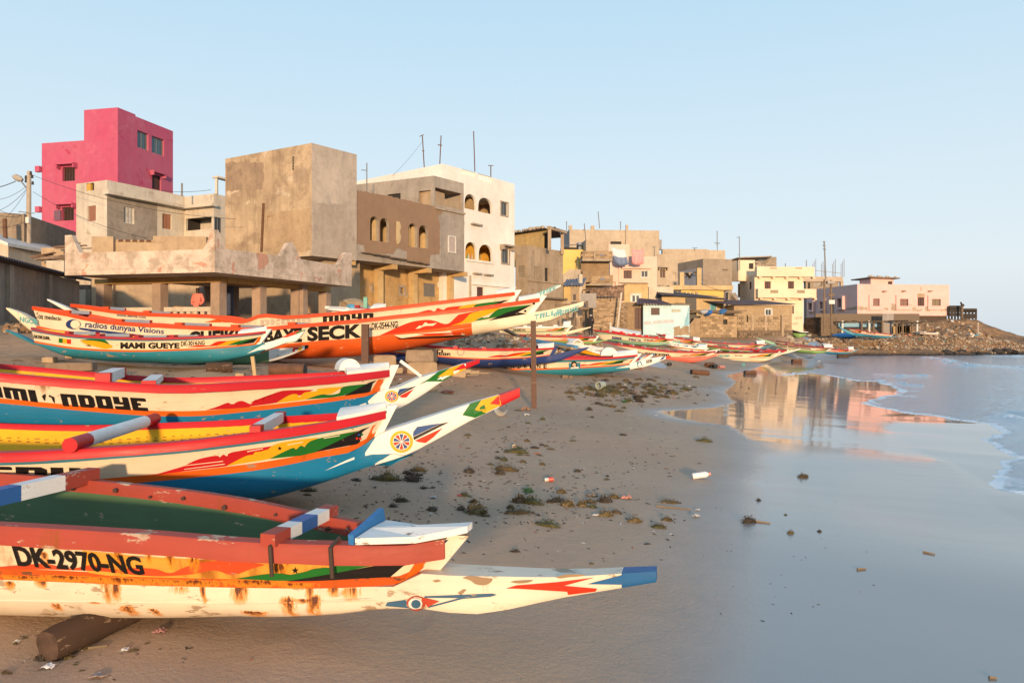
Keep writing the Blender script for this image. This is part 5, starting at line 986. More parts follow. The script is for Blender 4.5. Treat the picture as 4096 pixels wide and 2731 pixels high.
def block_text(txt, cw=(.40, .2, .40), rows=(.27, .13, .2, .13, .27), gap=.13):
    V, Fs, x = [], [], 0.0
    for ch in txt:
        if ch == ' ': x += .5; continue
        g = GLY[ch].split(); n = len(g[0]); wd = {1: [.42], 3: cw, 5: (.36, .14, .3, .14, .36)}[n]; y = 1.0
        for r_, row in enumerate(g):
            xx = x
            for c, b in enumerate(row):
                if b == '1':
                    k = len(V); x0, x1, y0, y1 = xx, xx + wd[c], y - rows[r_], y
                    cl = (.19 if ch == 'D' and c == n - 1 else .07) if (r_ in (0, 4) and c in (0, n - 1)) else 0
                    if cl and c == n - 1 and r_ == 0 and n > 1: V += [(x0, y0), (x1, y0), (x1, y1 - cl), (x1 - cl, y1), (x0, y1)]; Fs.append((k, k + 1, k + 2, k + 3, k + 4))
                    elif cl and ch == 'D' and c == n - 1 and r_ == 4: V += [(x0, y0), (x1 - cl, y0), (x1, y0 + cl), (x1, y1), (x0, y1)]; Fs.append((k, k + 1, k + 2, k + 3, k + 4))
                    elif cl and c == 0 and r_ == 4 and n > 1: V += [(x0, y0 + cl), (x0 + cl, y0), (x1, y0), (x1, y1), (x0, y1)]; Fs.append((k, k + 1, k + 2, k + 3, k + 4))
                    else: V += [(x0, y0), (x1, y0), (x1, y1), (x0, y1)]; Fs.append((k, k + 1, k + 2, k + 3))
                xx += wd[c]
            y -= rows[r_]
        x += sum(wd) + gap
    return V, Fs, x - gap
FC = {}
def font_text(txt, bold=.0):
    if (txt, bold) in FC: return FC[(txt, bold)]
    cu = bpy.data.curves.new('t', 'FONT'); cu.body = txt; cu.offset = bold; cu.resolution_u = 3; cu.fill_mode = 'FRONT'; cu.size = 1
    o = bpy.data.objects.new('t', cu); COL.objects.link(o); bpy.context.view_layer.update()
    me = bpy.data.meshes.new_from_object(o.evaluated_get(bpy.context.evaluated_depsgraph_get()))
    V = [(v.co.x, v.co.y) for v in me.vertices]; Fs = [tuple(p.vertices) for p in me.polygons]
    bpy.data.objects.remove(o); bpy.data.curves.remove(cu); bpy.data.meshes.remove(me)
    x0, x1 = min(v[0] for v in V), max(v[0] for v in V); y0, y1 = min(v[1] for v in V), max(v[1] for v in V)
    cap = .72 if y1 < .8 else y1
    V = [((v[0] - x0), (v[1] - min(0, y0) * 0) / cap) for v in V]; FC[(txt, bold)] = (V, Fs, x1 - x0); return FC[(txt, bold)]
def cut_poly(pts, step):
    """fill a polygon and cut it into strips along x so that it can follow a curved plank"""
    bm = bmesh.new(); vs_ = [bm.verts.new((p[0], p[1], 0)) for p in pts]
    f = bm.faces.new(vs_); bmesh.ops.triangulate(bm, faces=[f])
    x0, x1 = min(p[0] for p in pts), max(p[0] for p in pts); n = int((x1 - x0) / step)
    for i in range(1, n + 1):
        x = x0 + (x1 - x0) * i / (n + 1); g = bm.verts[:] + bm.edges[:] + bm.faces[:]
        bmesh.ops.bisect_plane(bm, geom=g, plane_co=(x, 0, 0), plane_no=(1, 0, 0), dist=1e-6)
    bm.verts.index_update(); V = [(v.co.x, v.co.y) for v in bm.verts]; Fs = [tuple(v.index for v in f.verts) for f in bm.faces]; bm.free(); return V, Fs
def smooth_poly(pts, n=3):
    P = [Vector((p[0], p[1])) for p in pts]; L = len(P); out = []
    for i in range(L):
        p0, p1, p2, p3 = P[i - 1], P[i], P[(i + 1) % L], P[(i + 2) % L]
        sharp1 = (p1 - p0).length and (p2 - p1).length and (p1 - p0).normalized().dot((p2 - p1).normalized()) < .2
        sharp2 = (p2 - p1).length and (p3 - p2).length and (p2 - p1).normalized().dot((p3 - p2).normalized()) < .2
        m1 = (p2 - p1) if sharp1 else (p2 - p0) / 2; m2 = (p2 - p1) if sharp2 else (p3 - p1) / 2
        for k in range(n):
            t = k / n; out.append((2*t**3-3*t*t+1) * p1 + (t**3-2*t*t+t) * m1 + (-2*t**3+3*t*t) * p2 + (t**3-t*t) * m2)
    return [tuple(p) for p in out]
class Pirogue:
    def __init__(s, label, p0, p1, stern_top, stern_bot, stem_top, stem_bot, sheer, chine, keel, spar, B=1.5, stern_spar=(), group=None, fat=2.6, wspar=(.10, .05), name='pirogue', flare=.84):
        a, b = Vector(at(p0[0], HY, p0[1])[:2]), Vector(at(p1[0], HY, p1[1])[:2]); s.e = (b - a).normalized(); s.n = Vector((-s.e.y, s.e.x)); s.O = a; s.B, s.fat, s.flare = B, fat, flare
        ac = lambda q: s.pix(*q, 0)[0]; zc = lambda q: s.pix(*q, 0)[1]
        s.a1t, s.a1b, s.a0t, s.a0b = ac(stem_top), ac(stem_bot), ac(stern_top), ac(stern_bot)
        S = [(0, zc(stern_top)), (1, zc(stem_top))]; Cc = [(0, zc(stern_bot)), (1, zc(stem_bot))]
        def solve(q, top):
            y = -B / 2 * .8
            for _ in range(6):
                A, z = s.pix(*q, y); u = (A - s.a0t) / (s.a1t - s.a0t) if top else (A - s.a0b) / (s.a1b - s.a0b); y = -s.hb(u) * (1 if top else flare)
            return min(max(u, .002), .998), z
        s.sheer = curve(S + [solve(q, 1) for q in sheer]); s.chine = curve(Cc + [solve(q, 0) for q in chine])
        s.keel = curve([s.pix(*q, -.12 * B * (1 if s.a0b < ac(q) < s.a1b else 0)) for q in keel])
        sp = [s.pix(*q, 0) for q in spar]; ss = [s.pix(*q, 0) for q in stern_spar]
        s.spar = curve([(s.a1b, zc(stem_bot))] + sp); s.sspar = curve([(s.a0b, zc(stern_bot))] + ss)
        s.tip = max([p[0] for p in sp] + [s.a1b]); s.stip = min([p[0] for p in ss] + [s.a0b]); s.ws = wspar
        mid = (s.a0b + s.a1b) / 2; s.base = (s.O + s.e * mid)
        s.root = thing(name, label, 'boat', (s.base.x, s.base.y, s.keel(mid)), math.atan2(s.e.y, s.e.x), group or 'painted wooden fishing boats on the beach', local=True); s.mid = mid; s.zb = s.keel(mid)
        s.dec = {}
    def hb(s, u): u = min(max(u, 0), 1); return s.B / 2 * max(.03, (1 - abs(2 * u - 1) ** s.fat) ** .85)
    def pix(s, px, py, y0):
        m, k = ray(px, py); t = (y0 + s.O.dot(s.n)) / (m * s.n.x + s.n.y); p = Vector((m * t, t)) - s.O; return p.dot(s.e), H + k * t
    def L(s, a, y, z): return Vector((a - s.mid, y, z - s.zb))        # boat frame -> local frame of its empty
    def plank(s, u, v, side=-1, off=0):
        A = (s.a0b + (s.a1b - s.a0b) * u) * (1 - v) + (s.a0t + (s.a1t - s.a0t) * u) * v; y = s.hb(u) * (s.flare + (1 - s.flare) * v) + off; z = s.chine(u) * (1 - v) + s.sheer(u) * v
        return A, side * y, z
    def ztop(s, a):
        if a > s.a1b: return s.spar(a)
        if a < s.a0b: return s.sspar(a)
        return s.chine((a - s.a0b) / (s.a1b - s.a0b))
    def wtop(s, a):
        w = s.hb((a - s.a0b) / (s.a1b - s.a0b)) * s.flare if s.a0b < a < s.a1b else 0
        if a > s.a1b - .6: t = min(max((a - s.a1b) / max(.01, s.tip - s.a1b), 0), 1); w = max(w, s.ws[0] + (s.ws[1] - s.ws[0]) * t)
        if a < s.a0b + .6: t = min(max((s.a0b - a) / max(.01, s.a0b - s.stip), 0), 1); w = max(w, s.ws[0] + (s.ws[1] - s.ws[0]) * t)
        return w
    def fh(s, a, h):
        ins = min(a - s.a0b, s.a1b - a); p = 2.0 + 4.0 * (1 - min(max(ins / 1.2, 0), 1)); h = min(max(h, 0), 1); return .12 + .88 * (1 - (1 - h) ** p) ** (1 / p)
    def hull(s, mats, splits=(), stern=None):
        """mats[0] the hull colour; splits: (px at spar, material index) colours the whole log from there on"""
        n = 72; A = [s.stip + (s.tip - s.stip) * i / n for i in range(n + 1)] + [s.a0b, s.a1b] + [s.pix(px, py, 0)[0] for px, py, _ in splits]; A = sorted(set(round(a, 4) for a in A)); mb = MB(); hs = (1, .8, .6, .42, .27, .14, .05, 0)
        rings = []
        for a in A:
            zt, zk, w = s.ztop(a), s.keel(a), s.wtop(a); zk = min(zk, zt - .04)
            near = [s.L(a, -w * s.fh(a, h), zk + (zt - zk) * h) for h in hs]; far = [s.L(a, w * s.fh(a, h), zk + (zt - zk) * h) for h in hs[::-1]]; rings.append(near + far)
        m = len(rings[0]); mb.v = [tuple(q) for r_ in rings for q in r_]; sp = [(s.pix(px, py, 0)[0], i) for px, py, i in splits]
        for i in range(len(A) - 1):
            am = (A[i] + A[i + 1]) / 2; mi = stern if stern and am < s.a0b else 0
            for a_, k in sp:
                if am > a_: mi = k
            for k in range(m): mb.f.append((i * m + k, i * m + (k + 1) % m, (i + 1) * m + (k + 1) % m, (i + 1) * m + k)); mb.m.append(mi)
        mb.f += [tuple(range(m)), tuple(reversed(range((len(A) - 1) * m, len(A) * m)))]; mb.m += [0, mb.m[-1] if not sp else sp[-1][1]]
        return mb.build('hull', mats, s.root, smooth=True, auto=42)
    def planks(s, bands, mats, inner, th=.035):
        n = 56
        for side in (-1, 1):
            mb = MB()
            for k, (v0, v1, mi) in enumerate(bands):
                mb.cur = mi
                for i in range(n):
                    u0, u1 = i / n, (i + 1) / n; mb.quad(*[s.L(*s.plank(u, v, side)) for u, v in ((u0, v0), (u1, v0), (u1, v1), (u0, v1))])
            mb.cur = inner
            for i in range(n):
                u0, u1 = i / n, (i + 1) / n
                mb.quad(*[s.L(*s.plank(u, v, side, -min(th, s.hb(u) * .8))) for u, v in ((u0, 0), (u1, 0), (u1, 1), (u0, 1))])
                mb.quad(s.L(*s.plank(u0, 1, side)), s.L(*s.plank(u1, 1, side)), s.L(*s.plank(u1, 1, side, -min(th, s.hb(u1) * .8))), s.L(*s.plank(u0, 1, side, -min(th, s.hb(u0) * .8))))
            me = mb.build('planking', mats, s.root, smooth=False); bm = bmesh.new(); bm.from_mesh(me.data); bmesh.ops.remove_doubles(bm, verts=bm.verts, dist=.0005); bm.to_mesh(me.data); bm.free()
            me.data.polygons.foreach_set('use_smooth', [True] * len(me.data.polygons)); me.data.set_sharp_from_angle(angle=R(35))
    def rails(s, m, w=.10, h=.10, out=.4, u1=.995, rise=.0):
        h *= .50; w *= .75
        n = 56
        for side in (-1, 1):
            mb = MB(); prof = ((0, -h), (w, -h), (w, -.02), (w * .86, .006), (w * .14, .012), (0, -.008)); rings = []
            for i in range(n + 1):
                u = u1 * i / n; A, y, z = s.plank(u, 1, side); y = abs(y); cl = min(1, y / (w * .7))
                jit = 1 + .03 * math.sin(i * 2.3 + side)
                rings.append([s.L(A, side * max(.004, (y - w * (1 - out) * cl + q[0] * cl)), z + q[1] * jit + rise) for q in prof])
            m_ = len(prof); mb.v = [tuple(q) for r_ in rings for q in r_]
            for i in range(n):
                for k in range(m_): mb.f.append((i * m_ + k, i * m_ + (k + 1) % m_, (i + 1) * m_ + (k + 1) % m_, (i + 1) * m_ + k)); mb.m.append(0)
            mb.f += [tuple(range(m_)), tuple(range(n * m_, (n + 1) * m_))]; mb.m += [0, 0]
            mb.build('gunwale', m, s.root, smooth=True, auto=40)
    def deck(s, u0, m, th=.05, crown=.05, up=.02, over=.0, name='foredeck', ends=(0, .995)):
        mb = MB(); n, k = 12, 6; top, bot = [], []
        for i in range(n + 1):
            u = u0 + (ends[1] - u0) * i / n if u0 > .5 else ends[0] + (u0 - ends[0]) * i / n; A, y, z = s.plank(u, 1, 1); y = max(.02, y - .02 + over)
            for j in range(k + 1): q = -1 + 2 * j / k; zz = z + up + crown * (1 - q * q); top.append(s.L(A, y * q, zz)); bot.append(s.L(A, y * q, zz - th))
        nb = len(top); fs = []
        for i in range(n):
            for j in range(k): a = i * (k + 1) + j; b = a + k + 1; fs += [(a, b, b + 1, a + 1), (nb + a, nb + a + 1, nb + b + 1, nb + b)]
            for j in (0, k): a = i * (k + 1) + j; b = a + k + 1; fs.append((a, b, nb + b, nb + a))
        for j in range(k): fs += [(j, j + 1, nb + j + 1, nb + j), (n * (k + 1) + j, n * (k + 1) + j + 1, nb + n * (k + 1) + j + 1, nb + n * (k + 1) + j)]
        mb.add(top + bot, fs); return mb.build(name, m, s.root, smooth=True, auto=35)
    def stem(s, m, w=.10, fwd=.09, up=.06, back=.05, bow=True):
        up *= .3; fwd *= .6
        if bow: A1, Z1, A0, Z0, d = s.a1t, s.sheer(1), s.a1b, s.chine(1), 1
        else: A1, Z1, A0, Z0, d = s.a0t, s.sheer(0), s.a0b, s.chine(0), -1
        t = Vector((A1 - A0, 0, Z1 - Z0)).normalized() if (A1 - A0) or (Z1 - Z0) else Vector((0, 0, 1)); P = []
        for (A, Z, k) in ((A0, Z0 - .02, 0), (A1, Z1, up)):
            A, Z = A + t.x * k, Z + t.z * k; P.append([s.L(A - d * back, -w / 2, Z), s.L(A + d * fwd, -w / 2 * .8, Z), s.L(A + d * fwd, w / 2 * .8, Z), s.L(A - d * back, w / 2, Z)])
        return MB().hexa(P[0] + P[1]).build('stem_post' if bow else 'stern_post', m, s.root)
    def u_at(s, px, py):
        y = -s.B * .4
        for _ in range(6): A, z = s.pix(px, py, y); u = (A - s.a0t) / (s.a1t - s.a0t); y = -s.hb(u)
        return u
    def thwart(s, u, segs, mats, w=.12, h=.10, up=.045, over=.10, name='thwart', rnd=False):
        w *= .72; h *= .72; up *= .5; over *= .6
        A, y, z = s.plank(u, 1, 1); Lh = y + over; mb = MB(); t0 = -Lh
        for f, mi in segs:
            t1 = t0 + 2 * Lh * f; mb.cur = mi
            if rnd: mb.tube([s.L(A, t0, z + up), s.L(A, t1, z + up)], w / 2, 12)
            else: mb.bar(s.L(A, t0, z + up), s.L(A, t1, z + up), w, h)
            t0 = t1
        return mb.build(name, mats, s.root, smooth=rnd, auto=40)
    # decoration lying on the near side
    def on_plank(s, px, py, off):
        y, v = -s.B * .45, .5
        for _ in range(7):
            A, z = s.pix(px, py, y); a0 = s.a0b + (s.a0t - s.a0b) * v; a1 = s.a1b + (s.a1t - s.a1b) * v; u = (A - a0) / (a1 - a0); uc = min(max(u, .001), .999); v = (z - s.chine(uc)) / max(.02, s.sheer(uc) - s.chine(uc)); y = -s.hb(uc) * (s.flare + (1 - s.flare) * v)
        return s.L(A, y - off, z)
    def on_hull(s, px, py, off):
        y = -.1
        for _ in range(7):
            A, z = s.pix(px, py, y); zt, zk = s.ztop(A), min(s.keel(A), s.ztop(A) - .04); h = (z - zk) / (zt - zk); y = -s.wtop(A) * s.fh(A, h)
        return s.L(A, y - off, z)
    def put(s, key, m, V, Fs, fn, off):
        if not getattr(s, 'hold', None): s.cnt = getattr(s, 'cnt', 0) + 1
        mb, ms = s.dec.setdefault((getattr(s, 'hold', None) or key, s.cnt), (MB(), []))
        if m not in ms: ms.append(m)
        mb.cur = ms.index(m); mb.add([fn(x, y, off) for x, y in V], Fs)
    def poly(s, m, pts, off=.004, hull=False, step=30, sm=True, key='painted_shape'):
        if sm: pts = smooth_poly(pts)
        V, Fs = cut_poly(pts, step); s.put(key, m, V, Fs, s.on_hull if hull else s.on_plank, off)
    def sv(s, m, pts, off=.006, step=.03, key='painted_shape'):
        V, Fs = cut_poly(smooth_poly(pts), step); s.put(key, m, V, Fs, lambda u, v, o: s.L(*[(p[0], p[1] - o, p[2]) for p in [s.plank(min(max(u, 0), 1), v)]][0]), off)
    def disc(s, m, c, r, off, hull=True, n=20, ry=None, a0=0, a1=360):
        P = [(c[0] + r * math.cos(R(a0 + (a1 - a0) * k / n)), c[1] - (ry or r) * math.sin(R(a0 + (a1 - a0) * k / n))) for k in range(n + (0 if a1 - a0 == 360 else 1))]; s.poly(m, P, off, hull, 500, False)
    def text(s, txt, m, b0, b1, h0, h1=None, font='block', bold=.0, lean=0.0, off=.006, hull=False, key='lettering'):
        V, Fs, w = block_text(txt) if font == 'block' else font_text(txt, bold); h1 = h1 or h0; Q = []
        for x, y in V: t = x / w; h = h0 + (h1 - h0) * t; Q.append((b0[0] + (b1[0] - b0[0]) * t + lean * y * h, b0[1] + (b1[1] - b0[1]) * t - y * h))
        s.put(key, m, Q, Fs, s.on_hull if hull else s.on_plank, off)
    def flames(s, u0, u1, v0=.2, v1=.85, off=.006):
        w = u1 - u0; P = lambda *q: [(u0 + w * x, v0 + (v1 - v0) * y) for x, y in q]
        s.sv(RED_, P((0, .0), (.10, .28), (.2, .42), (.3, .30), (.40, .62), (.5, .75), (.66, .82), (.55, .3), (.3, .05)), off)
        s.sv(YEL_, P((.34, .04), (.48, .34), (.56, .55), (.66, .86), (.84, .9), (.7, .4), (.55, .1)), off + .003)
        s.sv(GRN_, P((.52, .03), (.64, .38), (.72, .52), (.80, .92), (.985, .97), (.8, .4), (.68, .06)), off + .006)
        s.sv(BLK_, P((.66, .03), (.84, .52), (.99, .99), (.90, .5), (.93, .2), (.78, .05)), off + .009)
    def done(s):
        for (key, _), (mb, ms) in s.dec.items(): mb.build(key, ms, s.root)
RED_, YEL_, GRN_, BLK_ = paint('flame_red', (.62, .035, .012), .1, 0, .4), paint('flame_yellow', (.78, .36, .012), .1, 0, .4), paint('flame_green', (.015, .14, .022), .1, 0, .4), paint('letter_black', (.012, .01, .01), .08, 0, .4)
BLU_ = paint('mark_blue', (.02, .07, .22), .1); TEAL_ = paint('mark_teal', (.10, .34, .36), .3); CRMP = paint('cream_paint', (.74, .62, .46), .12, .22, .4); WHTP = paint('white_paint', (.78, .75, .70), .16, .05, .42)
ORG_ = paint('orange_paint', (.74, .125, .012), .15, .2, .4)
# ------------------------------------------------------------------ the boats, nearest first
q3, q4, q5, q6 = cv(2.138, 0, 1400), cv(1.96, 1000, 1400), cv(1.684, 0, 1800), cv(1.3835, 1000, 1950)
q1, qb = cv(1.96, 0, 1100), cv(1.68, 1000, 1050); qc, qd = cv(2.352, 1700, 1250), cv(2.138, 2300, 1280)
def Q(c, *pts): return [c(*p) for p in pts]

# 1: weathered boat with the green inside
RB = paint('faded_red_rail', (.36, .06, .038), .45, .3, .5, under=(.42, .30, .22)); GRI = paint('green_inside', (.07, .13, .06), .2, .1, .55);   NAVY = paint('navy_line', (.02, .035, .09), .15)
b = Pirogue('weathered fishing boat numbered DK-2970-NG with green inside and blue tipped prow', (0, 5.2), (1830, 4.4), (-2700, 1960), (-2600, 2320), q6(1140, 276), q6(990, 440), [(-1600, 2010), (-700, 2062), (0, 2100), (400, 2122), (653, 2138), (1000, 2166), (1300, 2176), (1700, 2172)],
            [(-1500, 2270), (-700, 2298), (0, 2317), (653, 2343), (1000, 2350), (1300, 2352), (1434, 2347), (1614, 2326)],
            [(-2600, 2420), (-1500, 2440), (0, 2458), (416, 2477), (653, 2483), (1000, 2481), (1318, 2474), (1679, 2461), (1867, 2441), (2272, 2376), (2450, 2348), (2633, 2319)],
            [q6(1170, 455), q6(1350, 460), q6(1780, 470), q6(2020, 458), q6(2250, 447)], B=1.46, wspar=(.12, .05), fat=2.5)
XZ = lambda p: (p.x, p.z)
SPH = [(*XZ(b.on_hull(*q5(x, y), 0)), w, l) for x, y, w, l in ((715, 905, .05, .15), (775, 905, .035, .13), (1200, 925, .07, .05), (1365, 925, .02, .13), (1610, 935, .07, .11), (1945, 1015, .055, .17), (2110, 1000, .05, .16), (1700, 1090, .1, .06), (1030, 1075, .04, .08), (370, 1040, .04, .07), (850, 1060, .06, .09), (2050, 1005, .12, .03), (280, 885, .05, .05), (60, 890, .04, .06), (640, 1022, .05, .02))]
SPH += [(*XZ(b.on_hull(*q6(x, y), 0)), w, l) for x, y, w, l in ((560, 560, .06, .08), (330, 560, .03, .1), (460, 555, .04, .06))]
SPP = [(*XZ(b.on_plank(*q5(x, y), 0)), w, l) for x, y, w, l in ((790, 690, .04, .25), (1140, 715, .03, .10), (1300, 720, .04, .12), (1870, 740, .09, .20), (150, 850, .2, .04), (450, 850, .2, .05), (800, 865, .25, .06), (1250, 880, .3, .06), (1700, 880, .2, .05), (300, 700, .03, .1), (1000, 700, .02, .08))] + [(*XZ(b.on_plank(*q6(x, y), 0)), w, l) for x, y, w, l in ((150, 405, .05, .14), (60, 520, .15, .04), (250, 530, .12, .04), (650, 405, .03, .05))]
OLDW = paint('old_white', (.74, .63, .49), .5, .5, .45, under=(.36, .26, .17), spots=SPH); OLDP = paint('old_white_band', (.74, .60, .42), .3, 1.0, .45, under=(.36, .26, .17), spots=SPP); ORW = paint('worn_orange', (.58, .09, .012), .42, .9, .5, under=(.16, .06, .03), spots=SPP); AMB = paint('amber_paint', (.70, .33, .05), .15, .9, .45, spots=SPP); R1P = paint('old_flame_red', (.55, .07, .02), .2, .6, .45, spots=SPP)
b.hull([OLDW, paint('blue_tip', (.02, .12, .30), .25)], [(q6(2062, 510)[0], q6(2062, 510)[1], 1)])
b.planks([(0, .22, 1), (.22, .80, 0), (.80, 1, 3)], [OLDP, ORW, GRI, NAVY], 2)
b.rails(RB, .14, .21, .45); b.stem(OLDW, .07, .11, .10)
u = b.u_at(*q6(590, 300)); A, y, z = b.plank(u, 1, 1); A1, _, z1_ = b.plank(1, 1, 1); DKM = paint('worn_deck_white', (.76, .74, .70), .55, .25, .5, under=(.25, .2, .16))
for sd_ in (-1, 1):
    P = [(A, sd_ * .006, z + .052), (A, sd_ * (y + .02), z + .045), (A + (A1 - A) * .62, sd_ * (b.hb(u + (1 - u) * .62) + .03), z + .05), (A1 + .01, sd_ * .075, z1_ + .068), (A1 + .085, sd_ * .05, z1_ + .085), (A1 + .085, sd_ * .004, z1_ + .085)]
    MB().prism([b.L(*p) for p in P], (0, 0, -.038)).build('foredeck', DKM, b.root)
BLC = paint('blue_coaming', (.03, .16, .38), .3)
for sd_ in (-1, 1): MB().hexa([b.L(A - .035, sd_ * .004, z + .0), b.L(A - .004, sd_ * .004, z + .0), b.L(A - .004, sd_ * (y + .03), z + .0), b.L(A - .035, sd_ * (y + .03), z + .0), b.L(A - .05, sd_ * .004, z + .085), b.L(A - .012, sd_ * .004, z + .085), b.L(A - .012, sd_ * (y + .01), z + (.06 if sd_ < 0 else .12)), b.L(A - .05, sd_ * (y + .01), z + (.06 if sd_ < 0 else .12))]).build('deck_coaming', BLC, b.root)
TM = [RB, WHTP, paint('thwart_blue', (.03, .12, .34), .25)]
b.thwart(b.u_at(*q6(130, 300)), [(.22, 0), (.17, 1), (.25, 2), (.2, 1), (.16, 0)], TM, .13, .10, .06)
b.thwart(b.u_at(-330, 2090), [(.14, 0), (.24, 1), (.13, 2), (.26, 1), (.23, 0)], TM, .15, .15, .07)
b.poly(AMB, Q(q5, (560, 672), (1100, 722), (2189, 762)) + Q(q6, (430, 425), (465, 437), (300, 470), (0, 500)) + Q(q5, (1900, 872), (1100, 855), (600, 822)), .003, step=60)
b.poly(R1P, Q(q5, (-60, 788), (180, 768), (320, 764), (480, 795), (620, 770), (760, 800), (900, 790), (1050, 797), (1150, 825), (1250, 785), (1400, 746), (1600, 746), (1795, 768), (1700, 795), (1570, 838), (1450, 806), (1300, 832), (1100, 846), (900, 836), (700, 813), (500, 806), (300, 800), (-60, 797)), .006, step=50)
b.poly(GRN_, Q(q5, (1590, 862), (1850, 825), (2000, 838), (2100, 800), (2189, 787)) + Q(q6, (140, 498), (240, 492), (300, 470), (440, 440), (560, 416), (742, 416), (420, 480), (240, 506)) + Q(q5, (2189, 850), (1950, 876)), .008, step=50)
b.poly(BLK_, Q(q6, (210, 514), (420, 479), (830, 406), (920, 400), (850, 432), (700, 474), (645, 482), (780, 491), (600, 500), (400, 511)), .010, step=50)
b.poly(BLK_, [(q6(255, 455)[0] + 15 * math.cos(R(90 + 36 * k)) * (1 if k % 2 == 0 else .4), q6(255, 455)[1] - 15 * math.sin(R(90 + 36 * k)) * (1 if k % 2 == 0 else .4)) for k in range(10)], .011, sm=False)
b.poly(ORG_, Q(q6, (795, 527), (860, 500), (925, 400), (985, 398), (930, 470), (870, 520)), .007, sm=False)
b.text('DK-2970-NG', BLK_, q5(128, 768), q5(985, 832), 76, 70, font='f', bold=.035, lean=-.32, off=.011)
R1, W1, B1 = paint('eye_red', (.45, .06, .03), .2), WHTP, paint('eye_blue', (.05, .12, .2), .2)
b.poly(B1, Q(q6, (680, 620), (760, 632), (860, 618), (905, 668), (860, 662), (750, 652), (762, 632)), .005, True, 60, False)
b.disc(R1, q6(922, 637), 38, .007, ry=30); b.disc(W1, q6(918, 638), 28, .009, ry=22); b.disc(B1, q6(922, 640), 19, .011, ry=17)
b.poly(R1, Q(q6, (955, 603), (1050, 625), (985, 658)), .0075, True, 60, False); b.poly(B1, Q(q6, (965, 598), (1320, 596), (1345, 583), (1368, 590), (1335, 600), (1180, 612), (990, 662), (985, 655), (1160, 608), (970, 606)), .006, True, 60, False)
b.poly(RED_, Q(q6, (1418, 555), (1475, 538), (1700, 520), (1905, 495), (1738, 540), (1922, 556), (1912, 572), (1762, 590), (1756, 573), (1480, 556)), .006, True, 60, False)
b.poly(paint('blue_tip', (0, 0, 0)), Q(q6, (1868, 531), (2065, 480), (2065, 534)), .006, True, 60, False)
BAREW = paint('bare_prow_wood', (.34, .22, .13), .3, 0, .8, under=(.55, .48, .40))
for pts in (((1175, 497), (1215, 486), (1262, 490), (1300, 497), (1345, 500), (1335, 520), (1300, 537), (1250, 532), (1222, 512)), ((1440, 520), (1470, 512), (1530, 514), (1570, 508), (1545, 522), (1490, 528)), ((1690, 492), (1740, 480), (1800, 476), (1860, 480), (1830, 488), (1760, 494), (1715, 500)), ((1010, 512), (1040, 506), (1060, 514), (1030, 522)), ((1150, 580), (1180, 560), (1200, 562), (1170, 590))): b.poly(BAREW, Q(q6, *pts), .0035, True, 30, key='bare_wood_patch')
b.done()
MB().tube([b.on_hull(x, y, .001) for x, y in ((-400, 2385), (0, 2400), (300, 2404), (600, 2408), (900, 2410), (1150, 2408), (1350, 2400), (1500, 2396))], .007, 6).build('plank_seam', OLDW, b.root)
rp = MB(); 
for k, px in enumerate((q6(150, 320), q6(478, 320))):
    u = b.u_at(*px); A, y, z = b.plank(u, 1, 1); rp.tube([b.L(A + .01, -y - .07, z - .17), b.L(A, -y - .075, z), b.L(A, -y + .03, z + .03), b.L(A + .02, -y + .09, z - .05)], .012, 6)
for k in range(26):
    u = .06 + k * .034 + .006 * math.sin(k * 5.1); A, y, z = b.plank(u, 1, 1); p = b.L(A, y - .075, z - .035 - .02 * (k % 2)); mbn = MB(); mbn.tube([p, p + Vector((0, -.012, 0))], .011 + .004 * (k % 3), 8); mbn.build('nail_head', flat('nail_rust', (.07, .03, .02), .8), b.root)
rp.build('rope_lashing', flat('dark_rope', (.06, .035, .025), .9), b.root)

# 2: bright boat with wheel and shield on its prow
CRED = paint('bright_red', (.50, .014, .02), .06, 0, .38); YIN = paint('yellow_inside', (.80, .40, .012), .12, .12, .45); BHULL = paint('sea_blue', (.008, .165, .32), .22, .12, .4); CR2 = paint('fresh_cream', (.76, .64, .47), .2, .25, .4); STB = paint('stripe_blue', (.05, .20, .30), .1); WH2 = paint('fresh_white', (.80, .77, .71), .25, .12, .42); WHEELY = paint('wheel_yellow', (.80, .38, .01), .05)
def wheel(b, c, r, off=.008, ry=None):
    ry = ry or r; b.hold = 'wheel_emblem'; b.cnt = getattr(b, 'cnt', 0) + 1; b.disc(WHEELY, c, r, off, ry=ry, n=26); b.disc(WH2, c, r * .75, off + .003, ry=ry * .75, n=24); k = r * .70; ky = ry * .70
    for i in range(10):
        m = RED_ if i % 2 else BLU_; a0, a1 = 36 * i + 4, 36 * i + 33; P = [(c[0] + k * .1 * math.cos(R((a0 + a1) / 2)), c[1] - ky * .1 * math.sin(R((a0 + a1) / 2)))] + [(c[0] + k * math.cos(R(a0 + (a1 - a0) * q / 4)), c[1] - ky * math.sin(R(a0 + (a1 - a0) * q / 4))) for q in range(5)]; b.poly(m, P, off + .006, True, 500, False)
    b.hold = None
b = Pirogue('blue bottomed fishing boat with yellow inside, its red tipped prow bearing wheel and shield', (0, 6.95), (1570, 7.4), (-2300, 1600), (-2100, 1900), q4(1100, 470), q4(1000, 655), [(-1500, 1740), (-700, 1800), (0, 1812), (350, 1795), (748, 1765), (1000, 1734), (1337, 1686)],
            [(-1500, 1880), (-700, 1935), (0, 1972), (250, 1962), (454, 1940), (800, 1907), (1100, 1868), (1280, 1830), (1439, 1790)],
            [(-2100, 2000), (-1200, 2030), (-300, 2050), (500, 2040), (1000, 2012), (1219, 1956), (1439, 1890), (1633, 1816), (1765, 1747), (1898, 1673), (1944, 1652), (2080, 1586)],
            [q4(1040, 636), q4(1230, 572), q4(1500, 485), q4(1730, 412), q4(1950, 350), q4(2110, 293)], B=1.9, wspar=(.13, .06), fat=3.0)
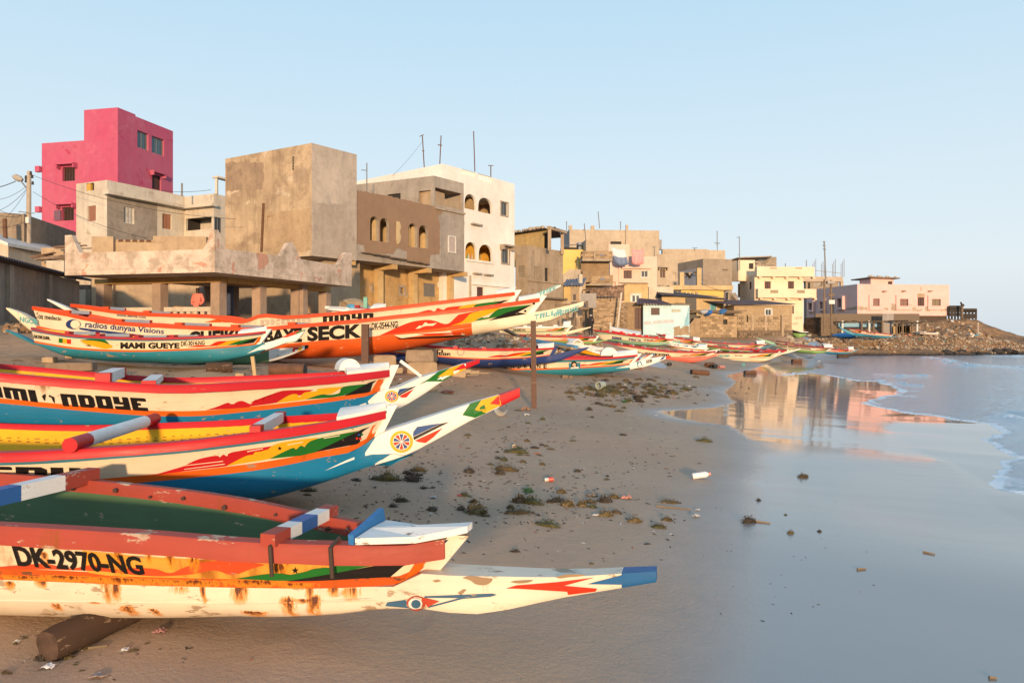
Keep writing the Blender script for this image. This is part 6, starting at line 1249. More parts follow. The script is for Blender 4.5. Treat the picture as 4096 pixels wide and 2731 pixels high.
b.hull([BHULL, WH2, CRED], [(*q4(985, 700), 1), (*q4(1950, 400), 2)])
b.planks([(0, .20, 1), (.20, .70, 0), (.70, 1, 2)], [CR2, ORG_, STB, YIN], 3)
b.rails(CRED, .15, .14, .5); b.stem(WH2, .10, .07, .20, .05)
b.deck(b.u_at(*q4(680, 540)), WH2, .06, .05, .04, .03)
TM = [CRED, WH2]; b.thwart(b.u_at(300, 1800), [(.16, 0), (.68, 1), (.16, 0)], TM, .17, up=.10, over=.16, rnd=True)
b.thwart(b.u_at(*q4(40, 620)), [(.12, 0), (.76, 1), (.12, 0)], TM, .13, .13, .03, .02)
b.poly(CRED, Q(q3, (1300, 1070), (1540, 1000), (1580, 985), (1700, 930), (1850, 900), (1880, 916), (1910, 891), (1945, 906), (1990, 870), (2352, 815)) + Q(q4, (205, 741), (150, 790), (100, 833), (0, 870)) + Q(q3, (1930, 992), (1700, 1018)), .005)
b.poly(YEL_, Q(q3, (1940, 987), (2100, 905), (2165, 892), (2180, 871), (2240, 866), (2260, 882), (2352, 832)) + Q(q4, (100, 836), (160, 760), (260, 720), (535, 683), (450, 742), (350, 782), (250, 812), (150, 851), (0, 877)), .008)
b.poly(GRN_, Q(q4, (150, 851), (330, 766), (360, 777), (400, 746), (430, 757), (450, 730), (530, 692), (850, 630), (510, 800)), .011)
b.poly(BLK_, Q(q4, (512, 797), (880, 618), (942, 598), (900, 627), (880, 642), (760, 706), (862, 718), (840, 735), (640, 772)), .014, sm=False)
for (x0, y0, x1, y1) in ((580, 685, 705, 664), (295, 737, 420, 714), (-20, 790, 105, 766)): b.poly(CR2, Q(q4, (x0, y0), (x1, y1), (x1, y1 + 6), (x0, y0 + 7)), .015, sm=False)
for (x0, y0, x1, y1) in ((1570, 988, 1912, 950), (1580, 1018, 1925, 974)): b.poly(CR2, Q(q3, (x0, y0), (x1, y1), (x1, y1 - 7), (x0, y0 - 5)), .015, sm=False)
b.poly(BLK_, [(q4(235, 768)[0] + 10 * math.cos(R(90 + 36 * k)) * (1 if k % 2 == 0 else .4), q4(235, 768)[1] - 10 * math.sin(R(90 + 36 * k)) * (1 if k % 2 == 0 else .4)) for k in range(10)], .014, sm=False)
for (x, y, m) in ((855, 662, BLU_), (878, 660, GRN_), (840, 690, RED_), (866, 692, RED_)): b.disc(m, q4(x, y), 5, .015, False, 8)
b.poly(ORG_, Q(q4, (840, 772), (900, 720), (962, 592), (1038, 566), (990, 645), (930, 725), (880, 762)), .006, sm=False)
b.poly(WH2, Q(q4, (585, 945), (760, 860), (900, 808), (960, 772), (1000, 660), (1120, 690), (1210, 818), (1100, 811), (950, 817), (800, 862)), .004, True, 40)
b.poly(BHULL, Q(q4, (955, 817), (1100, 812), (1225, 822), (1330, 790), (1100, 905), (960, 900)), .005, True, 40, False)
wheel(b, q4(1188, 716), 46, ry=44)
b.poly(BLU_, Q(q4, (1278, 668), (1280, 640), (1310, 600), (1400, 585), (1500, 572), (1280, 676)), .008, True, 60, False); b.poly(BLK_, Q(q4, (1280, 680), (1500, 574), (1563, 562), (1285, 704)), .009, True, 60, False); b.poly(RED_, Q(q4, (1292, 708), (1512, 608), (1440, 680), (1378, 725), (1325, 720)), .008, True, 60, False)
b.poly(GRN_, Q(q4, (1727, 416), (1812, 390), (1838, 425), (1765, 465), (1848, 462), (1848, 494), (1765, 530), (1758, 495), (1665, 508), (1745, 460)), .006, True, 60, False)
b.poly(YEL_, Q(q4, (1815, 389), (1952, 349), (1956, 376), (1880, 420), (1965, 407), (1970, 430), (1850, 490), (1842, 462), (1764, 467), (1838, 425)), .008, True, 60, False)
b.poly(CRED, Q(q4, (1952, 352), (1960, 428), (1880, 420)), .010, True, 60, False)
b.text('BABACAR SEDU', BLK_, (-1250, 1895), (332, 1920), 52, 50, lean=-.1, off=.010)
st_ = MB(); rs = random.Random(8)
for row in (.62, .52):
    for k in range(70):
        u = .12 + k * .0115; A, y, z = b.plank(u, row, 1); p = b.L(A, y - .042, z + rs.uniform(-.006, .006)); st_.box(p, (rs.uniform(.012, .05), .006, .008))
tag(st_.build('seam_stitching', flat('stitch_brown', (.22, .10, .02), .8), b.root), kind='stuff')
b.done()

# 3: Ndoye boat
b = Pirogue('fishing boat lettered NDOYE with yellow inside and a green yellow red prow tip', (0, 8.5), (1592, 10.2), (-1900, 1330), (-1700, 1560), q4(1110, 155), q4(1040, 300), [(-1200, 1400), (-600, 1445), (0, 1494), (398, 1527), (655, 1541), (1000, 1529), (1250, 1513)],
            [(-600, 1565), (0, 1612), (300, 1640), (655, 1664), (800, 1663), (1000, 1645), (1200, 1622), (1380, 1598), (1500, 1572)],
            [(-1500, 1700), (-600, 1740), (0, 1790), (500, 1800), (1000, 1770), (1300, 1715), (1480, 1672), (1587, 1635), (1680, 1583), (1770, 1522), (1840, 1486), (1913, 1453)],
            [q4(1060, 302), q4(1340, 206), q4(1480, 168), q4(1700, 98), q4(1790, 70)], B=1.62, wspar=(.13, .06), fat=3.0)
b.hull([BHULL, WH2, CRED], [(*q4(990, 360), 1), (*q4(1680, 110), 2)])
b.planks([(0, .17, 1), (.17, .74, 0), (.74, 1, 2)], [CR2, ORG_, STB, YIN], 3)
b.rails(CRED, .15, .17, .5); b.stem(WH2, .10, .10, .25, .05)
b.deck(b.u_at(*q4(760, 190)), WH2, .06, .06, .05, .03)
u = b.u_at(*q4(800, 190)); A, y, z = b.plank(u, 1, 1); n = 16
mb = MB(); P = [(A + .14 * math.cos(math.pi * k / n), z + .05 + .15 * math.sin(math.pi * k / n)) for k in range(n + 1)]; mb.prism([b.L(p[0], -.2, p[1]) for p in P], (0, .4, 0)); mb.build('deck_coaming', WH2, b.root, smooth=True, auto=40)
TM = [CRED, WH2]; b.thwart(b.u_at(*q3(880, 270)), [(.12, 0), (.76, 1), (.12, 0)], TM, .2, .16, .08, .06); b.thwart(b.u_at(*q3(1270, 295)), [(.05, 0), (.85, 1), (.1, 0)], TM, .2, .10, .02, .0); b.thwart(b.u_at(-330, 1470), [(.12, 0), (.76, 1), (.12, 0)], TM, .2, .16, .06, .06)
b.text('NDOYE', BLK_, q3(540, 478), q3(1270, 522), 50, 52, lean=-.25, off=.008)
b.text('UMI', BLK_, q3(-120, 388), q3(325, 447), 44, 49, lean=-.25, off=.008)
b.poly(BLK_, Q(q3, (358, 392), (385, 372), (392, 385), (378, 405), (385, 435), (372, 420)), .008, sm=False); b.poly(BLK_, Q(q3, (418, 380), (465, 402), (470, 455), (455, 440), (440, 405), (420, 400)), .008, sm=False)
b.poly(CRED, Q(q3, (1760, 512), (1850, 485), (1940, 450), (1965, 455), (1982, 472), (2030, 440), (2080, 435), (2142, 461), (2180, 430), (2240, 415), (2320, 432)) + Q(q4, (0, 414), (60, 384), (140, 391), (170, 412), (200, 350), (260, 317), (500, 311), (400, 352), (300, 372), (210, 412), (0, 440)) + Q(q3, (2100, 490)), .006)
b.poly(YEL_, Q(q4, (205, 413), (310, 351), (370, 346), (382, 372), (430, 331), (520, 321), (540, 301), (728, 286), (640, 340), (560, 350), (430, 387)), .009)
b.poly(GRN_, Q(q4, (430, 386), (560, 346), (620, 350), (700, 335), (730, 286), (930, 263), (730, 356)), .012)
b.poly(BLK_, Q(q4, (735, 358), (940, 250), (990, 236), (960, 262), (862, 312), (942, 322), (920, 332)), .015, sm=False)
b.poly(ORG_, Q(q4, (915, 352), (950, 318), (1005, 229), (1060, 226), (1010, 300), (960, 345)), .007, sm=False)
b.poly(WH2, Q(q4, (780, 462), (870, 425), (985, 385), (1000, 330), (1060, 330), (1060, 440), (960, 425), (860, 440)), .004, True, 40)
wheel(b, q4(1110, 362), 27, ry=24)
b.poly(BLU_, Q(q4, (1157, 335), (1170, 305), (1255, 292), (1158, 348)), .008, True, 60, False); b.poly(BLK_, Q(q4, (1158, 350), (1258, 292), (1308, 280), (1165, 358)), .009, True, 60, False); b.poly(RED_, Q(q4, (1168, 360), (1285, 302), (1225, 370), (1190, 372)), .008, True, 60, False)
b.poly(GRN_, Q(q4, (1320, 272), (1400, 225), (1478, 166), (1572, 137), (1470, 208), (1600, 194), (1505, 245), (1500, 226), (1385, 246)), .006, True, 60, False)
b.poly(YEL_, Q(q4, (1572, 137), (1672, 106), (1590, 162), (1690, 148), (1605, 193), (1470, 210)), .008, True, 60, False)
b.poly(CRED, Q(q4, (1672, 106), (1700, 140), (1590, 162)), .010, True, 60, False)
bl = MB(); bl.bar(b.L(b.a1t + .12, 0, b.sheer(1) + .12), b.L(*[(p[0], 0, p[1]) for p in [b.pix(*q4(1340, 205), 0)]][0]), .04, .04); bl.build('bow_stay', WH2, b.root)
b.done()

# 4: Mami Gueye
TH4 = paint('teal_hull', (.025, .20, .27), .30, .18, .45); CR4 = paint('aged_cream', (.76, .64, .44), .15, .35, .42); DRED = paint('dark_red_rail', (.38, .03, .035), .2)
b = Pirogue('small teal fishing boat lettered MAMI GUEYE with a flag and a fish on its side', (40, 17.6), (1100, 17.2), q1(248, 412), q1(275, 530), q1(2100, 440), q1(2020, 545), Q(q1, (420, 448), (600, 470), (860, 484), (1100, 492), (1400, 488), (1700, 474), (1950, 456)),
            Q(q1, (400, 553), (500, 570), (700, 590), (900, 600), (1150, 601), (1300, 596), (1500, 589), (1700, 575), (1900, 558)), Q(q1, (52, 437), (110, 465), (200, 510), (290, 552), (400, 592), (560, 645), (800, 672), (1000, 683), (1200, 689), (1550, 695), (1800, 666), (2000, 612), (2150, 570), (2250, 532), (2352, 495), (2391, 425)),
            Q(q1, (2150, 515), (2250, 480), (2391, 425)), stern_spar=Q(q1, (160, 468), (50, 428)), B=1.35, wspar=(.10, .04))
b.hull([TH4, WHTP], [(*q1(2090, 560), 1)]); b.planks([(0, .13, 1), (.13, .76, 0), (.76, 1, 2)], [CR4, ORG_, STB, YIN], 3); b.rails(DRED, .10, .09, .5); b.stem(WHTP, .09, .10, .20); b.deck(.90, WHTP, .05, .08, .04)
for u in (.22, .36, .52, .66): b.thwart(u, [(.15, 0), (.7, 1), (.15, 0)], [DRED, WHTP], .14, .1, .05, .04)
b.text('MAMI GUEYE', BLK_, q1(945, 575), q1(1408, 572), 24, 20, font='f', bold=.05, off=.008); b.text('DK-3014-NG', BLK_, q1(1420, 557), q1(1605, 546), 19, 17, font='f', bold=.02, off=.008); b.text('SENEGAL', BLK_, q1(262, 492), q1(398, 510), 12, 13, off=.008)
for k, m in enumerate((GRN_, YEL_, RED_)): x = 462 + 32 * k; b.poly(m, Q(q1, (x, 494 + k * 4), (x + 32, 497 + k * 4), (x + 32, 533 + k * 4), (x, 529 + k * 4)), .008, sm=False)
b.poly(YEL_, Q(q1, (625, 512), (700, 512), (800, 515), (850, 540), (880, 552), (880, 570), (820, 578), (740, 558), (670, 540)), .008); b.poly(GRN_, Q(q1, (625, 511), (720, 502), (820, 508), (862, 545), (800, 525), (720, 514)), .011); b.poly(BLK_, Q(q1, (668, 552), (700, 545), (720, 560)), .011, sm=False)
b.poly(RED_, Q(q1, (1465, 565), (1560, 548), (1640, 552), (1700, 522), (1790, 515), (1740, 548), (1600, 562)), .008); b.poly(YEL_, Q(q1, (1690, 558), (1760, 530), (1790, 514), (1890, 506), (1830, 545)), .010); b.poly(GRN_, Q(q1, (1780, 550), (1880, 515), (2020, 490), (1900, 540)), .012); b.poly(BLK_, Q(q1, (1855, 550), (1960, 510), (2030, 486), (1990, 530)), .014, sm=False); b.poly(ORG_, Q(q1, (1985, 552), (2030, 485), (2060, 482), (2035, 545)), .008, sm=False)
b.poly(WHTP, Q(q1, (1935, 617), (2020, 570), (2060, 548), (2110, 540), (2110, 575), (2020, 590)), .004, True, 40, False)
b.poly(RED_, Q(qb, (210, 505), (280, 470), (330, 455), (300, 478), (320, 478), (250, 502)), .006, True, 60, False); b.poly(GRN_, Q(qb, (300, 474), (365, 450), (370, 456), (320, 478)), .008, True, 60, False)
b.done()
# hidden boat behind it
b = Pirogue('half hidden green bottomed boat with a striped spur behind the MAMI GUEYE boat', (300, 19.6), (1230, 19.0), (420, 1400), (440, 1425), (1060, 1385), (1040, 1415), [(700, 1412)], [(700, 1438)], Q(q1, (860, 610), (1200, 700), (1780, 708), (2000, 695), (2180, 665), (2300, 622), (2410, 575)), Q(q1, (2150, 580), (2300, 570), (2412, 548)), B=1.2, wspar=(.10, .06))
b.hull([paint('moss_green', (.10, .20, .10), .25, .2), WHTP, BLK_], [(*q1(2120, 600), 1), (*q1(2395, 560), 2)]); b.planks([(0, 1, 0)], [WHTP], 0); b.rails(DRED, .1, .06)
b.poly(RED_, Q(q1, (2290, 600), (2300, 570), (2345, 563), (2330, 605)), .005, True, 90, False); b.poly(YEL_, Q(q1, (2345, 562), (2375, 558), (2362, 590), (2328, 606)), .006, True, 90, False); b.done()

# 5: the long boat
ORH = paint('vermilion_hull', (.62, .095, .015), .22, .1, .42, under=(.6, .45, .3)); VRL = paint('vermilion_rail', (.60, .065, .015), .1); CR5 = paint('long_boat_cream', (.76, .64, .47), .1, .1, .42); INR = paint('red_inside', (.48, .05, .03), .15)
b = Pirogue('long vermilion and cream fishing boat lettered SECK with TALLA MBAYE on its rising prow', (130, 22.8), (2200, 22.2), q1(258, 246), q1(312, 400), qb(1965, 238), qb(1884, 340), Q(q1, (340, 262), (500, 292), (800, 352), (1050, 374), (1300, 388), (1600, 403), (1800, 408)) + Q(qb, (0, 440), (250, 422), (500, 402), (750, 380), (1000, 352), (1250, 328), (1500, 302), (1750, 268)),
            Q(q1, (420, 425), (600, 455), (900, 500), (1200, 535)) + Q(qb, (0, 560), (240, 545), (500, 522), (750, 507), (870, 490), (1100, 458), (1350, 425), (1600, 388), (1760, 364)),
            Q(q1, (66, 268), (150, 350), (230, 420), (320, 480), (600, 590), (1200, 650)) + Q(qb, (0, 650), (300, 648), (550, 640), (800, 620), (1000, 592), (1200, 552), (1480, 492), (1700, 452), (1900, 410), (2000, 397), (2130, 340), (2250, 287)),
            Q(qb, (2000, 320), (2130, 292), (2240, 262)), stern_spar=Q(q1, (240, 330), (150, 285), (62, 256)), B=2.0, wspar=(.16, .08), fat=3.2)
b.hull([ORH, CR5], [(*qb(1500, 440), 1)], 1); b.text('NGOR', TEAL_, q1(155, 362), q1(300, 392), 20, 22, font='f', bold=.04, off=.008, hull=True); b.planks([(0, 1, 0)], [CR5, INR], 1); b.rails(VRL, .13, .20, .5); b.stem(WHTP, .13, .14, .28, .08); b.deck(.955, WHTP, .06, .10, .06)
for px in (q1(520, 300), q1(930, 362), q1(1400, 390), q1(1840, 405), qb(280, 420)): b.thwart(b.u_at(*px), [(.1, 0), (.8, 1), (.1, 0)], [VRL, WHTP], .3, .14, .06, .05)
b.text('SECK', BLK_, qb(385, 524), qb(752, 498), 52, 50, font='f', bold=.05, off=.012); b.text('CHEIKH MBAYE', BLK_, q1(1480, 545), qb(350, 528), 52, 52, font='f', bold=.05, off=.012)
b.text('DK-0544-NG', BLK_, qb(818, 448), qb(992, 434), 25, 24, font='f', bold=.03, off=.012)
for (p, q_) in (((805, 412), (812, 454)), ((812, 454), (1000, 438)), ((1000, 438), (992, 396)), ((992, 396), (805, 412))): 
    d = Vector((q_[0] - p[0], q_[1] - p[1])).normalized(); o = Vector((-d.y, d.x)) * 1.1; b.poly(BLK_, Q(qb, (p[0] + o.x, p[1] + o.y), (q_[0] + o.x, q_[1] + o.y), (q_[0] - o.x, q_[1] - o.y), (p[0] - o.x, p[1] - o.y)), .012, step=200, sm=False, key='lettering')
BL5 = paint('lettering_blue', (.02, .045, .16), .15)
b.text('Sos medecin', BLK_, q1(285, 340), q1(482, 358), 24, 16, font='f', bold=.02, off=.012); b.text('radios dunyaa Visions', BL5, q1(668, 408), q1(1285, 462), 25, 21, font='f', bold=.02, lean=.1, off=.012)
b.disc(BL5, q1(576, 386), 30, .010, False, 20, ry=20); b.disc(CR5, q1(592, 386), 19, .013, False, 18, ry=17); b.poly(BL5, Q(q1, (630, 412), (900, 455), (1260, 480), (900, 464), (640, 430)), .010)
b.poly(RED_, Q(qb, (870, 490), (980, 440), (1080, 400), (1180, 385), (1240, 391), (1300, 411), (1340, 406), (1390, 360), (1420, 346), (1545, 322), (1460, 372), (1420, 412), (1350, 430), (1100, 462)), .010, step=40)
b.poly(CR5, Q(qb, (1150, 432), (1178, 400), (1200, 412), (1258, 405), (1230, 425), (1190, 425)), .013, sm=False); b.poly(CR5, Q(qb, (1112, 446), (1140, 422), (1166, 430), (1140, 442)), .013, sm=False)
b.poly(YEL_, Q(qb, (1340, 427), (1420, 400), (1460, 366), (1500, 336), (1705, 292), (1640, 330), (1600, 350), (1540, 372), (1500, 398), (1430, 412)), .014, step=40)
b.poly(GRN_, Q(qb, (1505, 394), (1560, 368), (1590, 380), (1640, 332), (1700, 305), (1890, 284), (1780, 330), (1640, 370)), .018, step=40); b.poly(BLK_, Q(qb, (1600, 392), (1720, 338), (1900, 282), (1800, 335), (1750, 352), (1870, 345), (1780, 358)), .021, sm=False)
b.disc(BLK_, qb(1908, 276), 5, .02, False, 8); b.disc(BLK_, qb(1850, 326), 5, .02, False, 8)
b.poly(CR5, Q(qb, (968, 488), (1300, 462), (1530, 430), (1530, 475), (1480, 490), (1420, 474), (1200, 482), (1020, 508)), .006, True, 60, False)
b.poly(RED_, Q(qb, (1120, 478), (1420, 470), (1485, 490), (1410, 479), (1200, 488), (1290, 484)), .011, True, 60, False); b.poly(BLK_, Q(qb, (965, 488), (1000, 508), (1250, 502), (1180, 498), (1440, 488), (1460, 494), (1300, 497), (1330, 505), (1000, 516)), .012, True, 60, False)
b.text('TALLA', TEAL_, qb(1908, 386), qb(2092, 342), 21, 19, lean=.1, off=.008, hull=True); b.text('MBAYE', TEAL_, qb(2040, 366), qb(2208, 320), 16, 19, lean=.1, off=.008, hull=True)
b.done()
# 6: the long boat behind
b = Pirogue('second long vermilion fishing boat with a web address, behind the SECK boat', (280, 26.6), (2100, 26.4), q1(556, 226), q1(700, 330), qb(1795, 198), qb(1735, 285), Q(q1, (640, 236), (800, 262), (1000, 288), (1300, 302), (1650, 312), (2000, 320)) + Q(qb, (0, 375), (250, 358), (500, 340), (750, 318), (1000, 292), (1250, 262), (1500, 232)), Q(q1, (900, 400), (1500, 440)) + Q(qb, (0, 470), (500, 440), (1000, 400), (1400, 345), (1600, 310)),
            Q(q1, (385, 200), (450, 240), (560, 300), (900, 450)) + Q(qb, (0, 560), (700, 545), (1100, 500), (1500, 400), (1750, 325), (1900, 255), (2000, 210), (2092, 160)), Q(qb, (1850, 245), (1960, 200), (2088, 150)), stern_spar=Q(q1, (470, 225), (380, 188)), B=2.0, wspar=(.16, .08), fat=3.2)
b.hull([ORH, WHTP], [(*qb(1650, 350), 1)], 1); b.planks([(0, 1, 0)], [CR5, INR], 1); b.rails(VRL, .14, .22, .5); b.stem(WHTP, .13, .18, .30, .08); b.deck(.955, WHTP, .06, .12, .06)
for px in (q1(830, 265), q1(1150, 297)): b.thwart(b.u_at(*px), [(.1, 0), (.8, 1), (.1, 0)], [VRL, WHTP], .3, .14, .06, .05)
b.text('www.elicca.com', BL5, q1(915, 322), q1(1145, 340), 11, 10, font='f', bold=.02, off=.012); b.text('NIDYO', BLK_, qb(490, 412), qb(830, 392), 34, 32, off=.012); b.text('DKOUD', paint('faded_grey_letters', (.50, .42, .34), .3), qb(70, 425), qb(410, 408), 24, 22, off=.012)
b.poly(ORH, Q(q1, (1600, 372), (1700, 345), (1890, 346), (1800, 372)), .008, sm=False); b.poly(RED_, Q(qb, (1100, 345), (1200, 318), (1240, 330), (1260, 305), (1300, 318), (1330, 300), (1430, 290), (1360, 330), (1250, 345)), .010); b.poly(YEL_, Q(qb, (1390, 318), (1430, 290), (1530, 276), (1470, 310)), .013); b.poly(GRN_, Q(qb, (1500, 300), (1530, 278), (1690, 258), (1600, 295)), .016); b.poly(BLK_, Q(qb, (1590, 300), (1700, 255), (1740, 252), (1650, 290)), .019, sm=False)
b.text('BAYE', TEAL_, qb(1900, 242), qb(2070, 175), 16, 18, lean=.1, off=.008, hull=True)
b.done()

# 8, 9: the pair by the post
NVH = paint('navy_hull', (.02, .045, .17), .2, .1); 
b = Pirogue('navy blue bottomed fishing boat lettered NGOR under the bow of the long boat', (1500, 25.0), (2350, 25.8), (1480, 1362), (1500, 1405), qc(1222, 330), qc(1180, 402), Q(qc, (60, 314), (300, 336), (700, 346), (1000, 342)), Q(qc, (60, 410), (300, 430), (600, 441), (900, 430), (1080, 415)), Q(qc, (-300, 455), (100, 482), (400, 522), (700, 518), (900, 502), (1100, 480), (1250, 455), (1400, 400), (1535, 338)), Q(qc, (1300, 375), (1400, 350), (1535, 325)), B=1.6, wspar=(.14, .06))
b.hull([NVH]); b.planks([(0, .12, 1), (.12, .82, 0), (.82, 1, 2)], [CR5, ORG_, NVH, INR], 3); b.rails(CRED, .13, .10, .5); b.stem(NVH, .13, .15, .25); b.deck(.9, WHTP, .06, .12, .05)
for u in (.3, .45, .6): b.thwart(u, [(.12, 0), (.76, 1), (.12, 0)], [CRED, WHTP], .2, .12)
b.text('VICI', BLK_, qc(40, 375), qc(170, 380), 13, 13, off=.012); b.text('DE NGOR', BLK_, qc(0, 398), qc(240, 406), 10, 11, off=.012); b.flames(.62, .975, .2, .78); b.disc(paint('grey_disc', (.5, .44, .36), .4), qc(335, 370), 16, .012, False); b.disc(CR5, qc(335, 370), 11, .014, False)
b.done()
b = Pirogue('teal fishing boat lettered SANDRINE with a portrait panel and SEB on its prow', (1700, 27.6), (2680, 27.2), (1640, 1440), (1665, 1475), qc(2010, 396), qc(1925, 488), Q(qc, (600, 448), (1000, 440), (1310, 431), (1700, 424)), Q(qc, (500, 535), (1000, 540), (1500, 521), (1750, 506)), Q(qc, (100, 540), (450, 566), (900, 602), (1400, 606), (1700, 570), (1990, 525), (2050, 515), (2200, 462), (2310, 418)), Q(qc, (2000, 455), (2150, 425), (2310, 404)), B=1.65, wspar=(.15, .07))
TL9 = paint('teal_nine', (.03, .21, .29), .2, .15)
b.hull([TL9, WHTP, RED_], [(*qc(1925, 500), 1), (*qc(2262, 425), 2)]); b.planks([(0, .14, 1), (.14, .64, 0), (.64, 1, 2)], [CR5, ORG_, TL9, INR], 3); b.rails(CRED, .13, .11, .5); b.stem(WHTP, .13, .12, .2); b.deck(.885, WHTP, .06, .14, .06)
A, y, z = b.plank(.87, 1, 1); MB().prism([b.L(A + .30 * math.cos(math.pi * k / 12), -.3, z + .06 + .3 * math.sin(math.pi * k / 12)) for k in range(13)], (0, .6, 0)).build('deck_coaming', WHTP, b.root, True, 40)
for k, (x, ch) in enumerate(zip((680, 745, 808, 872, 930, 985, 1055, 1115), 'SANDRINE')): b.text(ch, BLK_, qc(x, 524 + 0 * k), qc(x + 32, 523), 17, 17, font='f', bold=.03, off=.012)
b.poly(STB, Q(qc, (1352, 475), (1462, 470), (1462, 525), (1352, 530)), .010, sm=False); b.poly(BLK_, Q(qc, (1375, 500), (1380, 465), (1405, 458), (1425, 470), (1430, 500), (1450, 522), (1365, 527)), .013); b.poly(paint('portrait_tan', (.55, .42, .3), .2), Q(qc, (1385, 495), (1395, 475), (1415, 478), (1420, 500), (1405, 512)), .015); b.poly(WHTP, Q(qc, (1362, 528), (1380, 512), (1405, 518), (1440, 508), (1452, 524)), .015, sm=False)
b.flames(.72, .975, .2, .62); b.poly(WHTP, Q(qc, (1790, 524), (1900, 500), (1960, 498), (1960, 512), (1880, 518)), .005, True, 80, False); b.poly(ORG_, Q(qc, (1905, 495), (1945, 440), (1965, 440), (1935, 490)), .01, sm=False)
b.poly(STB, Q(qc, (1990, 462), (2030, 455), (2050, 500), (2000, 515)), .008, True, 80, False); b.poly(WHTP, Q(qc, (2003, 505), (2012, 470), (2020, 465), (2040, 500)), .011, True, 80, False); b.text('SEB', BLK_, qc(2078, 478), qc(2138, 464), 12, 12, font='f', bold=.04, off=.010, hull=True); b.poly(BLU_, Q(qc, (2205, 450), (2235, 415), (2262, 412), (2240, 440)), .008, True, 80, False)
b.done()
b = Pirogue('small white beaked boat mostly hidden behind the SEB boat', (1950, 29.5), (2640, 29.5), (2080, 1424), (2090, 1440), (2560, 1432), (2545, 1450), [(2300, 1425)], [(2300, 1447)], [(2090, 1470), (2300, 1485), (2500, 1470), (2560, 1455), (2620, 1418)], [qc(2040, 425), qc(2160, 385)], B=1.4, wspar=(.12, .05)); b.hull([WHTP, paint('beak_blue', (.05, .2, .35), .2)], [(*qc(2140, 395), 1)]); b.planks([(0, 1, 0)], [INR], 0); b.rails(DRED, .14, .08); b.poly(RED_, Q(qc, (2040, 438), (2090, 400), (2125, 396), (2070, 425)), .006, True, 90, False); b.done()

# middle and far rows: a shorter recipe
def far(label, p0, p1, st, sb, bt, bb, sheer, chine, keel, spar, mats, B=1.7, texts=(), fl=(.7, .97), bands=((0, .16, 1), (.16, .7, 0), (.7, 1, 2)), rail=None, deck=.9, split=None, stern_spar=(), nthw=4, ws=(.16, .07)):
    b = Pirogue(label, p0, p1, st, sb, bt, bb, sheer, chine, keel, spar, B=B, stern_spar=stern_spar, wspar=ws)
    hullm, band, low, up, ins = mats; b.hull([hullm, split[2]] if split else [hullm], [(split[0], split[1], 1)] if split else ()); b.planks(bands, [band, low, up, ins], 3); b.rails(rail or DRED, .16, .13, .5); b.stem(WHTP, .14, .12, .2)
    if deck: b.deck(deck, WHTP, .08, .2, .08)
    for i in range(nthw): b.thwart(.2 + .6 * i / max(1, nthw - 1), [(.12, 0), (.76, 1), (.12, 0)], [rail or DRED, WHTP], .28, .16, .06)
    if fl: b.flames(fl[0], fl[1], .22, .74, .012)
    for (t, m, a0, a1, h, fo, hu) in texts: b.text(t, m, a0, a1, h, h, font=fo, bold=.03, off=.02, hull=hu)
    b.done(); return b
MNT = paint('mint_hull', (.25, .45, .33), .25, .1); GRH = paint('green_hull', (.22, .38, .13), .25, .15); MRN = paint('maroon_inside', (.20, .03, .03), .2); SAL = paint('salmon_hull', (.66, .16, .12), .2, .1); CRH = paint('ivory_hull', (.72, .60, .42), .15, .2); BLH = paint('mid_blue_hull', (.05, .27, .40), .2, .1)
far('ivory beaked boat numbered DK-0987-NG with green and yellow trim on the rubble', (2030, 40.5), (2360, 40), (1990, 1300), (2000, 1322), qc(1375, 128), qc(1322, 180), Q(qc, (770, 132), (1000, 134), (1200, 133)), Q(qc, (830, 180), (1050, 184), (1200, 182)), Q(qc, (700, 190), (850, 222), (1000, 236), (1190, 226), (1320, 212), (1450, 180), (1560, 142)), Q(qc, (1420, 160), (1560, 132)), (CRH, CR5, paint('trim_green', (.03, .2, .06), .1), YEL_, INR), texts=[('DK-0987-NG', BLK_, qc(832, 172), qc(946, 172), 7.5, 'f', False)], rail=WHTP)
far('green bottomed boat with orange trim below the ivory beaked boat', (2100, 38.5), (2430, 38), (2070, 1338), (2080, 1356), qc(1618, 228), qc(1585, 272), Q(qc, (1000, 212), (1300, 224), (1500, 228)), Q(qc, (1000, 262), (1300, 266), (1480, 272)), Q(qc, (950, 270), (1150, 292), (1300, 302), (1500, 301), (1600, 288), (1715, 262)), Q(qc, (1660, 262), (1715, 254)), (GRH, CR5, ORG_, DRED, INR), deck=None, fl=(.55, .95))
far('pale mint fishing boat lettered BAYE PAUTH', (2400, 47.5), (2760, 46), (2372, 1318), (2390, 1340), (2697, 1357), (2675, 1370), Q(qd, (300, 104), (500, 131), (700, 152)), Q(qd, (200, 141), (350, 165), (500, 186), (650, 192)), Q(qd, (180, 145), (280, 172), (450, 212), (700, 221), (800, 206), (900, 212), (1000, 220), (1045, 224)), Q(qd, (840, 192), (950, 208), (1045, 218)), (MNT, CR5, BLK_, MNT, INR), bands=((0, .08, 1), (.08, .66, 0), (.66, 1, 2)), texts=[('BAYE', BL5, qd(318, 158), qd(402, 166), 8.5, 'block', False), ('PAUTH', BL5, qd(460, 174), qd(562, 183), 8.5, 'block', False), ('DK-4811-NG', BLK_, qd(590, 177), qd(668, 181), 7, 'f', False)], rail=CRED, fl=(.70, .97), split=(2680, 1372, WHTP))
far('mint decked boat moored behind the BAYE PAUTH boat', (2450, 51), (2730, 50), (2440, 1322), (2452, 1340), (2690, 1358), (2680, 1366), [(2560, 1342)], [(2560, 1356)], [(2450, 1350), (2560, 1372), (2680, 1372), (2720, 1368)], [(2720, 1362)], (MNT, MNT, STB, STB, MNT), rail=CRED, fl=None, deck=.5)
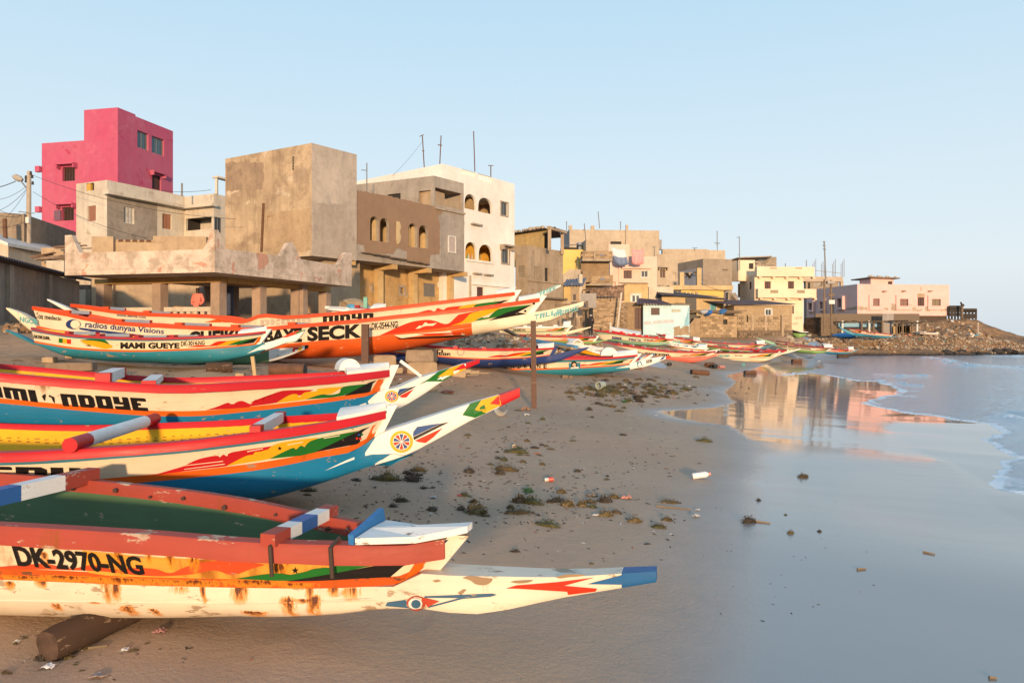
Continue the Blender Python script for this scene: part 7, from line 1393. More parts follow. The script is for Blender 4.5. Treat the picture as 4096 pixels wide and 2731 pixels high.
far('blue beaked boat with red rail and square white foredeck below the light blue hut', (2620, 54), (2830, 53), (2625, 1334), (2640, 1348), (2800, 1366), (2775, 1380), [(2700, 1349)], [(2710, 1366)], [(2640, 1352), (2720, 1382), (2760, 1386), (2800, 1384), (2822, 1376)], [(2822, 1372)], (BLH, CR5, ORG_, MNT, MRN), rail=DRED, fl=(.5, .95), deck=.85)
far('salmon red fishing boat lettered FRANCEL SIMEKON on its long cream band', (2400, 44), (2870, 42.5), (2388, 1362), (2402, 1384), qd(1205, 268), qd(1120, 312), Q(qd, (350, 206), (500, 226), (650, 248), (800, 266), (1000, 272)), Q(qd, (300, 245), (500, 287), (650, 305), (800, 317), (1000, 318)), Q(qd, (230, 255), (400, 300), (600, 338), (800, 362), (1000, 366), (1100, 345), (1190, 312), (1235, 300)), Q(qd, (1160, 300), (1235, 294)), (SAL, CR5, BLK_, SAL, MRN), bands=((0, .07, 1), (.07, .82, 0), (.82, 1, 2)), texts=[('FRANCEL', BLK_, qd(358, 256), qd(555, 288), 10.5, 'block', False), ('SIMEKON', BLK_, qd(598, 296), qd(805, 310), 9, 'block', False), ('CINO', BLK_, qd(195, 216), qd(240, 224), 6, 'f', False)], rail=DRED, deck=None, fl=(.74, .98), nthw=7)
far('ivory bottomed fishing boat lettered NEOR lying nearest the wet sand', (2800, 52.5), (3165, 51), (2775, 1398), (2790, 1425), qd(1745, 272), qd(1692, 320), Q(qd, (1100, 272), (1300, 276), (1500, 278)), Q(qd, (1120, 326), (1300, 332), (1500, 330)), Q(qd, (1060, 335), (1120, 350), (1250, 364), (1550, 364), (1650, 345), (1700, 322), (1790, 286), (1860, 262)), Q(qd, (1760, 285), (1860, 250)), (CRH, CR5, BLK_, BLK_, MRN), bands=((0, .06, 1), (.06, .9, 0), (.9, 1, 2)), texts=[('NEOR', TEAL_, qd(1225, 316), qd(1325, 316), 9, 'block', False), ('DK-1113-NG', BLK_, qd(1368, 308), qd(1432, 309), 4.5, 'f', False)], rail=MRN, deck=None, fl=(.66, .97), nthw=6)
far('blue boat lettered SAMBA with a portrait square and white foredeck', (2790, 56.5), (3095, 55.5), (2785, 1360), (2800, 1376), qd(1625, 206), qd(1565, 240), Q(qd, (1150, 188), (1400, 203)), Q(qd, (1150, 226), (1300, 238), (1450, 241)), Q(qd, (1060, 225), (1250, 248), (1560, 252), (1630, 238), (1710, 212)), Q(qd, (1650, 225), (1710, 205)), (BLH, CR5, ORG_, BLH, MRN), texts=[('SAMBA', BLK_, qd(1218, 222), qd(1312, 227), 6, 'block', False)], rail=DRED, fl=(.66, .95), deck=.87)
far('cream and green fishing boat lettered TONSIE MAMADOU MAIRAME beyond the SAMBA boat', (3100, 61), (3320, 59.5), (3100, 1372), (3110, 1386), qd(2205, 238), qd(2150, 264), Q(qd, (1850, 215), (2000, 228)), Q(qd, (1750, 235), (1900, 252), (2050, 263)), Q(qd, (1720, 232), (1800, 252), (1950, 285), (2080, 288), (2180, 270)), (), (GRH, CR5, BLK_, MNT, MRN), bands=((0, .08, 1), (.08, .8, 0), (.8, 1, 2)), texts=[('TONSIE MAMADOU MAIRAME', BLK_, qd(1745, 228), qd(2018, 252), 4.5, 'block', False)], rail=MRN, fl=(.75, .97), deck=.85)
far('teal boat at the end of the row nearest the rubble bank', (3270, 63), (3430, 62), (3262, 1390), (3272, 1402), (3415, 1400), (3405, 1408), [(3340, 1397)], [(3340, 1408)], [(3275, 1408), (3322, 1417), (3384, 1414), (3410, 1409), (3432, 1399)], [(3432, 1396)], (BLH, CR5, ORG_, MNT, MRN), rail=DRED, fl=(.4, .9), deck=.85)
far('maroon railed green boat lying between the SAMBA and NEOR boats', (2810, 54.5), (3070, 53.5), (2812, 1378), (2825, 1388), (3060, 1400), (3045, 1408), [(2940, 1394)], [(2940, 1402)], [(2815, 1395), (2940, 1410), (3050, 1410)], (), (GRH, CR5, GRH, GRH, MRN), rail=DRED, fl=None, deck=None, nthw=6)
far('yellow trimmed boat with white spars wedged behind the FRANCEL SIMEKON boat', (2650, 50), (2860, 49), (2660, 1375), (2672, 1388), (2830, 1395), (2815, 1404), [(2750, 1388)], [(2750, 1396)], [(2665, 1395), (2750, 1408), (2820, 1408), (2880, 1400)], [(2880, 1396)], (WHTP, YEL_, ORG_, WHTP, MRN), rail=WHTP, fl=None, deck=.8)
far('white and red beaked boat squeezed beside the NEOR boat', (2950, 54), (3190, 52.8), (2960, 1396), (2970, 1406), (3150, 1400), (3140, 1410), [(3060, 1400)], [(3060, 1410)], [(2965, 1412), (3060, 1422), (3145, 1414), (3200, 1398)], [(3200, 1394)], (WHTP, RED_, BLH, WHTP, MRN), rail=DRED, fl=None, deck=None)
far('mint boat with upturned pale beak behind the SAMBA boat', (3060, 64), (3330, 63), (3105, 1362), (3118, 1378), (3320, 1388), (3310, 1396), [(3210, 1380)], [(3210, 1390)], [(3025, 1352), (3060, 1368), (3118, 1388), (3210, 1398), (3310, 1400)], (), (MNT, CR5, MNT, BLH, MRN), rail=MRN, fl=None, deck=.86, stern_spar=[(3070, 1362), (3024, 1350)])
far('blue and cream boat propped on the rubble below the headland house', (3360, 89), (3590, 88), (3391, 1312), (3408, 1330), (3570, 1338), (3560, 1345), [(3470, 1326)], [(3475, 1338)], [z6(402, 1060), (3380, 1328), (3414, 1341), (3480, 1349), (3544, 1352), (3570, 1348), z6(1012, 1166)], [z6(1012, 1162)], (BLH, CR5, ORG_, CR5, MRN), texts=[('AIDA', RED_, z6(600, 1110), z6(645, 1118), 6, 'f', False), ('NGOR', BLK_, z6(690, 1128), z6(790, 1142), 6, 'f', False)], rail=DRED, fl=(.0, .25), deck=None, stern_spar=[(3372, 1314), z6(402, 1054)])
far('white boat lying far out on the headland ledge', (3670, 96), (3760, 96), (3672, 1324), (3678, 1332), (3752, 1332), (3748, 1336), [(3710, 1330)], [(3710, 1334)], [(3672, 1334), (3710, 1340), (3755, 1338)], (), (WHTP, WHTP, RED_, WHTP, MRN), rail=WHTP, fl=None, deck=None, nthw=2)
far('small white boat with a blue beak at the end of the headland', (3860, 98), (3925, 98), (3866, 1336), (3870, 1342), (3892, 1338), (3888, 1344), [(3880, 1337)], [(3880, 1343)], [(3866, 1346), (3880, 1350), (3890, 1347), (3922, 1336)], [(3922, 1333)], (WHTP, WHTP, RED_, WHTP, MRN), rail=WHTP, fl=None, deck=None, nthw=1, split=(3894, 1342, BLH))
# boat seen from its stern by the yellow house
b = Pirogue('short dark green boat with a white rail seen end on beside the pale yellow house', (3170, 77), (3232, 77.3), z5(1132, 1130), z5(1140, 1160), z5(1280, 1150), z5(1268, 1172), [z5(1200, 1145)], [z5(1200, 1166)], [z5(1140, 1180), z5(1160, 1195), z5(1230, 1196), z5(1265, 1180)], (), B=1.5); b.hull([GRH]); b.planks([(0, 1, 0)], [BLK_], 0); b.rails(WHTP, .12, .12); b.deck(.5, WHTP, .06, .02); b.done()
# ------------------------------------------------------------------ headland, rubble
def idw(pts, X, Y, p=1.6, eps=.4):
    P = np.array(pts); sh = X.shape; a, b = X.ravel()[:, None], Y.ravel()[:, None]
    w = 1 / (((a - P[:, 0]) ** 2 + (b - P[:, 1]) ** 2) + eps) ** p; return ((w * P[:, 2]).sum(1) / w.sum(1)).reshape(sh)
HP = [(at(x, HY, d).x, d, zat(y, d)) for x, y, d in ((3250, 1352, 86), (3330, 1400, 84), (3330, 1352, 88), (3430, 1352, 91), (3500, 1356, 91), (3600, 1352, 92), (3700, 1350, 93), (3800, 1350, 94), (3900, 1352, 96), (3980, 1362, 98), (4060, 1372, 100), (4130, 1380, 100), (3400, 1390, 88), (3500, 1392, 88.5), (3600, 1392, 89), (3700, 1394, 89.5), (3800, 1394, 90), (3900, 1396, 91), (4000, 1398, 92), (4096, 1402, 93), (3400, 1348, 94), (3550, 1346, 97), (3700, 1338, 99), (3800, 1318, 101), (3860, 1305, 102), (3430, 1308, 101.5), (3600, 1308, 101.5),
      (3250, 1295, 104), (3430, 1286, 103), (3520, 1286, 103), (3600, 1286, 103), (3700, 1284, 103.2), (3330, 1295, 103), (3430, 1278, 104.5), (3600, 1277, 104.5), (3790, 1276, 104.5), (3430, 1276, 112), (3600, 1276, 114), (3790, 1276, 112), (3850, 1276, 107), (3908, 1278, 107), (3950, 1306, 106), (4003, 1348, 104), (4040, 1358, 103), (4096, 1368, 102))]
HP += [(at(x, HY, d).x, d, -1.2) for x, d in ((3330, 80), (3500, 81), (3700, 83), (3900, 84), (4100, 85), (4250, 92), (4350, 100), (4200, 110), (4100, 118), (4000, 126), (3900, 132), (3700, 138), (3500, 140))] + [(at(x, HY, d).x, d, -.5) for x, d in ((3420, 85.2), (3600, 86.3), (3800, 87.3), (3950, 88.2), (4100, 89.5), (4190, 96))]
def build_headland():
    x = np.arange(33, 84, .3); y = np.arange(80, 140, .33); Y, X = np.meshgrid(y, x, indexing='ij'); Z = idw(HP, X, Y)
    k = sstep(-.6, .6, Z); Z = Z + k * (.16 * fbm(X, Y, 1.1, 41, 4) + .10 * fbm(X, Y, 4.5, 42, 3)); edge = np.minimum(X - 33, 3) / 3; Z = Z * edge + (-.6) * (1 - edge)
    t = NT('headland_earth'); n = t.noise(.35, 6, .6); v = t.voro(1.6); n2 = t.noise(5, 6, .7)
    col = t.mix(t.ramp(n, [(.35, 0), (.65, 1)]), (.36, .22, .12), (.22, .14, .085)); col = t.mix(t.ramp(n2, [(.5, 0), (.7, .9)]), col, (.13, .09, .06)); col = t.mix(t.ramp(t.noise(9, 3, .6), [(.66, 0), (.7, 1)]), col, (.48, .40, .30))
    zz = t.n('ShaderNodeSeparateXYZ'); t.set(zz.inputs[0], t.co); col = t.mix(t.ramp(t.math('ADD', t.math('MULTIPLY', zz.outputs[2], .5), t.math('MULTIPLY', n2, .4)), [(.10, 1), (.30, 0)]), col, (.035, .03, .027))
    t.P(col=col, rough=.95, spec=.2); t.bump(t.math('ADD', n2, v), .9, .25); grid_mesh('headland', X, Y, Z, t.m)
build_headland()
def hz(x, y): return float(idw(HP, np.array([[x]]), np.array([[y]]))[0, 0])
def stones(name, pts, mats, seed, kind='stuff'):
    r = random.Random(seed); mb = MB()
    for p, s in pts:
        mb.cur = r.randrange(len(mats)); bmv = [(-1, -1, -1), (1, -1, -1), (1, 1, -1), (-1, 1, -1), (-.6, -.7, 1), (.7, -.6, .8), (.6, .7, 1), (-.7, .6, .7)]; M = Matrix.Rotation(r.uniform(0, 6.3), 3, 'Z') @ Matrix.Rotation(r.uniform(-.6, .6), 3, 'X')
        mb.hexa([Vector(p) + M @ Vector((a * s * r.uniform(.35, .6), b * s * r.uniform(.3, .55), c * s * r.uniform(.22, .42))) for a, b, c in bmv])
    o = mb.build(name, mats); return tag(o, kind=kind)
SM = [plaster('rubble_%d' % k, c, sc3(c, .6), .4, 2, .1) for k, c in enumerate(((.36, .22, .12), (.27, .165, .09), (.42, .30, .19), (.20, .125, .075), (.50, .42, .33)))] + [flat('rubble_litter_%d' % k, c, .7) for k, c in enumerate(((.55, .55, .52), (.18, .38, .36), (.42, .18, .12)))]
r = random.Random(77); pts = []
for _ in range(4200):
    px, d = r.uniform(3260, 4120), r.uniform(86.5, 94.5); p = at(px, HY, d + (px - 3300) * .004); z = hz(p.x, p.y)
    if z > -.1: pts.append(((p.x, p.y, z + .05), r.uniform(.08, .24) * (1 if r.random() < .95 else 1.9)))
for _ in range(500):
    px, d = r.uniform(3500, 3980), r.uniform(95, 104); p = at(px, HY, d); pts.append(((p.x, p.y, hz(p.x, p.y)), r.uniform(.1, .6)))
stones('rubble_bank', pts, SM[:5] * 9 + SM[5:], 1)
pts = []
for _ in range(900):
    px, d = r.uniform(1780, 2420), r.uniform(29, 39); p = at(px, HY, d); pts.append(((p.x, p.y, gz(p.x, p.y) + .02), r.uniform(.05, .22)))
for _ in range(260):
    px, d = r.uniform(20, 330), r.uniform(22, 30); p = at(px, HY, d); pts.append(((p.x, p.y, gz(p.x, p.y) + .02), r.uniform(.08, .3)))
stones('rubble_slope', pts, SM[:5], 2)
BLD = flat('black_boulder', (.035, .03, .027), .8, var=.5, sc=2)
for k, (x, y, s) in enumerate(((1545, 1325, 62), (1600, 1340, 45), (1650, 1325, 55), (1690, 1312, 60), (1780, 1332, 48), (1560, 1350, 55), (1900, 1338, 60), (1960, 1345, 50), (2060, 1312, 70), (2110, 1325, 50), (2165, 1305, 60), (2240, 1318, 45), (2320, 1335, 40))):
    p = at(*z6(x, y), 85.6 + x * .0019); rock((p.x, p.y, p.z - .1), (s / 2.614 * 89 / F * 1.25, 1.3, s / 2.614 * 89 / F * 1.0), BLD, 'boulder', 'black wet boulder in the row at the foot of the headland', 'boulder', 'black boulders along the headland waterline', 200 + k, 3, .8)

# headland fence, driftwood shelter
r_ = thing('headland_fence', 'dark broken board fence on posts at the seaward end of the headland house', 'fence', base(3850, 107, 4))
m1 = flat('dark_board', (.045, .035, .03), .85, var=.5)
f = Face(at(3797, HY, 107), (1, .03), (.03, -1))
for (x0, x1, ys) in ((1560, 1690, (855, 880, 905, 930)), (1700, 1845, (885, 905, 940, 968))):
    for y in ys:
        a, c = f.s(z6(x0, 0)[0]), f.s(z6(x1, 0)[0]); zz = zat(z6(0, y)[1], 107); m = MB(); f.box(m, a, c, zz - .22 + .1 * (y % 3 - 1), zz + .18, 0, .1); m.build('board', m1, r_)
    for q in range(5): a = f.s(z6(x0 + (x1 - x0) * q / 4, 0)[0]); m = MB(); f.box(m, a - .09, a + .09, zat(z6(0, 985)[1], 107), zat(z6(0, ys[0] - 8)[1], 107), -.18, -.005); m.build('post', m1, r_)
p = at(*z6(1695, 975), 106); MB().tube([p, at(*z6(1697, 840), 106)], .14, 8).build('pole', WOODG, r_); a_ = at(*z6(1697, 845), 106); MB().tube([a_, at(*z6(1680, 805), 106)], [.16, .10], 7).tube([a_, at(*z6(1712, 832), 106)], [.2, .14], 7).build('pole_head', m1, r_)
p = at(*z6(1860, 1160), 99); MB().tube([p, at(*z6(1860, 1020), 99)], .12, 8).build('marker_post', GB); tag(bpy.data.objects['marker_post'], 'slim pale post standing on the headland slope below the fence', 'post')
r_ = thing('driftwood_shelter', 'ramshackle driftwood shelter with sagging roof poles under the headland house', 'shelter', base(3500, 98, 2))
rq = random.Random(9)
for k in range(16):
    x0 = 370 + 60 * k; p, q = at(*z6(x0, 1012 + rq.uniform(-10, 12)), 97.5 + rq.uniform(-1, 1)), at(*z6(x0 + rq.uniform(80, 240), 1008 + rq.uniform(-14, 16)), 97.5 + rq.uniform(-2, 2)); MB().bar(p, q, .22, .14).build('roof_pole', WOODG if k % 3 else m1, r_)
for k, x in enumerate((440, 650, 725, 765, 860, 1010, 1075, 1165, 1225, 1320)):
    p = at(*z6(x, 1165), 97); MB().tube([p, at(*z6(x + rq.uniform(-8, 8), 1000), 97)], .13, 7).build('post', WHT if x in (440, 725, 1225) else WOODG, r_)
for k in range(8): x = 995 + 22 * k; p = at(*z6(x, 1162), 98); q = at(*z6(x, 1058), 98); MB().bar(p, q, .55 * .95, .06, (0, 1, 0)).build('wall_board', flat('shelter_board_%d' % (k % 2), [(.42, .28, .13), (.36, .24, .11)][k % 2], .85), r_)
for k in range(3): p = at(*z6(880 + 40 * k, 1150), 98.3); MB().box((p.x, p.y + .02 * k, p.z + 1.2), (.48, .1, 3.2)).build('grey_panel', GBL, r_)
p = at(*z6(600, 1045), 97.5); MB().box(p, (5.0, .2, .5)).build('blue_plank', flat('pale_blue_plank', (.18, .36, .48)), r_)
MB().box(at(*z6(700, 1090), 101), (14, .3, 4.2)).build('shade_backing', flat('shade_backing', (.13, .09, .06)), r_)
r_ = thing('dark_stone_wall', 'dark stone retaining wall beside the lane below the headland house', 'wall', base(3260, 98, 1.5))
b = Block(r_, z6(220, 0)[0], 97, 70, 75, xl=z6(40, 0)[0], xr=z6(390, 0)[0], yt=z6(0, 962)[1], zb=1); b.build(FOOT); bricks(r_, b.Lf, .2, b.ll - .2, 2.6, b.zt - .05, .5, .3, base=(.16, .11, .08), key='lane_stone', name='stone', off=.02, thick=.15)
p = at(*z6(470, 1160), 92); rock((p.x, p.y, p.z), (3.6, 1.4, .8), flat('azure_tarp', (.03, .22, .50), .5), 'tarpaulin', 'bright azure tarpaulin heap beside the boat below the headland house', 'tarpaulin', None, 3, 3)
p = at(*z6(360, 1192), 91); rock((p.x, p.y, p.z), (3.2, 1.2, .8), m1, 'net_heap', 'dark heap of nets next to the azure tarpaulin', 'nets', None, 5, 3)
# ---- poles, masts, wires
def pole(name, lab, cat, x0, y0, x1, y1, d, rad, m=METAL, extra=None, grp=None):
    r_ = thing(name, lab, cat, tuple(at(x0, y0, d)), group=grp); MB().tube([at(x0, y0, d), at(x1, y1, d)], rad, 8).build('mast' if 'antenna' in name else 'post', m, r_)
    for e in extra or (): MB().tube([at(e[0], e[1], d), at(e[2], e[3], d)], rad * .7, 6).build('crossbar', m, r_)
    return r_
AN = ((z3, 190, 332, 175, 80, 53, ((152, 92, 186, 76), (172, 205, 192, 203)), 'rod with a slanted top bar, nearest the parapet corner of the arched white house'), (z3, 312, 306, 322, 85, 53.5, ((295, 158, 330, 160), (300, 154, 325, 164)), 'rod with a dark comb halfway, second on the arched white house'), (z3, 587, 366, 577, 50, 55, (), 'tall bare rod above the balustrade of the arched white house'), (z3, 712, 405, 712, 318, 55.5, ((692, 318, 732, 320), (690, 316, 700, 318)), 'short thick T shaped stand on the arched white house'), (z2, 1308, 518, 1308, 298, 46, ((1265, 353, 1312, 357),), 'rod with side bar on the brown house roof'),
      (z4, 597, 285, 597, 195, 105, ((590, 197, 602, 195),), 'short dark rod on the grey block house corner'), (z4, 775, 432, 755, 210, 79, ((742, 272, 760, 258),), 'leaning rod on the top room of the balcony house'), (z4, 892, 255, 880, 105, 105, (), 'tall thin rod on the grey block house'), (z4, 1080, 265, 1080, 195, 105, ((1074, 198, 1087, 195),), 'short rod with hooked top on the grey block house'), (z4, 1383, 507, 1383, 420, 90, ((1362, 424, 1394, 416),), 'T shaped rod on the pale pink house'), (z4, 698, 620, 698, 515, 79, ((690, 517, 706, 515),), 'dark T rod before the yellow wall'), (z4, 1947, 448, 1945, 275, 112, ((1918, 382, 1973, 384), (1930, 395, 1962, 397)), 'rod with double crossbar on the long grey house'), (z4, 1745, 448, 1745, 430, 112, ((1722, 428, 1770, 430),), 'low flat comb on the long grey house'),
      (z5, 625, 556, 620, 230, 97, ((592, 240, 622, 240), (605, 407, 625, 405)), 'tall rod with a side arm on the pale yellow house'), (z5, 838, 522, 838, 455, 96, ((806, 457, 868, 457),), 'T rod on the pale yellow house roof'), (z5, 1065, 528, 1065, 490, 97, (), 'tiny rod on the pale yellow house roof'), (z5, 1268, 530, 1268, 460, 97, (), 'short rod at the seaward corner of the pale yellow house'))
for c, x0, y0, x1, y1, d, ex, lab in AN: pole('roof_antenna', lab + ' (antenna)' if 0 else lab, 'antenna', *c(x0, y0), *c(x1, y1), d, .018 + .00035 * d, RUSTM if c is z3 else METAL, [c(*e[:2]) + c(*e[2:]) for e in ex], 'antennas on the roofs')
pole('radio_mast', 'tallest thin mast with three short rungs beside the pale yellow house', 'mast', *z6(270, 570), *z6(253, 170), 108, .10, METAL, [z6(241, 174) + z6(262, 174), z6(238, 214) + z6(266, 216), z6(242, 253) + z6(271, 255)])
pole('utility_pole', 'plain grey utility pole in the lane beside the dark stone wall', 'pole', *z6(253, 1130), *z6(255, 568), 94, .12, WOODG, [z6(210, 635) + z6(255, 590)])
r_ = pole('utility_pole', 'dark utility pole carrying a transformer bracket before the headland house', 'pole', *z6(332, 1150), *z6(323, 575), 94, .14, WOODG, [z6(288, 728) + z6(362, 728), z6(295, 738) + z6(355, 738)])
MB().box(at(*z6(318, 600), 93.8), (.9, .5, .35)).build('lamp_head', METAL, r_); MB().box(at(*z6(328, 805), 93.7), (.7, .4, .5)).build('meter_box', WHT, r_)
LP = flat('pole_concrete', (.40, .33, .26), .9)
r_ = thing('street_lamp', 'concrete lamp pole with wires and one bulbous lamp before the block ruin', 'street lamp', tuple(at(112, 1060, 46)))
MB().tube([at(*n1(440, 815), 46), at(*z1(203, 497), 46)], [.17, .12], 10).build('pole', LP, r_); MB().tube([at(*z1(190, 620), 46), at(*z1(150, 570), 46), at(*z1(135, 555), 46)], .04, 6).build('arm', METAL, r_)
p = at(*z1(125, 550), 46); MB().tube([p + Vector((.28, 0, -.08)), p + Vector((.1, 0, .0)), p + Vector((-.15, 0, .12)), p + Vector((-.34, 0, .16))], [.10, .2, .19, .05], 10).build('lamp_head', flat('lamp_grey', (.38, .34, .28), .5), r_)
MB().box(at(*z1(187, 838), 45.8), (.34, .2, .36)).build('junction_box', WHT, r_)
for k, (x, y) in enumerate(((215, 520), (225, 545), (180, 550), (180, 575), (228, 590))): p = at(*z1(x, y), 45.9); MB().tube([p, p + Vector((0, 0, .2))], [.07, .05], 6).build('insulator', BLD, r_)
MB().bar(at(*z1(130, 778), 45.8), at(*z1(240, 790), 45.8), .05).build('crossarm', METAL, r_)
WIRE = flat('wire_black', (.03, .03, .03), .7)
def wire(lab, a, b, sag=.4, rad=.012):
    n = 14; P = [Vector(a).lerp(Vector(b), i / n) - Vector((0, 0, sag * 4 * (i / n) * (1 - i / n))) for i in range(n + 1)]; o = MB().tube(P, rad, 4).build('overhead_wire', WIRE); tag(o, lab, 'wire', 'overhead wires')
A_ = at(*z1(228, 525), 46)
wire('wire from the lamp pole across the pink and white houses to the concrete tower', A_, at(*z1(1640, 830), 41), .5); wire('lower wire from the lamp pole crossing the white house', at(*z1(230, 640), 46), at(*z1(1030, 965), 42), .35)
wire('topmost thick wire leaving the lamp pole out of the picture', at(*z1(110, 566), 46), at(-60, 757, 46), .1, .025)
for k, (y0, x1, y1) in enumerate(((600, -40, 800), (620, -30, 850), (630, -20, 905), (790, -40, 820), (795, -60, 842), (840, -50, 900))): wire(('upper', 'second', 'third', 'level', 'slack', 'lowest')[k] + ' thin wire fanning from the lamp pole past the picture edge', at(*z1(186, y0), 46), at(x1, y1, 46 - k), .25)
wire('wire strung from the white house roof rod to the roof frame', at(*z1(1130, 632), 47), at(*z1(1470, 626), 44), .1)
wire('thin stay from the slanted antenna down to the brown house', at(*z3(172, 135), 53), at(*z3(-60, 400), 48), .1, .01)
wire('long wire from the ochre roof pillar across the pale yellow house', at(*n4(440, 145), 80), at(*n4(2352, 380), 90), 1.0, .02)
p0 = at(*z1(38, 985), 44); MB().tube([p0, at(*z1(33, 828), 44)], .12, 8).build('rusty_post', RUSTM); tag(bpy.data.objects['rusty_post'], 'short rust coloured post beside the white gabled roof', 'post')
p0 = at(*z1(1268, 668), 50); MB().tube([p0, at(*z1(1268, 580), 50)], .06, 6).build('roof_rod', METAL); tag(bpy.data.objects['roof_rod'], 'dark stub rod on the white flat roofed house', 'rod')

# ---- posts, props, blocks, logs under the boats
DWD = paint('old_post_wood', (.13, .075, .055), .35, .1, .75, under=(.2, .14, .1))
def gpost(lab, x, ytop, ybot, d, w, m, name='mooring_post', lean=0, zb=None):
    b_, t_ = at(x, ybot, d), at(x + lean, ytop, d); b_.z = (gz(b_.x, b_.y) - .15) if zb is None else zb; o = MB().bar(b_, t_, w, w * .8).build(name, m); return tag(o, lab, 'post')
p = gp(2136, 1632); gpost('dark square post standing alone in the sand before the navy boat', 2136, 1283, 1632, p.y, .115, DWD, lean=-3)
gpost('reddish brown post standing against the side of the SECK boat', 1461, 1296, 1490, 20.6, .19, DWD)
p = gp(1024, 1516); gpost('pale leaning prop stick under the prow of the MAMI GUEYE boat', 1026, 1425, 1516, p.y, .07, flat('pale_stick', (.48, .33, .17)), 'prop_stick', lean=-16)
gpost('grey pole leaning against the block shack', *n3(1285, 0)[:1], n3(0, 470)[1], n3(0, 1265)[1], 66.5, .16, METAL, 'leaning_pole', lean=20)
gpost('short grey post before the block shack', *n3(1160, 0)[:1], n3(0, 1095)[1], n3(0, 1300)[1], 64, .18, METAL, 'short_post')
CB = plaster('cast_block', (.42, .31, .20), (.24, .17, .11), .5, 1.5, .2); ST2 = plaster('beach_stone', (.44, .32, .20), (.26, .19, .12), .4, 3, .1)
def chunk(name, lab, cat, x0, y0, x1, y1, d, dep, m, grp=None, rot=.15, zb=None):
    a, b_ = at(x0, y1, d), at(x1, y0, d); w, h = b_.x - a.x, b_.z - a.z; bm = bmesh.new(); bmesh.ops.create_cube(bm, size=1); bmesh.ops.scale(bm, vec=(w, dep, h), verts=bm.verts); bmesh.ops.bevel(bm, geom=bm.edges[:], offset=min(w, h) * .09, segments=2, affect='EDGES')
    bmesh.ops.subdivide_edges(bm, edges=[e for e in bm.edges if e.calc_length() > min(w, h) * .4], cuts=2, use_grid_fill=True)
    for v in bm.verts: v.co += Vector([mnoise.noise(v.co * (2.5 / max(w, h)) + Vector((x0 + q * 7, 0, 0))) for q in range(3)]) * min(w, h) * .10
    me = bpy.data.meshes.new(name); bm.to_mesh(me); bm.free(); me.materials.append(m); me.polygons.foreach_set('use_smooth', [True] * len(me.polygons)); me.set_sharp_from_angle(angle=R(40)); o = link(name, me); o.location = ((a.x + b_.x) / 2, d, (a.z + b_.z) / 2); o.rotation_euler = (0, 0, rot); return tag(o, lab, cat, grp)
chunk('concrete_block', 'cracked pale block propping the SECK boat, nearest the brown post', 'block', 1494, 1420, 1583, 1468, 21.6, .6, CB, 'blocks under the long boat', .2)
chunk('concrete_block', 'grey upper block of the stack under the SECK boat', 'block', 1631, 1398, 1742, 1447, 22.4, .7, plaster('grey_cast_block', (.30, .23, .17), None, .5, 1.5, .2), 'blocks under the long boat', -.1)
chunk('concrete_block', 'wide tan lower block of the stack under the SECK boat', 'block', 1631, 1446, 1748, 1500, 22.3, .8, CB, 'blocks under the long boat', .1)
for k, (x0, y0, x1, y1, dd) in enumerate(((1790, 1484, 1863, 1527, 21.5), (1780, 1478, 1880, 1492, 21.6), (1864, 1482, 1910, 1512, 23), (1862, 1497, 1905, 1514, 22.4), (1925, 1489, 1950, 1512, 23.3), (1962, 1497, 1998, 1512, 23.8), (1700, 1548, 1732, 1568, 15.5), (1560, 1470, 1600, 1492, 20))): chunk('beach_stone', ['round tan stone under a flat one', 'flat stone slab lying on another', 'upright tan stone', 'low brown stone', 'standing wedge stone', 'end stone', 'pale stone low in the sand', 'brown stone'][k] + ' in the line of stones before the navy boat' if k < 6 else ['', '', '', '', '', '', 'pale broken stone by the prow of the yellow inside boat', 'brown stone near the block prop'][k], 'stone', x0, y0, x1, y1, dd, .35, ST2, 'stones lying before the navy boat' if k < 6 else None, .3 * k)
chunk('prop_block', 'upright wooden block propping the SANDRINE boat', 'block', 2246, 1500, 2272, 1545, 25.6, .25, WOODG); chunk('prop_block', 'thin second timber propping the SANDRINE boat', 'block', 2276, 1502, 2288, 1545, 25.7, .1, WOODG)
for k, (x0, y0, x1, y1, cc) in enumerate(((180, 1428, 220, 1450, 0), (440, 1478, 478, 1500, 0), (945, 1492, 978, 1514, 0), (200, 1450, 372, 1482, 1), (270, 1420, 296, 1432, 0))): q = gp((x0 + x1) / 2, y1); chunk('beach_stone', ['tan stone on the sand under the MAMI GUEYE boat', 'pale orange broken brick on the sand before the MAMI GUEYE boat', 'squarish pale stone beside the leaning prop stick', 'long low slab half buried before the MAMI GUEYE boat', 'small pale stone behind the tan one'][k], 'stone', x0, y0, x1, y1, q.y, .3, ST2 if not cc else plaster('buried_slab', (.28, .2, .14), None, .5, 2, .1), None, .2)
BARK = paint('log_bark', (.075, .045, .03), .5, 0, .85, under=(.22, .15, .1), sc=2); CUT = flat('log_cut', (.10, .055, .035), .9, var=.6, sc=14)
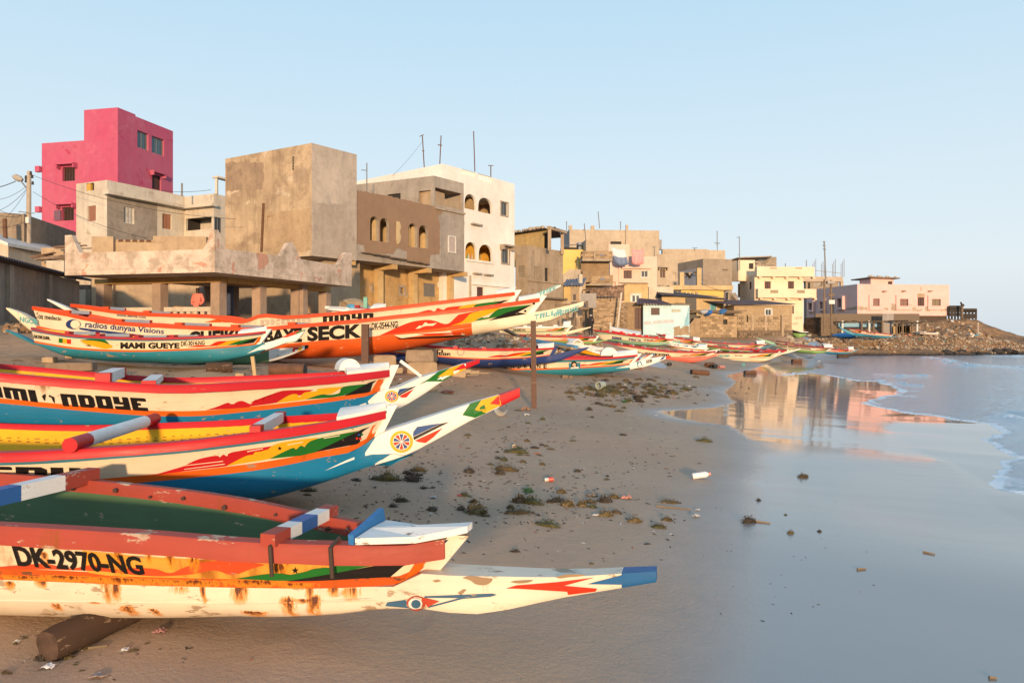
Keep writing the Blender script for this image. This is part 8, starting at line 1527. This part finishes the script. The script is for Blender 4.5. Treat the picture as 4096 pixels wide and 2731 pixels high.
def log(lab, a, b_, rad, m=BARK, cm=CUT, name='log', cat='log'):
    a, b_ = Vector(a), Vector(b_); mb = MB(); n = 18; L = 9; d = (b_ - a).normalized(); up = Vector((0, 0, 1)); r1 = d.cross(up).normalized(); u1 = r1.cross(d); rr = random.Random(lab); ph = [rr.uniform(-.06, .06) for _ in range(n)]
    vs_ = []
    for i in range(L + 1):
        c = a.lerp(b_, i / L); 
        for k in range(n): t = 2 * math.pi * k / n; q = rad * (1 + ph[k] + .03 * math.sin(i * 1.7 + k)) * (.94 if i in (0, L) else 1); vs_.append(c + r1 * math.cos(t) * q + u1 * math.sin(t) * q)
    mb.add(vs_, [(i * n + k, (i + 1) * n + k, (i + 1) * n + (k + 1) % n, i * n + (k + 1) % n) for i in range(L) for k in range(n)]); mb.cur = 1
    for s_, c, o in ((0, a, -1), (L * n, b_, 1)): mb.add([vs_[s_ + k] for k in range(n)] + [c + d * o * rad * .02], [(k, (k + 1) % n, n) for k in range(n)])
    return tag(mb.build(name, [m, cm], None, True, 40), lab, cat)
p = gp(190, 2646); q = p + Vector((.30, .74, 0)); q.z = gz(q.x, q.y); log('thick sawn log lying on the sand under the nearest boat', p + Vector((0, 0, .09)), q + Vector((0, 0, .07)), .098)
q2 = q + Vector((.05, .1, 0)); 
p = gp(816, 1495); log('short split log roller under the MAMI GUEYE boat', p + Vector((0, .1, .12)), p + Vector((.5, .3, .12)), .12)
p = gp(1110, 1508); log('rusty brown drum like log between the boats', p + Vector((-.15, 0, .14)), p + Vector((.62, -.05, .14)), .15, RUSTM, BLD)
for k, (x0, x1, y, rr, nm) in enumerate(((2765, 2833, 1496, .115, 'long rust brown log roller at the edge of the wet sand'), (2978, 3022, 1496, .09, 'dark short roller lying in the wet sand'), (3168, 3205, 1448, .13, 'brown roller before the last boats of the row'), (2535, 2560, 1478, .11, 'stub of log under the tip of the SEB boat'), (3350, 3392, 1432, .15, 'dark roller at the edge of the rubble bank'))):
    p, q = gp(x0, y), gp(x1, y); q.y = p.y + .3; q.x = (x1 - CX) / F * q.y; log(nm, p + Vector((0, 0, rr * .8)), q + Vector((0, 0, rr * .8)), rr, RUSTM if k < 3 else BARK, BLD)
def ring(lab, x, y, rpx, m, name='pipe_ring', ln=.3, ang=.5, inner=.78):
    p = gp(x, y + rpx); R_ = rpx * p.y / F; c = p + Vector((0, 0, R_)); n = 20; d = Vector((math.sin(ang), math.cos(ang), 0)); r1 = Vector((d.y, -d.x, 0)); mb = MB(); vs_ = []
    for o in (0, ln):
        for k_ in (1, inner): vs_ += [c + d * o + (r1 * math.cos(2 * math.pi * k / n) + Vector((0, 0, 1)) * math.sin(2 * math.pi * k / n)) * R_ * k_ for k in range(n)]
    fs = []
    for k in range(n):
        e = (k + 1) % n; fs += [(k, e, n + e, n + k), (k, 2 * n + k, 2 * n + e, e), (n + k, n + e, 3 * n + e, 3 * n + k), (2 * n + k, 3 * n + k, 3 * n + e, 2 * n + e)]
    mb.add(vs_, fs); return tag(mb.build(name, m, None, True, 40), lab, 'pipe')
ring('pale green pipe ring standing on the sand below the SANDRINE boat', 2395, 1543, 15, flat('pale_green_pipe', (.38, .42, .34), .5)); ring('dark pipe end beneath the FRANCEL SIMEKON boat', 2674, 1457, 7, BLD); ring('ribbed brown barrel beside the pipes before the NEOR boat', 2824, 1460, 10, RUSTM, 'barrel', .6, .9, .4); ring('dark open drum between the barrel and the pink pot', 2850, 1466, 9, BLD, 'drum', .5, .6); ring('pink clay pot on the sand before the NEOR boat', 2876, 1468, 7, flat('pink_clay', (.45, .20, .17)), 'pot', .4, .9, .5); ring('turquoise ring lying under the NEOR boat', 2974, 1459, 6, flat('turquoise', (.06, .36, .36)), 'float_ring', .25, .3, .5)

# ---- rubble slope clutter
rt = random.Random(3)
def stick(lab, a, b_, w, m, name='timber'): return tag(MB().bar(a, b_, w, w * .6).build(name, m), lab, 'timber', 'timbers on the rubble slope')
qe = cv(3.36, 1650, 1150)
stick('long thin pole slanting down over the rubble behind the post', at(*qe(1258, 560), 37.5), at(*qe(1725, 812), 33), .11, WOODG); stick('dark forked pole beside the long thin one', at(*qe(1240, 575), 38), at(*qe(1480, 690), 36), .12, DWD); stick('broad grey beam lying behind the long boat prow', at(*qe(960, 610), 37), at(*qe(1330, 690), 35.5), .22, WOODG); stick('short upright dark plank stub before the ivory boat', at(*qe(1540, 620), 37), at(*qe(1560, 680), 37), .3, WOODG)
stick('blue painted plank sloping across the rubble', at(*qe(1510, 690), 35), at(*qe(2200, 800), 31), .2, flat('sky_blue_plank', (.08, .28, .48))); stick('pale plank under the blue one', at(*qe(1640, 725), 34.5), at(*qe(2150, 815), 31), .16, TAN)
p = at(*qe(1470, 770), 33); 
rock((p.x, p.y, p.z), (.72, .5, .40), paint('red_cloth', (.60, .12, .10), 0, 0, .8), 'bundle', 'crumpled red cloth bundle on the rubble behind the post', 'bundle', None, 12, 3)
far('broken yellow and white boat end lying on the rubble behind the navy prow', (2250, 33), (2430, 31.5), (2270, 1378), (2275, 1390), (2412, 1412), (2405, 1420), [(2340, 1390)], [(2340, 1402)], [(2275, 1400), (2340, 1415), (2405, 1424)], (), (YEL_, YEL_, YEL_, WHTP, WHTP), rail=WHTP, fl=None, deck=.3, B=1.0, nthw=2)
r_ = thing('pole_rack', 'rickety rack of rough poles with a plank shelf beside the person in black', 'rack', base(2290, 60, 2))
for (x0, y0, x1, y1) in ((262, 900, 258, 1160), (440, 850, 375, 1250), (668, 640, 690, 1000), (600, 760, 605, 1340), (545, 990, 560, 1200)): a, b_ = at(*n3(x0, y0), 61), at(*n3(x1, y1), 61); MB().tube([b_, a], .09, 7).build('pole', WOODG if x0 != 780 else DWD, r_)
MB().bar(at(*n3(505, 810), 60.5), at(*n3(705, 808), 60.5), .7, .18).build('shelf', WOODG, r_); MB().bar(at(*n3(0, 735), 61), at(*n3(640, 700), 61), .5, .1).build('awning_plank', WOODG, r_); MB().box(at(*n3(700, 640), 62), (1.3, .1, 1.2)).build('pale_panel', GBL, r_)
for k in range(7): MB().bar(at(*n3(320 + 22 * k, 870), 62), at(*n3(318 + 22 * k, 990), 62), .12, .05).build('slat', WCR, r_)
# ---- rest of the beached clutter in front of the brown house: boats glimpsed over the rails
far('white and red boat glimpsed between the pavilion and the brown house', (1290, 33), (1500, 32), (1320, 1232), (1330, 1242), (1455, 1245), (1450, 1255), [(1390, 1240)], [(1390, 1250)], [(1330, 1270), (1450, 1270)], (), (WHTP, WHTP, RED_, WHTP, INR), rail=WHTP, fl=None, deck=None, nthw=2)
far('mint and red boat end showing above the rails before the brown house', (1420, 34), (1560, 33.6), (1432, 1228), (1440, 1238), (1545, 1240), (1540, 1250), [(1490, 1236)], [(1490, 1246)], [(1440, 1262), (1540, 1265)], (), (MNT, MNT, RED_, MNT, MRN), rail=DRED, fl=None, deck=.7, nthw=1)
p = at(*n2(440, 1050), 33.5); o = MB().bar((p.x, p.y, p.z - .4), (p.x, p.y, p.z + .33), .16).build('mint_post', flat('mint_paint', (.16, .42, .32))); tag(o, 'mint green boat post sticking up before the ochre columns', 'post')
p = at(*n2(225, 1095), 33.5); rock((p.x, p.y, p.z), (.6, .4, .28), flat('sky_tarp', (.10, .34, .52), .5), 'tarpaulin', 'small sky blue tarpaulin heap before the ochre columns', 'tarpaulin', None, 4, 3)
p = at(*n2(290, 1050), 36); rock((p.x, p.y, p.z - .2), (1.8, 1, .9), plaster('sand_heap', (.35, .27, .18), None, .4, 2, 0), 'sand_heap', 'grey sand heap against the ochre ground floor wall', 'heap', None, 2, 3)
# ------------------------------------------------------------------ lettering on walls
def wall_text(root, f, txt, m, x0, y0, x1, y1, hpx, bold=.0, off=.012, name='wall_lettering'):
    V, Fs, w = font_text(txt, bold); mb = MB(); P = []
    for x, y in V: t = x / w; px, py = x0 + (x1 - x0) * t, y0 + (y1 - y0) * t - y * hpx; P.append(f.P(f.s(px), f.z(px, py), off))
    mb.add(P, Fs); return mb.build(name, m, root)
REDL = paint('wall_letter_red', (.62, .17, .13), .3, 0, .8)
wall_text(bpy.data.objects['light_blue_hut'], HUT.Rf, 'NDIOL_NGOR LE REQUIN', REDL, *z4(1293, 1116), *z4(1553, 1095), 12.5, -.008)
PY = bpy.data.objects['pale_yellow_house']; fpy = Face(at(z5(768, 0)[0], HY, 95), (math.sin(R(84)), math.cos(R(84))), (math.cos(R(84)), -math.sin(R(84))))
wall_text(PY, fpy, 'NGOR', REDL, *z5(1157, 1030), *z5(1223, 1024), 9, .0); wall_text(PY, fpy, 'LION', REDL, *z5(1135, 1083), *z5(1182, 1079), 8, .0)
# ------------------------------------------------------------------ people
def skin(name, V, E, m, parent=None, sub=2):
    me = bpy.data.meshes.new(name); me.from_pydata([v[:3] for v in V], E, []); o = bpy.data.objects.new(name, me); COL.objects.link(o)
    o.modifiers.new('k', 'SKIN'); 
    for i, v in enumerate(V): me.skin_vertices[0].data[i].radius = (v[3], v[4] if len(v) > 4 else v[3]); me.skin_vertices[0].data[i].use_root = (i == 0)
    s_ = o.modifiers.new('s', 'SUBSURF'); s_.levels = s_.render_levels = sub
    bpy.context.view_layer.update(); m2 = bpy.data.meshes.new_from_object(o.evaluated_get(bpy.context.evaluated_depsgraph_get())); bpy.data.objects.remove(o); bpy.data.meshes.remove(me)
    m2.materials.clear(); m2.materials.append(m); m2.polygons.foreach_set('use_smooth', [True] * len(m2.polygons)); m2.name = name; return link(name, m2, parent)
def person(label, pos, hgt, rz, skinm, top, legs, hoodm=None, hood=True, stance=.10):
    k = hgt / 1.75; r = thing('person', label, 'person', pos, rz, local=True); r.scale = (k, k, k); st = stance
    V = [(0, 0, .93, .13, .10), (0, 0, 1.12, .125, .095), (0, 0, 1.32, .15, .10), (0, 0, 1.44, .10, .08), (0, -.01, 1.52, .052), (0, -.02, 1.62, .082, .095), (0, -.02, 1.70, .07, .085),
         (-.17, 0, 1.41, .06), (-.25, .01, 1.14, .048), (-.17, -.12, .98, .034), (.17, 0, 1.41, .06), (.25, .01, 1.14, .048), (.17, -.12, .98, .034),
         (-st, 0, .86, .085), (-st, .005, .50, .060), (-st, .02, .10, .04), (-st, -.10, .04, .036), (st, 0, .86, .085), (st, .005, .50, .060), (st, .02, .10, .04), (st, -.10, .04, .036)]
    E = [(0, 1), (1, 2), (2, 3), (3, 4), (4, 5), (5, 6), (2, 7), (7, 8), (8, 9), (2, 10), (10, 11), (11, 12), (0, 13), (13, 14), (14, 15), (15, 16), (0, 17), (17, 18), (18, 19), (19, 20)]
    skin('body', V, E, skinm, r)
    face = MB(); face.box((0, -.118, 1.625), (.028, .035, .045)).box((-.032, -.108, 1.655), (.022, .012, .012)).box((.032, -.108, 1.655), (.022, .012, .012)).box((0, -.11, 1.582), (.05, .012, .012)); face.build('face_features', flat('face_dark', (.02, .012, .01), .6), r)
    J = [(0, 0, .86, .165, .13), (0, 0, 1.05, .155, .12), (0, 0, 1.30, .17, .12), (0, 0, 1.45, .12, .10), (-.18, 0, 1.41, .08), (-.25, .01, 1.14, .065), (-.17, -.13, .98, .055), (.18, 0, 1.41, .08), (.25, .01, 1.14, .065), (.17, -.13, .98, .055)]
    skin('jacket', J, [(0, 1), (1, 2), (2, 3), (2, 4), (4, 5), (5, 6), (2, 7), (7, 8), (8, 9)], top, r)
    m = MB(); m.box((0, -.142, .99), (.24, .02, .14)); m.build('pocket', top, r)
    T = [(0, 0, .90, .15, .12), (-st, 0, .82, .10), (-st, .01, .48, .078), (-st, .02, .09, .062), (st, 0, .82, .10), (st, .01, .48, .078), (st, .02, .09, .062)]
    skin('trousers', T, [(0, 1), (1, 2), (2, 3), (0, 4), (4, 5), (5, 6)], legs, r)
    for s_ in (-st, st): skin('shoe', [(s_, .03, .05, .05, .045), (s_, -.06, .045, .05, .04), (s_, -.15, .035, .04, .03)], [(0, 1), (1, 2)], WHT, r)
    if hood: skin('hood', [(0, .05, 1.47, .10, .09), (0, .035, 1.60, .105, .11), (0, .015, 1.715, .085, .09)], [(0, 1), (1, 2)], hoodm or top, r)
    else: skin('hair', [(0, .01, 1.64, .085, .09), (0, 0, 1.715, .08, .085)], [(0, 1)], flat('black_hair', (.01, .009, .008), .7), r)
    return r
SKN = flat('dark_skin', (.055, .028, .018), .55); BLKC = flat('black_cloth', (.012, .012, .016), .85); NVC = flat('dark_trousers', (.02, .022, .035), .85); PKC = flat('pink_cloth_hoodie', (.72, .21, .17), .85)
pb = at(2363, 1346, 59); pb.z = gz(pb.x, pb.y)
pr = person('person in a black hooded jacket and dark trousers with white headband, standing by the boats', pb, zat(1257, 59) - pb.z, R(12), SKN, BLKC, NVC)
mb = MB(); n = 16
for z0, z1 in ((1.655, 1.715),):
    vs_ = [(.112 * math.cos(2 * math.pi * k / n), -.012 + .118 * math.sin(2 * math.pi * k / n), z) for z in (z0, z1) for k in range(n)]; mb.add(vs_, [(k, (k + 1) % n, n + (k + 1) % n, n + k) for k in range(n)])
o = mb.build('headband', WHT, pr, True); o.location = (0, -.012, -.02)
MB().tube([(.09, -.128, 1.30), (.09, -.140, 1.30)], .035, 10).build('chest_badge', flat('badge', (.6, .25, .22), .6), pr)
person('person in a salmon pink hoodie standing behind the pavilion rail with hands in the pocket', (at(791, HY, 33.9).x, 33.9, FLZ), zat(1147, 33.9) - FLZ, R(-6), SKN, PKC, NVC, hood=False)
# ------------------------------------------------------------------ seaweed, drift, litter
WEED = []
for k, c in enumerate(((.15, .10, .03), (.115, .075, .024), (.10, .09, .025), (.06, .04, .02))):
    t = NT('seaweed_%d' % k); t.P(col=t.mix(t.noise(30, 3), c, sc3(c, .4)), rough=.55, spec=.4); WEED.append(t.m)
GRW = flat('bright_green_weed', (.04, .12, .02), .5, var=.5, sc=20)
def weed_mesh(seed, m, long_=1.0):
    r = random.Random(seed); mb = MB()
    for _ in range(190):
        a = r.uniform(0, 6.283); q = r.random() ** .6; x, y = math.cos(a) * q * .5 * long_, math.sin(a) * q * .36; zt = .34 * (1 - q * q) * r.uniform(.25, 1); l = r.uniform(.07, .16); d = Vector((r.gauss(0, 1), r.gauss(0, 1), r.gauss(0, .6))).normalized() * l; w = Vector((r.gauss(0, 1), r.gauss(0, 1), r.gauss(0, .5))).normalized() * l * .75; p = Vector((x, y, zt))
        mb.add([p - w * .5, p + d * .5 + w * .3 + Vector((0, 0, .015)), p + d, p + d * .5 - w * .4], [(0, 1, 2, 3)])
    bm = bmesh.new(); bmesh.ops.create_icosphere(bm, subdivisions=2, radius=.38); off = len(mb.v)
    for v in bm.verts: v.co = Vector((v.co.x * long_, v.co.y * .72, max(-.03, v.co.z * .5))) * (1 + .5 * mnoise.noise(v.co * 4 + Vector((seed, 0, 0))))
    bm.verts.index_update(); mb.add([v.co for v in bm.verts], [tuple(v.index for v in f.verts) for f in bm.faces]); bm.free()
    o = mb.build('seaweed_clump', m); me = o.data; bpy.data.objects.remove(o); return me
WM = [weed_mesh(k, WEED[k % 4], 1.0 + .5 * (k % 3)) for k in range(8)]; WG = weed_mesh(99, GRW)
rw = random.Random(21)
def weed_label(x, y, w):
    z = 'in the weed band before the SANDRINE boat' if y < 1625 and x > 2200 else 'on the sand around the lone dark post' if y < 1700 else 'beside the prow of the second boat' if x < 1700 else 'in the thick of the weed behind the nearest prow' if y > 1850 and x < 2450 else 'on the smooth sand seaward of the weed patch' if x > 2400 else 'in the open sand past the red prow tip'
    k = 0 if w < 18 else 1 if w < 40 else 2
    return ('crumb sized', 'small', 'large ragged')[k] + ' brown seaweed tuft ' + z, ('crumb', 'small', 'large')[k] + ' weed tufts ' + z
def weed(x, y, wpx, me=None, lab='', grp=''):
    if lab == '': lab, grp = weed_label(x, y, wpx)
    p = gp(x, y); s = 1.12 * wpx * p.y / F; o = bpy.data.objects.new('seaweed_clump', me or rw.choice(WM)); COL.objects.link(o); o.location = p - Vector((0, 0, .01 * s)); o.scale = (s, s, s * rw.uniform(1.15, 1.8)); o.rotation_euler = (0, 0, rw.uniform(-.5, .5) + (math.pi if rw.random() < .5 else 0)); return tag(o, lab, 'seaweed', grp)
big = [(q4, 2085, 803, 90), (q4, 2110, 1198, 95), (q4, 2190, 1206, 110), (q4, 2001, 945, 85), (q4, 1960, 975, 65), (q4, 1990, 868, 55), (q4, 1943, 854, 30), (q4, 2137, 884, 45), (q4, 2290, 905, 45), (q4, 2230, 773, 40), (q4, 2290, 752, 30), (q4, 2175, 830, 30), (q4, 1718, 962, 75), (q4, 1320, 947, 75), (q4, 1235, 974, 55), (q4, 1330, 985, 35), (q4, 1275, 1024, 120), (q4, 1075, 978, 35), (q4, 1362, 1084, 35), (q4, 1432, 1080, 28), (q4, 1680, 1145, 60), (q4, 1750, 1195, 55), (q4, 2040, 1243, 50), (q4, 1655, 1255, 60), (q4, 1425, 1258, 48), (q4, 1185, 1184, 75), (q4, 980, 1085, 25), (q4, 460, 1110, 60), (q4, 445, 1140, 40), (q4, 830, 1024, 50), (q4, 1070, 1020, 110), (q4, 2110, 770, 25), (q4, 2180, 720, 30),
       (q6, 1490, 84, 65), (q6, 1548, 90, 85), (q6, 1645, 210, 85), (q6, 1248, 142, 120), (q6, 1005, 130, 35), (q6, 1235, 84, 36), (q6, 1185, 50, 42), (q6, 1758, 103, 78), (q6, 1835, 102, 62), (q6, 1880, 82, 50), (q6, 1962, 82, 85), (q6, 2015, 58, 62), (q6, 1968, 156, 66), (q6, 2025, 140, 44), (q6, 2260, 220, 40), (q6, 1440, 118, 45), (q6, 1480, 146, 90), (q6, 1300, 160, 40), (q6, 838, 80, 45), (q6, 1465, 358, 40), (q6, 2310, 182, 42), (q6, 790, 105, 45), (q6, 1895, 110, 45), (q6, 1690, 80, 70), (q6, 1725, 30, 55), (q6, 960, 8, 24), (q6, 1890, 425, 22)]
for c, x, y, w in big: weed(*c(x, y), w * .62 if c is q4 else w * .74)
weed(*q4(2180, 1112), 44, WG, 'single bright green weed ball on the sand behind the nearest boats', None); weed(*qc(1875, 850), 20, WG, 'small vivid green weed scrap beside the brown tufts near the lone post', None)
zc_ = cv(1.1604, 2500, 1380)
for x, y, w, lab in ((45, 822, 44, 'straw brown weed ball at the seaward edge of the damp sand'), (153, 848, 32, 'olive weed tuft seaward of the straw brown ball'), (573, 822, 48, 'olive weed tuft lying alone on the wet sheen'), (745, 788, 14, 'tiny dark red weed scrap on the wet sheen'), (620, 722, 22, 'small dark weed scrap beyond the lone olive tuft on the wet sheen'), (768, 874, 24, 'thin brown weed scrap on the wet sheen'), (902, 868, 20, 'dark weed knot on the wet sheen'), (368, 450, 36, 'flat dark weed strand on the smooth damp sand below the mirror'), (195, 812, 30, 'spiky dark weed scrap beside the straw brown ball'), (825, 612, 40, 'floating brown weed strip in the shallow film'), (205, 735, 45, 'long brown weed strip on the damp sand')): weed(*zc_(x, y), w, None, lab, None)
for x, y, w in ((1632, 866, 24), (1705, 882, 28), (1765, 895, 30), (1870, 905, 22), (1918, 842, 34), (2020, 845, 28), (1740, 833, 14), (2060, 800, 34), (2165, 780, 20), (2175, 806, 20), (2330, 768, 30), (2235, 796, 24), (2285, 806, 20), (2140, 755, 28), (1390, 825, 16), (1545, 905, 20), (1570, 868, 12)): weed(*qc(x, y), w)
for _ in range(120):
    x, y = rw.gauss(2520, 130), rw.gauss(1556, 22)
    if 2250 < x < 2880 and 1505 < y < 1620 and x < 2700 + (1640 - y): weed(x, y, rw.uniform(8, 26) * (y - 1400) / 150)
for _ in range(40): x, y = rw.uniform(1800, 2500), rw.uniform(1640, 2080); weed(x, y, rw.uniform(8, 22))
for x, y, w in ((470, 1405, 60), (590, 1350, 50), (900, 1358, 50), (555, 1490, 36), (515, 1450, 30), (40, 1510, 60), (270, 1425, 70), (100, 1310, 40), (990, 1310, 26), (170, 1275, 30)): weed(*q5(x, y), w * .6, None, 'small weed tuft on the shaded sand by the sawn log', 'weed tufts around the sawn log')
# fine drift: crumbs of weed, shell and wood, past counting
def crumbs():
    r = random.Random(4); mb = MB(); mats = [flat('crumb_%d' % k, c, .8) for k, c in enumerate(((.035, .025, .012), (.05, .035, .02), (.10, .07, .04), (.55, .52, .48), (.30, .10, .05)))]
    def one(x, y, s):
        p = gp(x, y); mb.cur = r.choice((0, 0, 0, 1, 1, 1, 2, 2, 3, 4) if r.random() < .6 else (0, 1, 2)); a = r.uniform(0, 6.3); d = Vector((math.cos(a), math.sin(a), 0)) * s * r.uniform(.6, 2.2); e = Vector((-math.sin(a), math.cos(a), 0)) * s * r.uniform(.3, .7); up = Vector((0, 0, s * r.uniform(.25, .6)))
        mb.add([p - d - e, p + d - e, p + d * .8 + e, p - d + e, p + up], [(0, 1, 4), (1, 2, 4), (2, 3, 4), (3, 0, 4)])
    for _ in range(950):
        t = r.random(); y = 1500 + 600 * r.random() ** .9; x = r.gauss(2330 - (y - 1500) * .75, 230 + (y - 1500) * .25)
        if x < 2900 and x > 900: one(x, y, r.uniform(.008, .022) * (1 + (1600 - min(y, 1600)) / 140))
    for _ in range(420): one(r.uniform(1300, 2700), r.uniform(1480, 2250), r.uniform(.008, .02))
    for _ in range(260): one(r.gauss(2560, 160), r.gauss(1555, 28), r.uniform(.02, .06))
    for _ in range(220): one(r.gauss(300, 220), r.gauss(2620, 70), r.uniform(.004, .014))
    for _ in range(300): one(r.uniform(0, 2000), r.uniform(1430, 1560), r.uniform(.015, .05))
    for _ in range(45): one(r.uniform(2750, 3500), r.uniform(1900, 2500), r.uniform(.004, .010))
    tag(mb.build('beach_drift', mats), kind='stuff')
crumbs()
# litter
def lathe(name, lab, p, prof, M, m, cat, n=16, extra=None):
    mb = MB(); vs_ = [M @ Vector((r_ * math.cos(2 * math.pi * k / n), r_ * math.sin(2 * math.pi * k / n), z)) + Vector(p) for r_, z in prof for k in range(n)]; L = len(prof)
    for i in range(L - 1):
        mb.cur = (extra or {}).get(i, 0); 
        if i == 0: mb.v = [tuple(v) for v in vs_]
        for k in range(n): mb.f.append((i * n + k, i * n + (k + 1) % n, (i + 1) * n + (k + 1) % n, (i + 1) * n + k)); mb.m.append(mb.cur)
    return tag(mb.build(name, m, None, True, 45), lab, cat)
p = gp(2806, 1917); s = 73 * p.y / F
MX = Matrix.Rotation(R(96), 3, 'Z') @ Matrix.Rotation(R(90), 3, 'X'); rb = s * .17
lathe('plastic_bottle', 'white plastic bottle with a pink label lying on the damp sand', p + Vector((-s * .5, 0, rb)), [(.001, 0), (rb * .9, 0), (rb, s * .05), (rb, s * .33), (rb * .93, s * .42), (rb, s * .5), (rb, s * .66), (rb * .95, s * .76), (rb * .55, s * .86), (rb * .5, s * .88), (rb * .55, s * .89), (rb * .55, s), (.001, s)], Matrix.Rotation(R(82), 3, 'Y'), [flat('bottle_white', (.78, .76, .74), .35), flat('bottle_pink', (.62, .26, .22), .4)], 'bottle', extra={10: 1, 9: 1, 11: 1})
p = gp(2197, 1927); s = 36 * p.y / F; lathe('paper_cup', 'small white and red tub lying on its side among the weed', p + Vector((-s * .5, 0, s * .22)), [(.001, 0), (s * .20, 0), (s * .22, s * .4), (s * .24, s * .42), (s * .22, s), (.001, s)], Matrix.Rotation(R(85), 3, 'Y'), [WHT, flat('tub_red', (.6, .08, .05), .4)], 'tub', extra={3: 1, 4: 1})
p = gp(2003, 1663); s = 26 * p.y / F; lathe('clear_cup', 'open clear plastic tub lying under the red tip of the second boat', p + Vector((0, 0, s)), [(s * .7, s * 1.5), (s, 0), (s * 1.04, -.01), (s * .94, 0), (s * .66, s * 1.45)], Matrix.Rotation(R(75), 3, 'X') @ Matrix.Rotation(R(10), 3, 'Y'), flat('clear_white', (.62, .63, .64), .2), 'tub')
p = gp(2058, 1797); s = 10 * p.y / F; lathe('jar_lid', 'small pale jar lid with a brown centre among the weed', p + Vector((0, 0, s)), [(.001, .01), (s * .7, .01), (s * .75, -.01), (s, -.01), (s, .02)], Matrix.Rotation(R(70), 3, 'X'), [flat('lid_rust', (.45, .25, .16), .5), WHT], 'lid', extra={1: 1, 2: 1, 3: 1})
def scrap(lab, x, y, wpx, c, name='litter_scrap', cat='litter', h=.35, seed=0):
    p = gp(x, y); s = wpx * p.y / F; r = random.Random(lab); n = 5; mb = MB(); vs_ = [(p.x + s * (i / n - .5) + r.uniform(-.1, .1) * s, p.y + s * .8 * (j / n - .5) + r.uniform(-.1, .1) * s, p.z + .006 + s * h * r.random() * (1 - abs(i / n - .5))) for i in range(n + 1) for j in range(n + 1)]
    mb.add(vs_, [(i * (n + 1) + j, (i + 1) * (n + 1) + j, (i + 1) * (n + 1) + j + 1, i * (n + 1) + j + 1) for i in range(n) for j in range(n)]); o = mb.build(name, flat('scrap_' + lab[:14], c, .5)); md = o.modifiers.new('s', 'SOLIDIFY'); md.thickness = s * .03; return tag(o, lab, cat)
for lab, x, y, w, c in (('white torn foam piece before the sawn log', *q5(330, 1475), 44, (.72, .71, .70)), ('small white shell like scrap left of the sawn log', *q5(115, 1298), 26, (.62, .58, .5)), ('crumpled clear wrapper on the shaded sand', *q5(665, 1540), 55, (.36, .28, .24)), ('pink crumpled wrapper on the shaded sand', *q5(1080, 1235), 48, (.45, .22, .2)), ('thin white straw like scrap on the shaded sand', *q5(840, 1358), 30, (.6, .58, .55)), ('orange and white wrapper beside the weed tufts', *q6(2078, 62), 42, (.62, .25, .16)), ('clear bag scrap beside the round weed tuft', *q6(1912, 158), 26, (.50, .47, .43)), ('grey clod like box on the damp sand', *q6(1893, 45), 46, (.16, .13, .10)), ('pale crushed bag on the seaward sand', *zc_(328, 797), 32, (.45, .43, .40)), ('small pale bag scrap above the crushed one', *zc_(338, 770), 18, (.5, .48, .46)), ('clear crinkled bag near the lone post', *q4(2168, 512), 24, (.55, .55, .56)), ('small clear bag scrap beside boat two', *q4(1435, 1164), 26, (.50, .48, .46)), ('red scrap beside a weed tuft', *q4(1640, 1150), 18, (.42, .05, .06)), ('flat brown leaf scrap by the lone post', *q4(2162, 474), 38, (.32, .16, .08)), ('reddish clod among the weed tufts', *q4(2252, 820), 24, (.36, .14, .07)), ('orange plastic scrap by the row of far boats', *z5(1343, 1376), 10, (.75, .25, .06)), ('white scrap at the edge of the mirror', *z5(1390, 1436), 10, (.6, .6, .6)), ('red scrap on the sand under the SEB prow', *qc(2040, 540), 12, (.55, .14, .08)), ('white scrap on the sand under the SEB prow', *qc(1780, 580), 9, (.6, .58, .55)), ('yellow scrap by the wooden prop', *qc(1385, 695), 8, (.6, .42, .05)), ('long dark stick on the sand near the ring', *qc(1690, 645), 28, (.05, .03, .02)), ('rust red rope piece on the sand by the prow', *qc(210, 765), 50, (.16, .06, .04))): scrap(lab, x, y, w, c)
for lab, x0, y0, x1, y1 in (('thin pale stick on the wet sheen', *zc_(1383, 962), *zc_(1440, 976)), ('short yellow reed on the wet sheen', *zc_(1078, 1043), *zc_(1118, 1045)), ('pale stick beside the lone olive weed tuft', *zc_(605, 822), *zc_(675, 828)), ('long brown stick on the damp sand', *zc_(145, 752), *zc_(305, 768)), ('thin reed near the bottom corner of the sheen', *zc_(1690, 1550), *zc_(1725, 1552)), ('thin dark stick beside the sawn log weed', *q5(600, 1345), *q5(725, 1328))): a, b_ = gp(x0, y0), gp(x1, y1); tag(MB().tube([a + Vector((0, 0, .008)), b_ + Vector((0, 0, .008))], [.010, .006], 5).build('stick', flat('reed', (.22, .16, .09), .8)), lab, 'stick')
